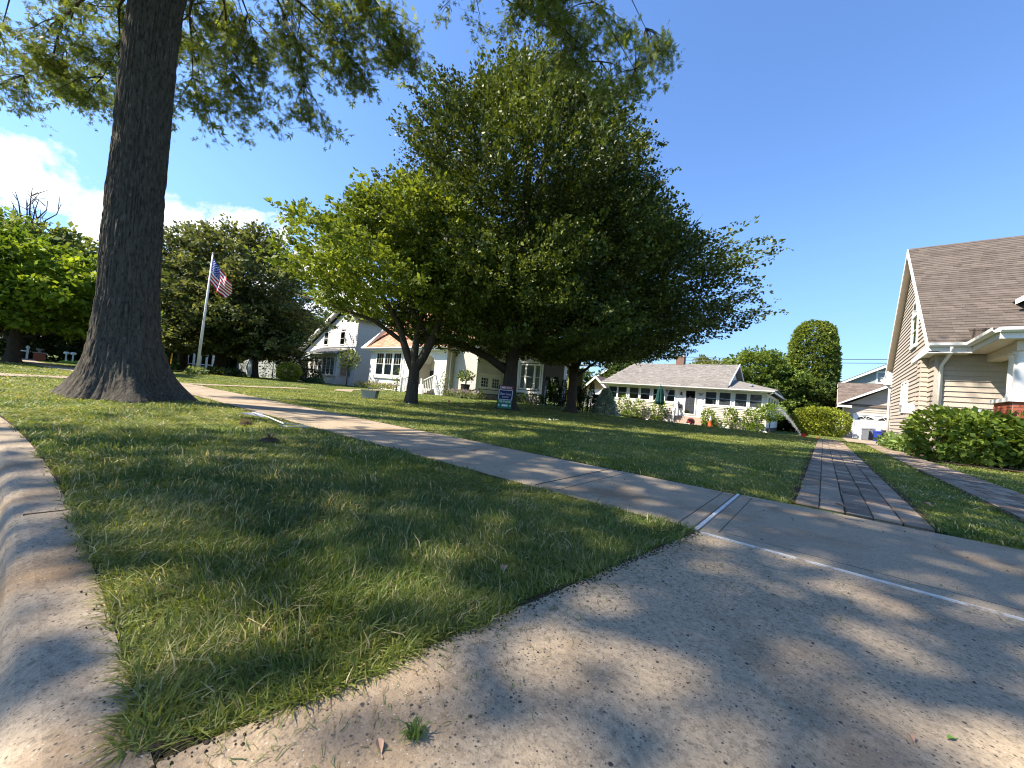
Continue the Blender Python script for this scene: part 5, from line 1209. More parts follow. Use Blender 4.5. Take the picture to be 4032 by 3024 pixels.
for k in range(4):
    zz = -.36 + k * .53
    for j in range(2):
        u0 = 2.16 + j * 1.36
        if k < 3: MB().obox(Pg, u0, u0 + 1.28, zz + .04, zz + .49, .004, .016).build('door_panel', MT['white'], door)
for j in range(2):                         # fan lights in the top section
    u0 = 2.30 + j * 1.33; cu_ = u0 + (1.05 if j == 0 else 0.0)
    arcp = [(u0 + 1.05 * t, 1.36 + .30 * math.sin(math.pi * (0.12 + .76 * (t if j == 1 else t)))) for t in np.linspace(0, 1, 9)]
    MB().poly([Pg(u, 1.36, .008) for u in (u0, u0 + 1.05)] + [Pg(u, z, .008) for u, z in reversed(arcp)]).build('fan_light', MT['dark'], door)
    f = MB()
    for t in (.0, .3, .55, .8, 1.0):
        zt = 1.36 + .30 * math.sin(math.pi * (.12 + .76 * t)); f.hexa([Pg(u0 + .50, 1.35, .010), Pg(u0 + .54, 1.35, .010), Pg(u0 + .54, 1.35, .018), Pg(u0 + .50, 1.35, .018), Pg(u0 + 1.05 * t - .02, zt, .010), Pg(u0 + 1.05 * t + .02, zt, .010), Pg(u0 + 1.05 * t + .02, zt, .018), Pg(u0 + 1.05 * t - .02, zt, .018)])
    f.build('fan_muntins', MT['white'], door)
prism([(g0 - .45, 45.35, 2.50), (g0 - .45, 45.35, 2.62), (4.6, 45.35, 4.72), (8.2, 45.35, 2.6), (8.2, 45.35, 2.48), (4.6, 45.35, 4.48)], (0, .04, 0), MT['white'], 'rake_board', GA)
slabroof(GA, [(g0 - .5, 45.36, 2.62), (4.6, 45.36, 4.74), (4.6, 49.5, 4.74), (g0 - .5, 49.5, 2.62)], .10, MT['roof_garage'], 'front_gable_roof')
slabroof(GA, [(4.6, 45.36, 4.74), (8.6, 45.36, 2.5), (8.6, 49.5, 2.5), (4.6, 49.5, 4.74)], .10, MT['roof_garage'], 'front_gable_roof')
slabroof(GA, [(g0 - .42, 45.9, 2.60), (9.5, 45.9, 2.60), (9.5, 49.3, 4.82), (g0 - .42, 49.3, 4.82)], .12, MT['roof_garage'], 'roof')
Vg = Vector((0, 3.4, 2.22)).normalized()
shingles(GA, (g0 - .42, 45.9, 2.61), (1, 0, 0), Vg, 4.6, 4.06, .16, .4, MT['roof_garage'], seed=9, jitter=.5)
slabroof(GA, [(g0 - .42, 49.3, 4.82), (9.5, 49.3, 4.82), (9.5, 52.4, 2.6), (g0 - .42, 52.4, 2.6)], .12, MT['roof_garage'], 'rear_roof')
prism([(g0 - .45, 45.9, 2.45), (g0 - .45, 49.3, 4.68), (g0 - .45, 52.4, 2.45), (g0 - .45, 52.4, 2.2), (g0 - .45, 45.9, 2.2)], (.03, 0, 0), MT['taupe_siding'], 'gable_wall', GA)
MB().box(g0 - .45, g0 + .55, 45.3, 45.95, 2.32, 2.5).build('eave_return', MT['white'], GA)
lan = MB().lathe((1.72, 45.9, 1.42), [(.03, 0), (.11, .04), (.09, .2), (.14, .22), (.02, .34)], 8); lan.tube([(1.72, 45.99, 1.8), (1.72, 45.9, 1.78)], .02, 5); lan.build('wall_lantern', MT['black'], GA)

# far grey house over the garage roof
RG = thing('grey_house', 'grey gabled house showing above the garage roof', 'house', None, (7, 67, 0))
Pr = street_wall(65)
boards(RG, Pr, [(1.2, 4), (11.5, 4), (11.5, 5.6), (6.0, 8.55), (2.0, 6.2), (1.2, 5.8)], .22, MT['grey_siding'], joined=True)
window(RG, Pr, 4.85, 6.35, 6.35, 7.6, trim=.14, back='blind')
MB().box(1.3, 11.5, 65.05, 74, -.3, 5.6).build('house_core', MT['grey_siding'], RG)
slabroof(RG, [(0.2, 64.5, 5.55), (6.0, 64.5, 8.85), (6.0, 74, 8.85), (0.2, 74, 5.55)], .14, MT['slate'])
slabroof(RG, [(6.0, 64.5, 8.85), (12, 64.5, 5.5), (12, 74, 5.5), (6.0, 74, 8.85)], .14, MT['slate'])
prism([(0.2, 64.46, 5.25), (0.2, 64.46, 5.45), (6.0, 64.46, 8.75), (12, 64.46, 5.4), (12, 64.46, 5.2), (6.0, 64.46, 8.45)], (0, .05, 0), MT['white'], 'rake_board', RG)

# ================================================================== the low white bungalow
BU = thing('white_bungalow', 'low white bungalow with a tan shingle roof and a long row of windows', 'house', None, (-9, 38, -.35))
BP0 = 34.0; Pb = street_wall(BP0); b0, b1 = -16.0, -3.35; bz = -0.36
MB().box(b0 + .02, b1 - .02, BP0 + .02, 43.5, -.5, 2.58).build('house_core', MT['shadow_gap'], BU)
MB().box(b0 - .005, b1 + .005, BP0 - .012, BP0 + .3, -.5, -.06).build('foundation', MT['white'], BU)
boards(BU, Pb, [(b0, -.06), (-9.75, -.06), (-9.75, 1.22), (b0, 1.22)], .142, MT['cream_and_shaded_siding'], seed=21, backing=False, thick=.05)
boards(BU, Pb, [(-7.62, -.06), (b1, -.06), (b1, 1.22), (-7.62, 1.22)], .142, MT['cream_and_shaded_siding'], seed=22, backing=False, thick=.05)
MB().obox(Pb, -9.75, -7.62, -.1, 2.56, .0, .012).build('entry_wall', MT['white'], BU)
MB().obox(Pb, b0, -9.75, 1.22, 2.56, .0, .010).build('wall', MT['white'], BU); MB().obox(Pb, -7.62, b1, 1.22, 2.56, 0, .010).build('wall', MT['white'], BU)
MB().obox(Pb, b0 - .02, -9.72, 1.20, 1.29, .012, .07).build('sill', MT['white'], BU); MB().obox(Pb, -7.64, b1 + .02, 1.20, 1.29, .012, .07).build('sill', MT['white'], BU)
Pb2 = plane((0, BP0 - .012, 0), (1, 0, 0), (0, -1, 0))
wx = [(-15.85, -15.02), (-14.92, -14.08), (-13.82, -12.97), (-12.80, -11.95), (-11.68, -10.83), (-10.66, -9.86), (-7.50, -6.68), (-6.50, -5.69), (-5.40, -4.60), (-4.42, -3.64)]
for i, (q0, q1) in enumerate(wx):
    window(BU, Pb2, q0, q1, 1.38, 2.40, trim=.055, back='blind' if i > 4 else 'screen', lower=None if i > 1 else 'blind_light', depth=.04)
# entrance
dm = MB(); dm.obox(Pb2, -9.08, -8.98, .40, 2.46, 0, .05); dm.obox(Pb2, -8.26, -8.16, .40, 2.46, 0, .05); dm.obox(Pb2, -8.98, -8.26, 2.38, 2.46, 0, .048); dm.obox(Pb2, -8.98, -8.26, .40, .50, 0, .048)
do = dm.build('door', MT['white'], BU)
MB().obox(Pb2, -8.98, -8.26, .50, 2.38, .001, .008).build('door_leaf', MT['dark'], do)
mu = MB()
for i in range(1, 3): mu.obox(Pb2, -8.98 + .24 * i - .012, -8.98 + .24 * i + .012, 1.18, 2.38, .008, .016)
for j in range(5): mu.obox(Pb2, -8.98, -8.26, 1.18 + j * .24, 1.20 + j * .24, .008, .0165)
mu.build('muntins', MT['screen'], do); MB().poly([Pb2(-8.96, .52, .02), Pb2(-8.28, .52, .02), Pb2(-8.28, 2.36, .02), Pb2(-8.96, 2.36, .02)]).build('pane', MT['glass'], do)
MB().obox(Pb2, -7.98, -7.70, 1.30, 2.22, 0, .02).build('entry_panel', MT['white'], BU)
sg = MB().obox(Pb2, -8.05, -7.6, 2.20, 2.24, .02, .05); sg.obox(Pb2, -7.98, -7.72, 2.04, 2.17, .02, .04); sg.build('name_board', MT['galv'], BU)
lb = MB().lathe((-9.33, BP0 - .10, 1.98), [(.02, 0), (.08, .03), (.07, .16), (.10, .18), (.02, .28)], 8); lb.build('wall_lantern', MT['black'], BU)
MB().obox(Pb2, -9.50, -9.22, .88, 1.22, 0.001, .12).build('mailbox', MT['black'], BU)
# steps
for k in range(4): MB().box(-9.72, -7.45, BP0 - 1.05 + .26 * k, BP0 - .03, -.42 + .17 * k + .0, -.25 + .17 * k).build('step', MT['step_stone'], BU)
rl = MB(); rl.box(-9.66, -9.56, BP0 - 1.0, BP0 - .9, -.4, .62); rl.hexa([(-9.70, BP0 - 1.05, .60), (-9.52, BP0 - 1.05, .60), (-9.52, BP0 - .05, 1.45), (-9.70, BP0 - .05, 1.45), (-9.70, BP0 - 1.05, .70), (-9.52, BP0 - 1.05, .70), (-9.52, BP0 - .05, 1.56), (-9.70, BP0 - .05, 1.56)])
for k in range(4): rl.box(-9.63, -9.59, BP0 - .85 + k * .22, BP0 - .81 + k * .22, .05 + k * .12, .75 + k * .17)
rl.build('stair_rail', MT['white'], BU)
MB().tube([(-9.3, BP0 - .3, 1.25), (-9.32, BP0 - .75, .75), (-9.25, BP0 - 1.1, -.3)], .02, 6).build('handrail', MT['black'], BU)
# roof
ez, rz_ = 2.68, 5.08
e0, e1 = -16.55, -2.85
ty = 38.2
V1 = Vector((0, ty - 33.5, rz_ - ez)); L1 = V1.length; V1.normalize()
slabroof(BU, [(e0, 33.5, ez), (-5.9, 33.5, ez), (-5.9, ty, rz_), (-15.2, ty, rz_)], .10, MT['roof_tan'], 'roof')
slabroof(BU, [(-5.9, 33.5, ez), (e1, 33.5, ez), (e1, 36.2, 2.95), (-5.9, 36.4, 3.62)], .08, MT['roof_tan'], 'porch_roof')
slabroof(BU, [(-15.2, ty, rz_), (-5.9, ty, rz_), (-5.9, 42.9, ez), (e0, 42.9, ez)], .10, MT['roof_tan'], 'rear_roof')
slabroof(BU, [(-5.9, 36.2, 3.5), (e1, 36.2, 2.95), (e1, 43.5, ez - .1), (-5.9, 43.5, ez)], .08, MT['roof_tan'], 'rear_porch_roof')
slabroof(BU, [(e0, 33.5, ez), (-15.2, ty, rz_), (e0, 42.9, ez), (e0, 38, ez)], .02, MT['roof_tan'], 'hip_end')
shingles(BU, (e0, 33.5, ez + .004), (1, 0, 0), V1, -5.9 - e0, L1, .14, .32, MT['roof_tan'], seed=22, jitter=.6, clip=lambda u, v: u > v * 1.35 / L1 + .05)
# gable face looking right above the porch roof
Pgab = right_wall(-6.35)
boards(BU, Pgab, [(35.0, 3.25), (41.3, 3.25), (ty, 4.95)], .13, MT['white_siding'], joined=True)
window(BU, Pgab, 37.6, 38.3, 3.5, 4.15, trim=.07, back='dark')
prism([(-5.9, 34.2, 3.0), (-5.9, 34.2, 3.14), (-5.9, ty, rz_ + .06), (-5.9, ty, rz_ - .10)], (.05, 0, 0), MT['white'], 'rake_board', BU)
prism([(-5.9, 42.3, 3.0), (-5.9, 42.3, 3.14), (-5.9, ty, rz_ + .06), (-5.9, ty, rz_ - .10)], (.05, 0, 0), MT['white'], 'rake_board', BU)
gutter(BU, [(e0, 33.5, ez + .02), (e1, 33.5, ez + .02)]); MB().box(e0, e1, 33.5, 33.55, ez - .14, ez - .01).build('fascia', MT['white'], BU)
MB().box(e0 + .05, e1 - .05, 33.55, 34.0, ez - .13, ez - .10).build('soffit', MT['white'], BU)
MB().box(e1 - .05, e1, 33.5, 43.5, ez - .16, ez - .02).build('fascia', MT['white'], BU)
MB().tube([(-2.95, 33.45, 2.55), (-3.1, 33.6, 2.45), (-3.3, 33.95, 2.3), (-3.3, 33.95, -.3)], .045, 7).build('downspout', MT['white'], BU)
Pbr = right_wall(b1)
boards(BU, Pbr, [(BP0, -.06), (43.4, -.06), (43.4, 1.22), (BP0, 1.22)], .142, MT['white_siding'], joined=True, backing=False)
MB().obox(Pbr, BP0, 43.4, 1.22, 2.5, 0, .012).build('side_wall', MT['white'], BU)
for k in range(4): window(BU, plane((b1 + .014, 0, 0), (0, 1, 0), (1, 0, 0)), BP0 + .5 + k * 2.1, BP0 + 2.0 + k * 2.1, 1.35, 2.3, trim=.06, back='screen')
ch = MB().box(-11.15, -10.45, 37.95, 38.6, 4.7, 5.75); cho = ch.build('chimney', mat('dull_brick', (0.20, 0.12, 0.095), .9, .3, 12), BU); MB().box(-11.2, -10.4, 37.9, 38.65, 5.75, 5.85).build('cap', MT['mortar'], cho)
MB().lathe((-4.6, 35.6, 2.95), [(.06, 0), (.06, .16), (.14, .17), (.12, .28), (.03, .33)], 10).build('roof_vent', MT['galv'], BU)

# ================================================================== the white shingled house with the cedar roof
WB = thing('white_cottage', 'white shingled cottage with an orange cedar roof and arched entry', 'house', None, (-24, 21, .1))
WP = 18.0; Pw = street_wall(WP); w0, w1 = -30.5, -20.68; MWS = MT['white_siding']
MB().box(w0 + .02, -25.0, WP + .02, 26, -.3, 3.3).build('house_core', MT['shadow_gap'], WB)
MB().box(-25.0, w1 - .02, WP + 1.25, 26, -.3, 3.3).build('house_core', MT['shadow_gap'], WB)
wh = (-29.72, -25.85, 1.12, 3.36)
aw = (-23.85, -21.95)
boards(WB, Pw, [(w0, .22), (w1, .22), (w1, 3.42), (w0, 3.42)], .135, MWS, holes=[wh, (-29.72, -25.85, 1.1, 1.3), (aw[0], aw[1], .2, 2.62), (aw[0] + .12, aw[1] - .12, 2.62, 2.86), (aw[0] + .38, aw[1] - .38, 2.86, 3.05)], seed=31, split=.9, joined=True, backing=False)
MB().poly([Pw(w0, .2, .001), Pw(aw[0], .2, .001), Pw(aw[0], 3.42, .001), Pw(w0, 3.42, .001)]).build('wall', MWS, WB)
# arched opening
arch_c = (-22.9, 2.5); ar_ = MB(); N_ = 14
for i in range(N_):
    t0_, t1_2 = math.pi * i / N_, math.pi * (i + 1) / N_
    q = [(arch_c[0] + .95 * math.cos(t), arch_c[1] + .6 * math.sin(t)) for t in (t0_, t1_2)]
    ar_.poly([Pw(q[0][0], q[0][1], .03), Pw(q[1][0], q[1][1], .03), Pw(q[1][0], 3.2, .03), Pw(q[0][0], 3.2, .03)]); ar_.poly([Pw(q[0][0], q[0][1], .03), Pw(q[1][0], q[1][1], .03), Pw(q[1][0], q[1][1], -1.2), Pw(q[0][0], q[0][1], -1.2)])
ar_.build('entry_arch', MWS, WB)
MB().box(aw[0] - .03, aw[0], WP - .02, WP + 1.24, .2, 2.5).build('entry_side_wall', MT['cream_and_shaded_siding'], WB); MB().box(aw[1], aw[1] + .03, WP - .02, WP + 1.24, .2, 2.5).build('entry_side_wall', MT['cream_and_shaded_siding'], WB)
MB().box(aw[0], aw[1], WP + 1.22, WP + 1.24, .2, 3.2).build('entry_back_wall', MT['stucco'], WB)
Pd = street_wall(WP + 1.22)
df = MB(); df.obox(Pd, -23.25, -23.10, .70, 2.95, 0, .05); df.obox(Pd, -22.25, -22.12, .70, 2.95, 0, .05); df.obox(Pd, -23.10, -22.25, 2.82, 2.95, 0, .048); dfo = df.build('door', MT['white'], WB)
MB().obox(Pd, -23.10, -22.25, .70, 2.82, 0.002, .02).build('door_leaf', MT['door_dark'], dfo); MB().poly([Pd(-22.98, 1.3, .026), Pd(-22.4, 1.3, .026), Pd(-22.4, 2.6, .026), Pd(-22.98, 2.6, .026)]).build('pane', MT['glass'], dfo)
MB().obox(Pd, -23.75, -23.42, 1.55, 2.0, 0.002, .12).build('mailbox', MT['black'], WB)
# triple window with muntins in the upper sashes
for (q0, q1) in ((-29.50, -28.50), (-28.27, -27.27), (-27.04, -26.06)):
    window(WB, Pw, q0, q1, 1.42, 3.20, trim=.115, cols=3, rows=2, back='dark', lower='blind', split=.5, muntin=.03)
MB().obox(Pw, -29.72, -25.85, 1.14, 1.30, .0, .12).build('sill', MT['white'], WB); MB().obox(Pw, -29.72, -25.85, 3.32, 3.40, 0, .10).build('window_head', MT['white'], WB)
MB().obox(Pw, -25.75, -25.6, .3, 3.4, .02, .05).build('downspout', MT['white'], WB)
Pws = right_wall(w1)
boards(WB, Pws, [(WP, .22), (18.7, .22), (18.7, 3.42), (WP, 3.42)], .135, MT['cream_and_shaded_siding'], joined=True)
MB().tube([(w1 + .06, 18.3, 3.3), (w1 + .06, 18.3, .3)], .045, 6).build('downspout', MT['white'], WB)
# stairs and railings
for k in range(4): MB().box(-24.0, -21.8, WP - 1.15 + .27 * k, WP + .02, .0 + .155 * k, .155 + .155 * k).build('step', MT['stone'], WB)
def rail(x):
    r = MB(); r.box(x - .07, x + .07, WP - 1.25, WP - 1.11, .05, 1.20); r.box(x - .085, x + .085, WP - 1.265, WP - 1.095, 1.20, 1.26)
    r.hexa([(x - .04, WP - 1.12, 1.05), (x + .04, WP - 1.12, 1.05), (x + .04, WP - .02, 1.62), (x - .04, WP - .02, 1.62), (x - .04, WP - 1.12, 1.13), (x + .04, WP - 1.12, 1.13), (x + .04, WP - .02, 1.70), (x - .04, WP - .02, 1.70)])
    for k in range(7): y = WP - 1.0 + k * .15; r.box(x - .018, x + .018, y, y + .036, .25 + k * .07, 1.08 + k * .08)
    return r.build('stair_rail', MT['white'], WB)
rail(-24.1); rail(-21.7)
MB().tube([(-23.3, WP - .2, 1.35), (-23.15, WP - .6, 1.2), (-23.1, WP - 1.0, 1.0)], .02, 6).build('handrail', MT['black'], WB)
# roof
Vw = Vector((0, 4.6, 3.9)); Lw = Vw.length; Vw.normalize()
slabroof(WB, [(-31.2, WP - .45, 3.60), (-20.3, WP - .45, 3.60), (-20.3, WP + 4.15, 7.5), (-31.2, WP + 4.15, 7.5)], .10, MT['roof_cedar'], 'roof')
slabroof(WB, [(-31.2, WP + 4.15, 7.5), (-20.3, WP + 4.15, 7.5), (-20.3, 27, 3.6), (-31.2, 27, 3.6)], .10, MT['roof_cedar'], 'rear_roof')
shingles(WB, (-31.2, WP - .45, 3.61), (1, 0, 0), Vw, 10.9, Lw, .17, .24, MT['roof_cedar'], seed=33, jitter=.7, thick=.022)
gutter(WB, [(-31.3, WP - .45, 3.62), (-20.25, WP - .45, 3.62)]); MB().box(-31.2, -20.3, WP - .43, WP, 3.40, 3.44).build('soffit', MT['white'], WB)
prism([(-20.3, WP + .0, 3.5), (-20.3, WP + 8, 3.5), (-20.3, WP + 4.15, 7.38)], (-.1, 0, 0), MWS, 'gable_wall', WB)
# steep white rake at the left end
for (o1, o2, mm, nm) in ((0.0, .10, 'white', 'rake_board'), (.10, .75, 'stucco', 'flared_gable_side')):
    prism([(-31.35 + o1, WP - .55, 3.62), (-31.35 + o2, WP - .55, 3.62), (-30.9 + o2, WP + .9, 5.2), (-30.6 + o2, WP + 2.2, 7.4), (-30.6 + o1, WP + 2.2, 7.4), (-30.9 + o1, WP + .9, 5.2)], (0, .12, .0), MT[mm], nm, WB)
# right wing, stepping back twice
MB().box(w1 + .02, -18.37, 18.72, 27, -.3, 3.6).build('wing_core', MT['shadow_gap'], WB); MB().box(-18.4, -14.76, 21.37, 21.7, -.3, 3.6).build('wing_core', MT['shadow_gap'], WB)
boards(WB, street_wall(18.7), [(w1, .62), (-18.35, .62), (-18.35, 4.1), (w1, 4.1)], .135, MT['cream_and_shaded_siding'], joined=True, backing=False)  # white wall; its beige shade is put into the cream colour
boards(WB, right_wall(-18.35), [(18.7, .62), (21.35, .62), (21.35, 4.1), (18.7, 4.1)], .135, MWS, holes=[(18.98, 21.2, .92, 1.98)], joined=True, backing=False)
boards(WB, street_wall(21.35), [(-18.35, .56), (-14.75, .56), (-14.75, 4.1), (-18.35, 4.1)], .135, MWS, holes=[(-16.75, -14.9, 1.10, 3.0)], joined=True, backing=False)
Pq = right_wall(-18.345); bb = MB().obox(Pq, 18.98, 21.2, .94, 1.98, 0, .02); bb.build('window_surround', MT['white'], WB)
for (q0, q1) in ((19.14, 19.87), (20.27, 21.01)): window(WB, plane((-18.325, 0, 0), (0, 1, 0), (1, 0, 0)), q0, q1, 1.07, 1.72, trim=.05, cols=3, rows=3, sash=False, back='dark', muntin=.03)
MB().obox(Pq, 18.9, 21.25, 1.98, 2.02, 0, .12).build('window_head', MT['white'], WB)
for (q0, q1) in ((-16.62, -16.25), (-16.12, -15.50), (-15.36, -14.98)): window(WB, street_wall(21.345), q0, q1, 1.22, 2.86, trim=.07, back='blind', split=.5)
window(WB, street_wall(21.345), -18.05, -17.72, 1.75, 2.55, trim=.07, cols=2, rows=3, sash=False, back='dark', muntin=.03)
slabroof(WB, [(w1, 18.3, 4.1), (-18.0, 18.3, 4.1), (-18.0, 23, 6.9), (w1, 23, 6.9)], .1, MT['roof_cedar'], 'wing_roof'); slabroof(WB, [(-18.4, 20.95, 4.1), (-14.5, 20.95, 4.1), (-14.5, 24, 6.2), (-18.4, 24.5, 6.4)], .1, MT['roof_cedar'], 'wing_roof')
MB().box(-18.36, -14.75, 21.33, 21.5, -.1, .56).build('foundation', MT['stone'], WB); MB().box(w1, -18.36, 18.68, 18.9, -.1, .62).build('foundation', MT['stone'], WB)
# stone foundation of the side wall: each stone a part
MB().obox(right_wall(-18.36), 18.7, 21.35, -.1, .60, -.1, 0).build('foundation', MT['mortar'], WB)
rr = random.Random(8); z = .14; Pq2 = right_wall(-18.36)
while z < .56:
    hh = rr.uniform(.07, .11); u = 18.72
    while u < 21.3:
        ww = rr.uniform(.16, .36); MB().obox(Pq2, u, min(u + ww - .012, 21.34), z, z + hh - .010, 0, rr.uniform(.012, .03)).build('stone', MT['stone'], WB); u += ww
    z += hh
MB().obox(Pq2, 18.68, 21.36, .575, .625, 0, .05).build('water_table', MT['slate'], WB)
# arched carport set back behind the wing's right end
cp = MB(); cc_ = (-15.95, 1.50); cy3 = 24.3
for i in range(14):
    t0_, t1_2 = math.pi * i / 14, math.pi * (i + 1) / 14
    q = [(cc_[0] + .68 * math.cos(t), cc_[1] + .75 * math.sin(t)) for t in (t0_, t1_2)]
    cp.poly([(q[0][0], cy3, q[0][1]), (q[1][0], cy3, q[1][1]), (q[1][0], cy3, 3.3), (q[0][0], cy3, 3.3)]); cp.poly([(q[0][0], cy3, q[0][1]), (q[1][0], cy3, q[1][1]), (q[1][0], cy3 + .4, q[1][1]), (q[0][0], cy3 + .4, q[0][1])])
cp.build('arch', MWS, WB); MB().box(-15.27, -14.95, cy3, cy3 + .4, -.2, 3.3).build('arch_pier', MWS, WB); MB().box(-16.95, -16.63, cy3, cy3 + .4, -.2, 3.3).build('arch_pier', MWS, WB)
MB().box(-16.4, -15.04, cy3 + 3, cy3 + 3.1, -.2, 3.3).build('carport_back', mat('ivy_screen', (0.22, 0.22, 0.07), 0.9, .5, 5), WB)
slabroof(WB, [(-16.9, cy3 - .1, 3.3), (-14.6, cy3 - .1, 3.3), (-14.6, cy3 + 3.2, 3.6), (-16.9, cy3 + 3.2, 3.6)], .08, MT['roof_cedar'], 'carport_roof')

# ================================================================== the white gabled house on the far left of it
WA = thing('white_gabled_house', 'white weatherboarded gabled house with a slate roofed sun porch, left of the cedar roof', 'house', None, (-43, 24, .1))
AP = 20.0; Pa = street_wall(AP)
gl = [(-49.0, .2), (-36.8, .2), (-36.8, 5.9), (-41.8, 8.3), (-43.2, 8.3), (-49.0, 3.5)]
gl = [(-49.0, .2), (-36.8, .2), (-36.8, 6.1), (-39.9, 8.0), (-49.0, 3.55)]
boards(WA, Pa, [(-49.0, .2), (-36.8, .2), (-36.8, 8.0), (-39.6, 8.05), (-49.0, 3.45)], .20, MT['white_siding'], holes=[(-43.85, -42.9, 4.3, 6.0), (-40.1, -39.2, 4.25, 5.9)], seed=41, thick=.03, backing=True)
window(WA, Pa, -43.80, -42.92, 4.45, 5.80, trim=.1, back='screen'); window(WA, Pa, -40.12, -39.25, 4.42, 5.72, trim=.1, back='screen')
MB().obox(Pa, -44.0, -36.7, 4.12, 4.24, .03, .09).build('band_board', MT['white'], WA)
MB().box(-48.98, -36.82, AP + .05, 29, -.3, 3.6).build('house_core', MT['shadow_gap'], WA)
boards(WA, right_wall(-36.78), [(AP, .2), (29, .2), (29, 8.0), (AP, 8.0)], .2, MT['cream_and_shaded_siding'], joined=True, thick=.02)  # white wall in shade: warm bounced light painted as a cream tone
prism([(-50.7, AP - .5, 2.95), (-50.7, AP - .5, 3.2), (-39.6, AP - .5, 8.70), (-39.6, AP - .5, 8.42)], (0, .06, 0), MT['white'], 'rake_board', WA)
prism([(-50.7, AP - .44, 2.98), (-39.6, AP - .44, 8.46), (-39.6, AP, 8.46), (-50.7, AP, 2.98)], (0, 0, .03), MT['white'], 'soffit', WA)
slabroof(WA, [(-50.8, AP - .5, 3.22), (-39.6, AP - .5, 8.75), (-39.6, 29, 8.75), (-50.8, 29, 3.22)], .08, MT['slate'], 'roof')
slabroof(WA, [(-39.6, AP - .5, 8.75), (-36.3, AP - .5, 6.9), (-36.3, 29, 6.9), (-39.6, 29, 8.75)], .08, MT['slate'], 'roof')
MB().box(-50.9, -50.0, AP - .55, AP - .1, 2.75, 3.0).build('eave_return', MT['white'], WA)
prism([(-50.5, 23, 4.6), (-47.5, 23, 5.9), (-47.5, 23, 4.9)], (0, 2.5, 0), MT['slate'], 'dormer', WA)
# sun porch
xp0, xp1, yp = -43.9, -37.5, 18.65
Pp = street_wall(yp)
bz_ = mat('porch_paint', (0.62, 0.64, 0.66), .6)
MB().box(xp0 + .02, xp1 - .02, yp + .02, AP, -.2, 3.25).build('sun_porch_core', MT['shadow_gap'], WA)
boards(WA, Pp, [(xp0, .1), (xp1, .1), (xp1, 1.0), (xp0, 1.0)], .16, MT['white_siding'], seed=43, backing=False, joined=True)
MB().obox(Pp, xp0, xp1, 1.0, 3.25, 0, .012).build('wall', MT['white'], WA)
Pp2 = plane((0, yp - .014, 0), (1, 0, 0), (0, -1, 0))
for g_ in (0, 1):
    for k in range(3):
        q0 = -43.35 + g_ * 2.72 + k * .86; window(WA, Pp2, q0, q0 + .74, 1.12, 2.88, trim=.06, cols=3, rows=6, sash=False, back='dark', muntin=.018)
MB().obox(Pp2, xp0 - .05, xp1 + .05, .98, 1.06, 0, .09).build('sill', MT['white'], WA)
Psd = right_wall(xp1)  # white porch side below: warm bounced shade painted in with cream colours
boards(WA, Psd, [(yp, .1), (22.2, .1), (22.2, .95), (yp, .95)], .13, MT['cream_and_shaded_siding'], joined=True, backing=False)
prism([(xp1 - .05, yp, .9), (xp1 - .05, 22.2, .9), (xp1 - .05, 22.2, 3.95), (xp1 - .05, 20.6, 3.95), (xp1 - .05, yp, 3.25)], (.052, 0, 0), MT['stucco'], 'side_wall', WA)
for k in range(4): window(WA, plane((xp1 + .004, 0, 0), (0, 1, 0), (1, 0, 0)), 18.95 + k * .78, 19.60 + k * .78, 1.08, 2.82, trim=.055, cols=2, rows=4, sash=False, back='blind_light', frame='cream_and_shaded_siding', muntin=.025)  # white frames tinted cream to match the painted shade of the wall
MB().box(xp1 - 1.5, xp1, 20, 22.2, -.2, 4.3).build('side_bay_core', MT['stucco'], WA)
slabroof(WA, [(xp0 - .3, yp - .35, 3.32), (xp1 + .25, yp - .35, 3.32), (xp1 + .25, 21.0, 4.25), (xp0 - .3, 20.0, 4.12)], .08, MT['slate'], 'porch_roof')
gutter(WA, [(xp0 - .3, yp - .35, 3.32), (xp1 + .25, yp - .35, 3.32)]); MB().tube([(xp1 + .1, yp - .3, 3.2), (xp1 - .1, yp - .06, 3.0), (xp1 - .08, yp - .06, .1)], .045, 6).build('downspout', MT['white'], WA)

# ================================================================== little gabled sheds seen between the trees
def small_house(name, label, x0, x1, p0, p1, zw, zr, wm, rm, front=True, gm=None, zb=-.4):
    t = thing(name, label, 'house' if 'house' in name else 'shed', None, ((x0 + x1) / 2, p0, zb)); xm = (x0 + x1) / 2
    MB().box(x0, x1, p0, p1, zb, zw).build('wall', MT[wm], t)
    prism([(x0, p0 - .01, zw), (x1, p0 - .01, zw), (xm, p0 - .01, zr - .15)], (0, .1, 0), MT[gm or wm], 'gable', t)
    slabroof(t, [(x0 - .5, p0 - .6, zw - .25), (xm, p0 - .6, zr), (xm, p1, zr), (x0 - .5, p1, zw - .25)], .1, MT[rm]); slabroof(t, [(xm, p0 - .6, zr), (x1 + .5, p0 - .6, zw - .25), (x1 + .5, p1, zw - .25), (xm, p1, zr)], .1, MT[rm])
    prism([(x0 - .5, p0 - .64, zw - .5), (x0 - .5, p0 - .64, zw - .27), (xm, p0 - .64, zr - .02), (x1 + .5, p0 - .64, zw - .27), (x1 + .5, p0 - .64, zw - .5), (xm, p0 - .64, zr - .28)], (0, .05, 0), MT['white'], 'rake_board', t)
    window(t, street_wall(p0 - .01), xm - .5, xm + .5, zw - 1.5, zw - .5, trim=.1, back='dark')
    return t
MT['peach'] = mat('peach_siding', (0.62, 0.42, 0.28), .8, .05, 3)
small_house('shed', 'white shed with a peach gable left of the bungalow, nearer one', -19.6, -17.0, 36.5, 41, 2.1, 3.5, 'white', 'roof_garage', gm='peach')
small_house('shed', 'white shed with a peach gable touching the bungalow on its left', -16.9, -14.4, 39.5, 45, 2.6, 4.4, 'white', 'roof_garage', gm='peach')
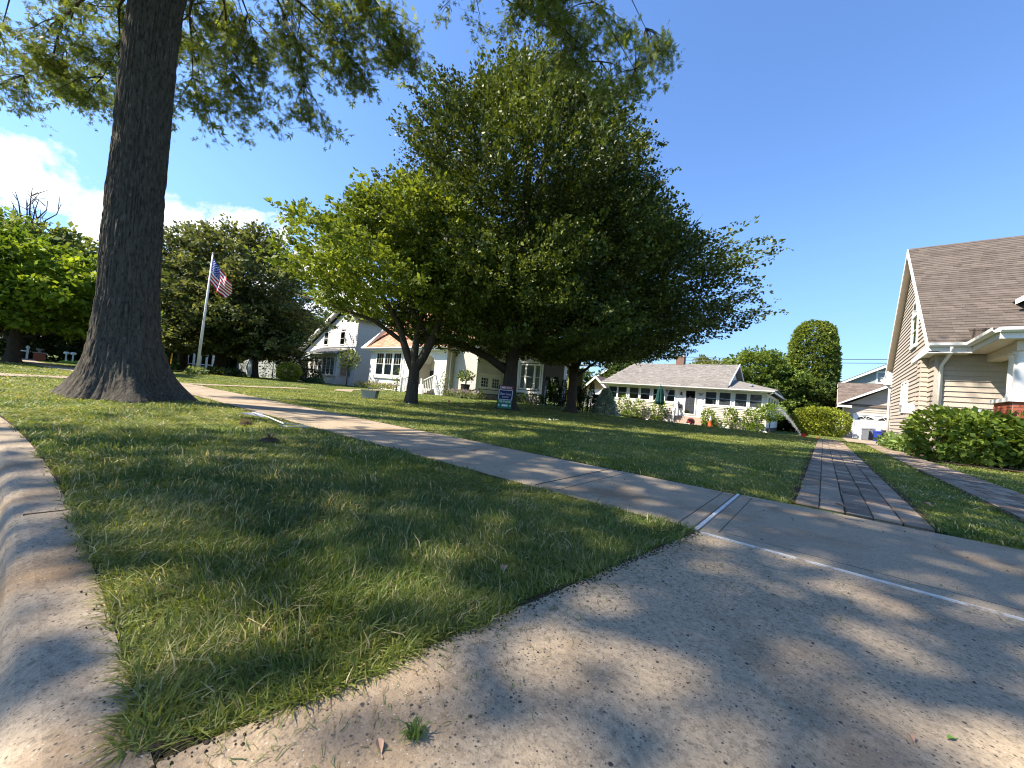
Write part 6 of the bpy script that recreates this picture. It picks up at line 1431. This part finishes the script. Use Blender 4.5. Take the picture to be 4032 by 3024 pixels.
small_house('distant_house', 'pale house with a dark roof far behind the two sheds', -33, -24, 62, 70, 4.2, 7.2, 'grey_siding', 'slate')
small_house('distant_house', 'white house with a dark roof far behind, seen between the tree trunks', -24, -18.5, 58, 66, 3.6, 6.2, 'white', 'slate')
gh = small_house('grey_house', 'low grey house in deep shade behind the three rounded dark trees', -62, -48, 17, 26, 2.9, 4.6, 'grey_siding', 'slate', zb=-.1)
window(gh, right_wall(-47.98), 18.0, 19.0, 1.1, 2.1, trim=.1, back='screen')
sp = thing('porch_posts', 'row of white porch posts and rail glimpsed left of the flagpole', 'porch', None, (-58, 11, 0))
for k in range(6): MB().box(-59.5 + k * .7, -59.3 + k * .7, 10.6 + k * .45, 10.8 + k * .45, 0, 2.3).build('post', MT['white'], sp)
MB().hexa([(-59.6, 10.55, .95), (-56, 12.85, .95), (-56, 12.95, .95), (-59.6, 10.65, .95), (-59.6, 10.55, 1.08), (-56, 12.85, 1.08), (-56, 12.95, 1.08), (-59.6, 10.65, 1.08)]).build('rail', MT['white'], sp)
# power lines over the back lots
for i, (z, y, lab) in enumerate(((9.05, 62, 'upper of the two thick overhead cables'), (8.65, 62.4, 'lower of the two thick overhead cables'), (5.6, 60, 'thin overhead cable just above the garage roof'), (3.75, 60.5, 'lowest thin overhead cable crossing the green column tree'))):
    pts = [(-22 + k * 3, y + (0.0), z - 0.28 * math.sin(math.pi * k / 13)) for k in range(14)]
    tag(MB().tube(pts, .035 if i < 2 else .02, 5).build('overhead_cable', MT['black']), lab, 'cable', 'overhead cables')
tag(MB().lathe((-1.1, 62, 8.72), [(.05, 0), (.12, .05), (.07, .12), (.12, .2), (.07, .28), (.12, .34), (.03, .44)], 10).build('insulator', MT['insul']), 'small white insulator hanging on the overhead cables', 'insulator')
for i, (x, z) in enumerate(((-20.5, 7.2), (-17.2, 6.9))):
    tag(MB().tube([(x, 62, 0), (x, 62, z)], [.16, .11], 8).build('utility_pole', MT['bark2']), ('left' if i == 0 else 'right') + ' one of two thin poles standing behind the bungalow ridge', 'pole', 'poles behind the bungalow')

# ------------------------------------------------------------------ things on the lawns
def text_mesh(parent, s, P, u, z, size, m, width=None, w_=0.006, shear=0.0, bold=0.0):
    cu = bpy.data.curves.new('t', 'FONT'); cu.body = s; cu.size = size; cu.align_x = 'CENTER'; cu.align_y = 'CENTER'; cu.shear = shear; cu.offset = bold; cu.resolution_u = 3
    ob = bpy.data.objects.new('t', cu); COL.objects.link(ob); dg = bpy.context.evaluated_depsgraph_get(); me = bpy.data.meshes.new_from_object(ob.evaluated_get(dg))
    bpy.data.objects.remove(ob)
    xs = [v.co.x for v in me.vertices]; sx = (width / (max(xs) - min(xs))) if width and xs else 1
    xc = (max(xs) + min(xs)) / 2 if xs else 0
    for v in me.vertices: v.co = Vector(P(u + (v.co.x - xc) * sx, z + v.co.y, w_))
    me.materials.clear(); me.materials.append(m); me.name = 'lettering'
    o = bpy.data.objects.new('lettering', me); link(o, parent); o.matrix_parent_inverse = inv(parent); return o
# real estate sign: leans a little, faces the street and the camera
def rental_sign():
    z = Tf(-10.4, 12.4); t = thing('rental_sign', 'rental sign with red, blue and green panels on black stakes before the central tree', 'sign', None, (-10.42, 12.42, z))
    u = Vector((0.77, 0.64, 0)).normalized(); nn = Vector((0.64, -0.77, 0)).normalized(); lean = Vector((0.03, 0.04, 0))
    def P(uu, zz, w_=0.0):
        q = Vector((-10.42, 12.42, z)) + u * (uu - 0.02 * zz) + nn * w_ + lean * zz; q.z = z + zz; return tuple(q)
    for s_ in (-1, 1): MB().obox(P, s_ * .305 - .012, s_ * .305 + .012, -.12, 1.05, -.012, .012).build('stake', MT['black'], t)
    MB().obox(P, -.30, .30, .855, 1.03, -.004, .004).build('panel', MT['maroon_sign'], t)['label'] = 'dark red panel reading SUMMER RENTAL'
    MB().obox(P, -.293, .293, .44, .852, -.004, .004).build('panel', MT['print_white'], t)['label'] = 'dark blue panel with the agency name'
    MB().obox(P, -.268, .268, .46, .832, .004, .006).build('panel_face', MT['navy_sign'], t)
    MB().obox(P, -.293, .293, .275, .437, -.004, .004).build('panel', MT['green_sign'], t)['label'] = 'green panel with the telephone number'
    MB().obox(P, -.293, .293, .08, .262, -.004, .004).build('panel', MT['green_sign'], t)['label'] = 'lowest green and white panel'
    text_mesh(t, 'SUMMER RENTAL', P, 0, .942, .14, MT['print_white'], .52, bold=.0015)
    text_mesh(t, 'Diane Turton', P, 0, .68, .13, MT['print_white'], .46, shear=.35, bold=.0, w_=.009)
    text_mesh(t, 'REALTORS', P, 0, .55, .075, MT['print_white'], .26, w_=.009)
    text_mesh(t, '732-974-8700', P, 0, .355, .13, MT['print_white'], .50, bold=.001)
    MB().obox(P, -.26, .26, .165, .245, .004, .007).build('print_band', MT['print_white'], t)
    MB().obox(P, -.21, -.11, .155, .255, .007, .009).build('print_patch', MT['green_sign'], t); MB().obox(P, .14, .22, .16, .25, .007, .009).build('print_patch', MT['green_sign'], t)
rental_sign()
def cooler():
    z = Tf(-14.82, 8.87); t = thing('cooler', 'grey ice box cooler with a dark lid left on the lawn', 'cooler', None, (-14.82, 8.87, z))
    P = plane((-14.82, 8.87, z), Vector((.79, .61, 0)).normalized(), Vector((.61, -.79, 0)).normalized())
    b = MB(); b.hexa([P(-.27, 0, .17), P(.27, 0, .17), P(.27, 0, -.17), P(-.27, 0, -.17), P(-.31, .30, .20), P(.31, .30, .20), P(.31, .30, -.20), P(-.31, .30, -.20)]); b.build('body', MT['cooler'], t)
    b = MB(); b.hexa([P(-.325, .30, .215), P(.325, .30, .215), P(.325, .30, -.215), P(-.325, .30, -.215), P(-.315, .345, .205), P(.315, .345, .205), P(.315, .345, -.205), P(-.315, .345, -.205)]); b.build('lid', MT['cooler_lid'], t)
    MB().tube([P(-.09, .34, 0), P(-.085, .395, 0), P(.085, .395, 0), P(.09, .34, 0)], .014, 7).build('handle', MT['black'], t)
    for s_ in (-1, 1): MB().obox(P, s_ * .318 - .015, s_ * .318 + .015, .2, .28, -.06, .06).build('side_handle', MT['cooler_lid'], t)
cooler()
# flagpole and flag
fx, fy, fz = -34.05, 7.05, .02
fp = thing('flagpole', 'tall white flagpole rising from the hostas left of the houses', 'flagpole', None, (fx, fy, fz))
ptop = Vector((fx + .16, fy + .10, 8.62))
MB().tube([(fx, fy, -.05), tuple(Vector((fx, fy, 0)).lerp(ptop, .5)), tuple(ptop)], [.095, .075, .05], 14).build('pole', MT['white'], fp, smooth=True)
MB().lathe(tuple(ptop), [(.02, 0), (.06, .03), (.07, .08), (.05, .13), (.01, .16)], 10).build('finial', MT['galv'], fp)
MB().tube([(fx + .10, fy - .02, 1.3), tuple(ptop + Vector((.08, 0, -.2)))], .008, 4).build('halyard', MT['white'], fp)
def flag():
    nx_, nz_ = 96, 52; hz = 1.75; top = ptop + Vector((.06, .02, -.18))
    A0 = np.array(top); B0 = A0 + [-.05, -.03, -hz]; C0 = np.array([-32.45, 8.2, 6.62]); D0 = np.array([-33.02, 7.85, 5.62])   # hoist top, hoist bottom, fly top, fly bottom
    s_ = np.linspace(0, 1, nx_ + 1); t_ = np.linspace(0, 1, nz_ + 1); Sg, Tg = np.meshgrid(s_, t_, indexing='ij')
    Pm = (1 - Sg)[..., None] * ((1 - Tg)[..., None] * A0 + Tg[..., None] * B0) + Sg[..., None] * ((1 - Tg)[..., None] * C0 + Tg[..., None] * D0)
    nn = np.array([.63, -.78, 0]); wv = (0.11 * np.sin(Sg * 9 + Tg * 3.1) + .05 * np.sin(Sg * 19 - Tg * 4)) * np.minimum(1, Sg * 3) + .16 * np.sin(Tg * 4.5 + Sg * 2) * Sg
    Pm = Pm + wv[..., None] * nn; Pm[..., 2] -= .10 * np.sin(Sg * math.pi) * (1 - Tg * .2)
    red = np.array([.52, .012, .03]); wht = np.array([.82, .82, .82]); blu = np.array([.02, .045, .30])
    V = []; C = []; Lp = []; k = 0
    for i in range(nx_):
        for j in range(nz_):
            s0_, t0_ = (i + .5) / nx_, (j + .5) / nz_; c = red if int(t0_ * 13) % 2 == 0 else wht
            if s0_ < .4 and t0_ < 7 / 13:
                c = blu; gx = s0_ / .4 * 12; gy = t0_ / (7 / 13) * 10
                if abs(gx - round(gx)) < .33 and abs(gy - round(gy)) < .33 and (round(gx) + round(gy)) % 2 == 0 and 0 < round(gx) < 12 and 0 < round(gy) < 10: c = wht
            V += [Pm[i, j], Pm[i + 1, j], Pm[i + 1, j + 1], Pm[i, j + 1]]; C += [c] * 4; Lp += [k, k + 1, k + 2, k + 3]; k += 4
    o = npmesh('flag', np.array(V), np.array(Lp), 4, MT['flag'], np.array(C)); tag(o, 'stars and stripes flag drooping from the white pole', 'flag')
flag()
# fallen metal stake with a bent frame on the verge
fs = thing('fallen_wire_stand', 'bent pale metal stand lying in the grass beside the pavement', 'stand', None, (-5.3, 1.9, .0))
MB().tube([(-5.92, 1.86, .09), (-5.4, 1.87, .085), (-4.86, 1.86, .06)], .007, 6).build('rod', MT['white'], fs)
MB().tube([(-4.86, 1.86, .06), (-4.80, 1.80, .05), (-4.66, 1.82, .05), (-4.56, 2.02, .055), (-4.78, 1.99, .06), (-4.86, 1.88, .06)], .007, 5).build('wire_loop', MT['galv'], fs)
MB().poly([(-6.25, 1.78, .05), (-6.0, 1.74, .07), (-5.86, 1.95, .10), (-6.05, 1.97, .08)]).poly([(-5.86, 1.95, .10), (-6.0, 1.74, .07), (-5.70, 1.93, .05)]).build('bent_plate', MT['galv'], fs)
# scuffed holes in the turf, with torn up roots
for (a, p, r_, lab) in ((-4.0, 1.42, .13, 'dark scuffed tuft of torn turf in the sunny part of the verge'), (-5.35, 1.62, .11, 'second torn turf tuft near the fallen stand')):
    b = MB().lathe((a, p, .0), [(r_ * .8, .0), (r_ * .6, .018), (r_ * .3, .028), (.01, .024)], 11, sy=.8); tag(b.build('torn_turf', MT['soil']), lab, 'turf')
    tuft(a, p, 90, .075, .13, lab.replace('dark scuffed tuft of', 'dry roots on the').replace('second torn turf tuft', 'dry roots on the second torn turf'), (.16, .12, .07))
# house number board by the white stairs
hn = thing('number_board', 'small white house number board beside the white stair railing', 'sign', None, (-21.2, 16.4, .12)); Ph = street_wall(16.4)
MB().obox(Ph, -21.42, -21.0, .45, .85, 0, .03).build('board', MT['white'], hn); MB().obox(Ph, -21.38, -21.34, .05, .45, 0, .03).build('leg', MT['white'], hn); MB().obox(Ph, -21.08, -21.04, .05, .45, 0, .03).build('leg', MT['white'], hn)
text_mesh(hn, '815', Ph, -21.21, .65, .2, MT['black'], .28, w_=.034)
# planter against the white wall
pl_ = thing('planter', 'tall dark tapered planter against the white wall', 'planter', None, (-18.0, 17.4, .15)); MB().lathe((-18.0, 17.4, .1), [(.20, 0), (.30, .95), (.33, 1.0), (.27, 1.0), (.24, .9)], 14).build('pot', MT['black'], pl_, smooth=False)
# litter on the big lawn
for (a, p, s_, lab) in ((-6.2, 9.55, .22, 'white crumpled litter lying on the middle of the big lawn'), (-11.2, 8.2, .06, 'small white scrap on the shaded lawn'), (-12.6, 12.0, .07, 'small white scrap left of the rental sign')):
    b = MB(); r_ = random.Random(int(a * 100)); z = Tf(a, p) + .02
    for k in range(7):
        c = (a + r_.uniform(-1, 1) * s_ * 1.1, p + r_.uniform(-.6, .9) * s_); b.poly([(c[0] + r_.uniform(-.5, .5) * s_, c[1] + r_.uniform(-.5, .5) * s_, z + r_.uniform(.0, .05)) for _ in range(3)])
    tag(b.build('litter', MT['print_white']), lab, 'litter')
def marker_flag(a, p, h_, lab, m='red', s_=.10):
    z = Tf(a, p); t = thing('marker_flag', lab, 'marker flag', None, (a, p, z)); MB().tube([(a, p, z - .03), (a + .02, p, z + h_)], .006, 5).build('wire', MT['galv'], t)
    MB().poly([(a + .02, p, z + h_), (a + .02, p, z + h_ - s_), (a + .02 + s_ * 1.2, p + s_ * .4, z + h_ - s_ * .8), (a + .02 + s_ * 1.1, p + s_ * .3, z + h_ * .98)]).build('cloth', MT[m], t)
marker_flag(-1.02, 28.6, .28, 'red marker flag on the lawn by the water jet', s_=.22)
marker_flag(-13.8, 12.3, .15, 'tiny orange red marker flag on the lawn left of the rental sign', 'orange')
marker_flag(-.35, 30.8, .14, 'tiny orange marker flag near the end of the brick strip', 'orange')
# sprinkler with its jet of water
sh = thing('sprinkler', 'lawn sprinkler head throwing a jet of water up to the left', 'sprinkler', None, (-1.05, 30.1, Tf(-1.05, 30.1))); MB().lathe((-1.05, 30.1, Tf(-1.05, 30.1)), [(.04, 0), (.04, .10), (.02, .13)], 8).build('head', MT['black'], sh)
def spray():
    rg = np.random.default_rng(9); b = MB(); z0_ = Tf(-1.05, 30.1) + .12
    for _ in range(1500):
        t = rg.random() ** .75; sp = rg.normal(0, .035) + rg.normal(0, .09) * t * t; sp2 = rg.normal(0, .10) * t
        x = -1.05 - 1.45 * t + sp * .9 + sp2 * .3; y = 30.1 + 1.55 * t + sp2; z = z0_ + 2.35 * t - .55 * t * t + sp * .8 - abs(rg.normal(0, .25)) * t * t * .6
        s_ = rg.uniform(.006, .014); d = Vector((rg.normal(), rg.normal(), rg.normal())).normalized() * s_; e = d.orthogonal().normalized() * s_; c = Vector((x, y, z)); f = d.cross(e).normalized() * s_
        p = [c + d, c + e, c - d, c - e, c + f, c - f]
        for i in range(4): k = (i + 1) % 4; b.poly([p[i], p[k], p[4]]); b.poly([p[k], p[i], p[5]])
    o = b.build('water_spray', MT['water']); tag(o, 'fan of water drops from the lawn sprinkler before the dark hedge', 'water', kind='stuff')
spray()
# ------------------------------------------------------------------ things before the bungalow
um = thing('parasol', 'closed dark green parasol standing before the bungalow windows', 'parasol', None, (-10.6, 32.5, -.36))
MB().tube([(-10.6, 32.5, -.36), (-10.6, 32.5, 2.5)], .022, 8).build('pole', MT['black'], um)
cvx = MB(); nn_ = 20; pr_ = [(.02, 2.62), (.07, 2.55), (.15, 2.35), (.20, 2.32), (.24, 2.0), (.29, 1.6), (.33, 1.25), (.27, 1.12), (.05, 1.1)]
base_i = 0
for (r_, z_) in pr_:
    for k in range(nn_):
        a_ = 2 * math.pi * k / nn_; rr2 = r_ * (1 + .16 * math.cos(a_ * 8)) if r_ > .1 else r_
        cvx.v.append((-10.6 + rr2 * math.cos(a_), 32.5 + rr2 * math.sin(a_), z_ - .08 * (math.cos(a_ * 8) if z_ < 1.4 else 0)))
for i in range(len(pr_) - 1):
    for k in range(nn_):
        k2 = (k + 1) % nn_; cvx.f.append((i * nn_ + k, i * nn_ + k2, (i + 1) * nn_ + k2, (i + 1) * nn_ + k)); cvx.mi.append(0)
cvx.build('canopy', MT['green_cloth'], um); MB().lathe((-10.6, 32.5, -.36), [(.25, 0), (.25, .06), (.06, .10), (.04, .3)], 14).build('base', MT['black'], um)
MB().lathe((-10.6, 32.5, 2.6), [(.03, 0), (.04, .05), (.01, .10)], 8).build('finial', MT['black'], um)
def bench(x0, x1, lab):
    t = thing('garden_seat', lab, 'seat', 'dark metal garden seats', ((x0 + x1) / 2, 32.6, -.36)); xm = (x0 + x1) / 2
    MB().box(x0, x1, 32.38, 32.82, .03, .08).build('seat', MT['black'], t)
    bk = MB(); bk.box(x0, x1, 32.82, 32.85, .42, .47); 
    for k in range(9): u = x0 + (x1 - x0) * (k + .5) / 9; bk.box(u - .012, u + .012, 32.825, 32.845, .08, .42)
    bk.build('backrest', MT['black'], t)
    for sx in (x0 + .03, x1 - .03):
        for y in (32.4, 32.8): MB().box(sx - .02, sx + .02, y - .02, y + .02, -.38, .03).build('leg', MT['black'], t)
        MB().box(sx - .025, sx + .025, 32.38, 32.83, .26, .29).build('armrest', MT['black'], t)
bench(-11.95, -10.85, 'dark metal garden bench left of the closed parasol'); bench(-10.25, -9.75, 'dark metal garden chair right of the closed parasol')
cn_ = thing('traffic_cone', 'orange and white traffic cone in front of the shrubs right of the steps', 'cone', None, (-6.66, 32.3, -.37))
MB().lathe((-6.66, 32.3, -.36), [(.17, .03), (.135, .25)], 18).build('lower_cone', MT['orange'], cn_); MB().lathe((-6.66, 32.3, -.36), [(.134, .251), (.098, .50)], 18).build('upper_cone', MT['orange'], cn_)
MB().lathe((-6.66, 32.3, -.36), [(.097, .501), (.07, .66)], 18).build('reflective_band', MT['print_white'], cn_); MB().lathe((-6.66, 32.3, -.36), [(.069, .661), (.035, .84)], 18).build('tip', MT['print_white'], cn_); MB().box(-6.86, -6.46, 32.1, 32.5, -.37, -.325).build('base', MT['red'], cn_)
tag(MB().tube([(-6.5, 32.4, .55), (-6.25, 32.35, .2), (-5.95, 32.2, -.36)], .018, 6).build('pole', MT['twig']), 'thin dark stake leaning beside the traffic cone', 'stake')
mo = thing('lawn_machine', 'dark red wheeled machine parked before the bungalow steps', 'machine', None, (-8.05, 32.3, -.37))
MB().lathe((-8.05, 32.35, -.30), [(.12, 0), (.28, .06), (.30, .2), (.26, .36), (.14, .46), (.04, .48)], 16, sy=.8).build('body', MT['dark_red'], mo, smooth=True)
MB().box(-8.2, -7.85, 32.05, 32.12, .0, .12).build('front_panel', MT['black'], mo)
for s_ in (-.26, .22): MB().tube([(-8.05 + s_ - .03, 32.2, -.27), (-8.05 + s_ + .03, 32.2, -.27)], .10, 14).build('wheel', MT['black'], mo)
MB().box(-8.42, -8.02, 32.0, 32.25, -.35, -.26).build('tray', MT['white'], mo)
# stone edging pieces and white rocks at the bungalow corner
for i, (x, y, s_, lab) in enumerate(((-3.55, 33.3, .2, 'white stone at the right corner of the bungalow'), (-3.2, 32.9, .13, 'smaller white stone under the lollipop shrub'), (-11.55, 32.6, .12, 'white stone left of the garden bench'))):
    b = MB().lathe((x, y, Tf(x, y) - .02), [(s_, 0), (s_ * 1.05, s_ * .4), (s_ * .7, s_ * .9), (s_ * .1, s_)], 9, sy=.8); tag(b.build('white_stone', MT['white']), lab, 'stone')
# ------------------------------------------------------------------ bins before the garage
def bin_(x, y, h_, w_, m, lab, nm='wheelie_bin'):
    z = Tf(x, y); t = thing(nm, lab, 'bin', None, (x, y, z))
    b = MB().hexa([(x - w_ * .40, y - w_ * .42, z + .04), (x + w_ * .40, y - w_ * .42, z + .04), (x + w_ * .40, y + w_ * .42, z + .04), (x - w_ * .40, y + w_ * .42, z + .04), (x - w_ * .5, y - w_ * .5, z + h_ * .9), (x + w_ * .5, y - w_ * .5, z + h_ * .9), (x + w_ * .5, y + w_ * .5, z + h_ * .9), (x - w_ * .5, y + w_ * .5, z + h_ * .9)]); b.build('body', m, t)
    MB().hexa([(x - w_ * .55, y - w_ * .56, z + h_ * .9), (x + w_ * .55, y - w_ * .56, z + h_ * .9), (x + w_ * .55, y + w_ * .6, z + h_ * .9), (x - w_ * .55, y + w_ * .6, z + h_ * .9), (x - w_ * .48, y - w_ * .45, z + h_), (x + w_ * .48, y - w_ * .45, z + h_), (x + w_ * .48, y + w_ * .6, z + h_ * 1.01), (x - w_ * .48, y + w_ * .6, z + h_ * 1.01)]).build('lid', m, t)
    for s_ in (-1, 1): MB().tube([(x + s_ * w_ * .42, y + w_ * .4, z + .1), (x + s_ * w_ * .48, y + w_ * .4, z + .1)], .1, 12).build('wheel', MT['bin_dark'], t)
    MB().tube([(x - w_ * .4, y + w_ * .66, z + h_ * .9), (x + w_ * .4, y + w_ * .66, z + h_ * .9)], .02, 6).build('handle', m, t)
    return t
bin_(2.68, 43.2, 1.0, .46, MT['bin_grey'], 'grey wheelie bin, leftmost of the bins before the garage door'); bin_(3.06, 43.9, 1.04, .56, MT['bin_grey'], 'second grey wheelie bin partly behind the first')
bin_(3.40, 43.1, .86, .48, MT['bin_blue'], 'blue recycling tub between the grey and the dark bin', 'recycling_bin'); bin_(3.92, 43.6, 1.0, .55, MT['bin_dark'], 'dark lidded bin nearest the house corner')
tag(MB().lathe((2.40, 43.3, Tf(2.4, 43.3)), [(.10, 0), (.10, .45), (.06, .5)], 12).build('white_canister', MT['white']), 'small white canister left of the grey wheelie bin', 'canister')
# ------------------------------------------------------------------ fences between the houses
fg = thing('fence_gate', 'brown metal picket gate beside the blue spruce', 'gate', None, (-13.1, 25.4, -.2))
def pickets(parent, x0, y0_, x1, y1_, z0_, z1_, n, m, wd=.012, rails=True):
    for k in range(n):
        t = (k + .5) / n; x = x0 + (x1 - x0) * t; y = y0_ + (y1_ - y0_) * t; MB().box(x - wd, x + wd, y - wd, y + wd, z0_, z1_).build('picket', m, parent)
    if rails:
        for z in (z0_ + .08, z1_ - .06): MB().tube([(x0, y0_, z), (x1, y1_, z)], .018, 4).build('rail', m, parent)
pickets(fg, -13.3, 25.27, -12.83, 25.65, -.1, 1.08, 10, MT['fence_brown']); MB().box(-13.36, -13.28, 25.22, 25.30, -.2, 1.14).build('post', MT['fence_brown'], fg)
bf = thing('picket_fence', 'black metal picket fence running behind the arborvitae', 'fence', None, (-14.5, 24, 0))
pickets(bf, -15.9, 23.16, -13.4, 25.2, .0, 1.1, 22, MT['black'], .010); MB().box(-15.95, -15.87, 23.1, 23.18, -.05, 1.18).build('post', MT['black'], bf)
# ------------------------------------------------------------------ far left of the oak
bp_ = thing('brick_pillar', 'low brick pillar topped with a stone urn before the dark hedge', 'pillar', None, (-55.3, .1, 0)); MB().box(-55.65, -54.95, -.25, .45, 0, .62).build('pillar', MT['brick'], bp_)
MB().box(-55.7, -54.9, -.3, .5, .62, .70).build('cap', MT['stone'], bp_); MB().lathe((-55.3, .1, .70), [(.10, 0), (.08, .08), (.22, .22), (.26, .32), (.20, .34)], 12).build('urn', MT['stone'], bp_)
wp_ = thing('mailbox_post', 'white cross shaped post with a box on top beside the maple trunk', 'post', None, (-56.2, -.6, 0)); MB().box(-56.27, -56.13, -.67, -.53, 0, .95).build('post', MT['white'], wp_); MB().hexa([(-56.55, -.92, .66), (-56.2, -.6, .66), (-56.1, -.7, .66), (-56.45, -1.0, .66), (-56.55, -.92, .76), (-56.2, -.6, .76), (-56.1, -.7, .76), (-56.45, -1.0, .76)]).build('arm', MT['white'], wp_); MB().lathe((-56.2, -.6, .95), [(.13, 0), (.15, .12), (.05, .26)], 6).build('box', MT['white'], wp_)
for i, (x, y) in enumerate(((-53.3, 1.62), (-53.0, 2.02))):
    t = thing('mailbox', ('left' if i == 0 else 'right') + ' one of the pair of mailboxes on white posts far across the lawn', 'mailbox', 'pair of mailboxes', (x, y, 0)); MB().box(x - .05, x + .05, y - .05, y + .05, 0, .75).build('post', MT['white'], t); MB().tube([(x - .12, y - .1, .86), (x + .12, y + .1, .86)], .12, 10).build('box', MT['white'], t)
tag(MB().lathe((-53.6, 2.1, 0), [(.9, 0), (.8, .12), (.3, .2)], 12).build('flower_mound', MT['fresh']), 'pale green mound at the foot of the mailboxes', 'plant')
am = thing('marker_post', 'thin dark post with an amber panel between the oak and the flagpole', 'marker post', None, (-34.3, 5.7, 0)); MB().box(-34.33, -34.27, 5.67, 5.73, 0, .8).build('post', MT['black'], am); MB().box(-34.38, -34.22, 5.66, 5.70, .72, 1.42).build('panel', MT['orange_y'], am)
tag(MB().box(-58.9, -58.0, -2.7, -2.3, 2.3, 3.0).build('red_banner', MT['red']), 'red banner half hidden by leaves at the left edge', 'banner')
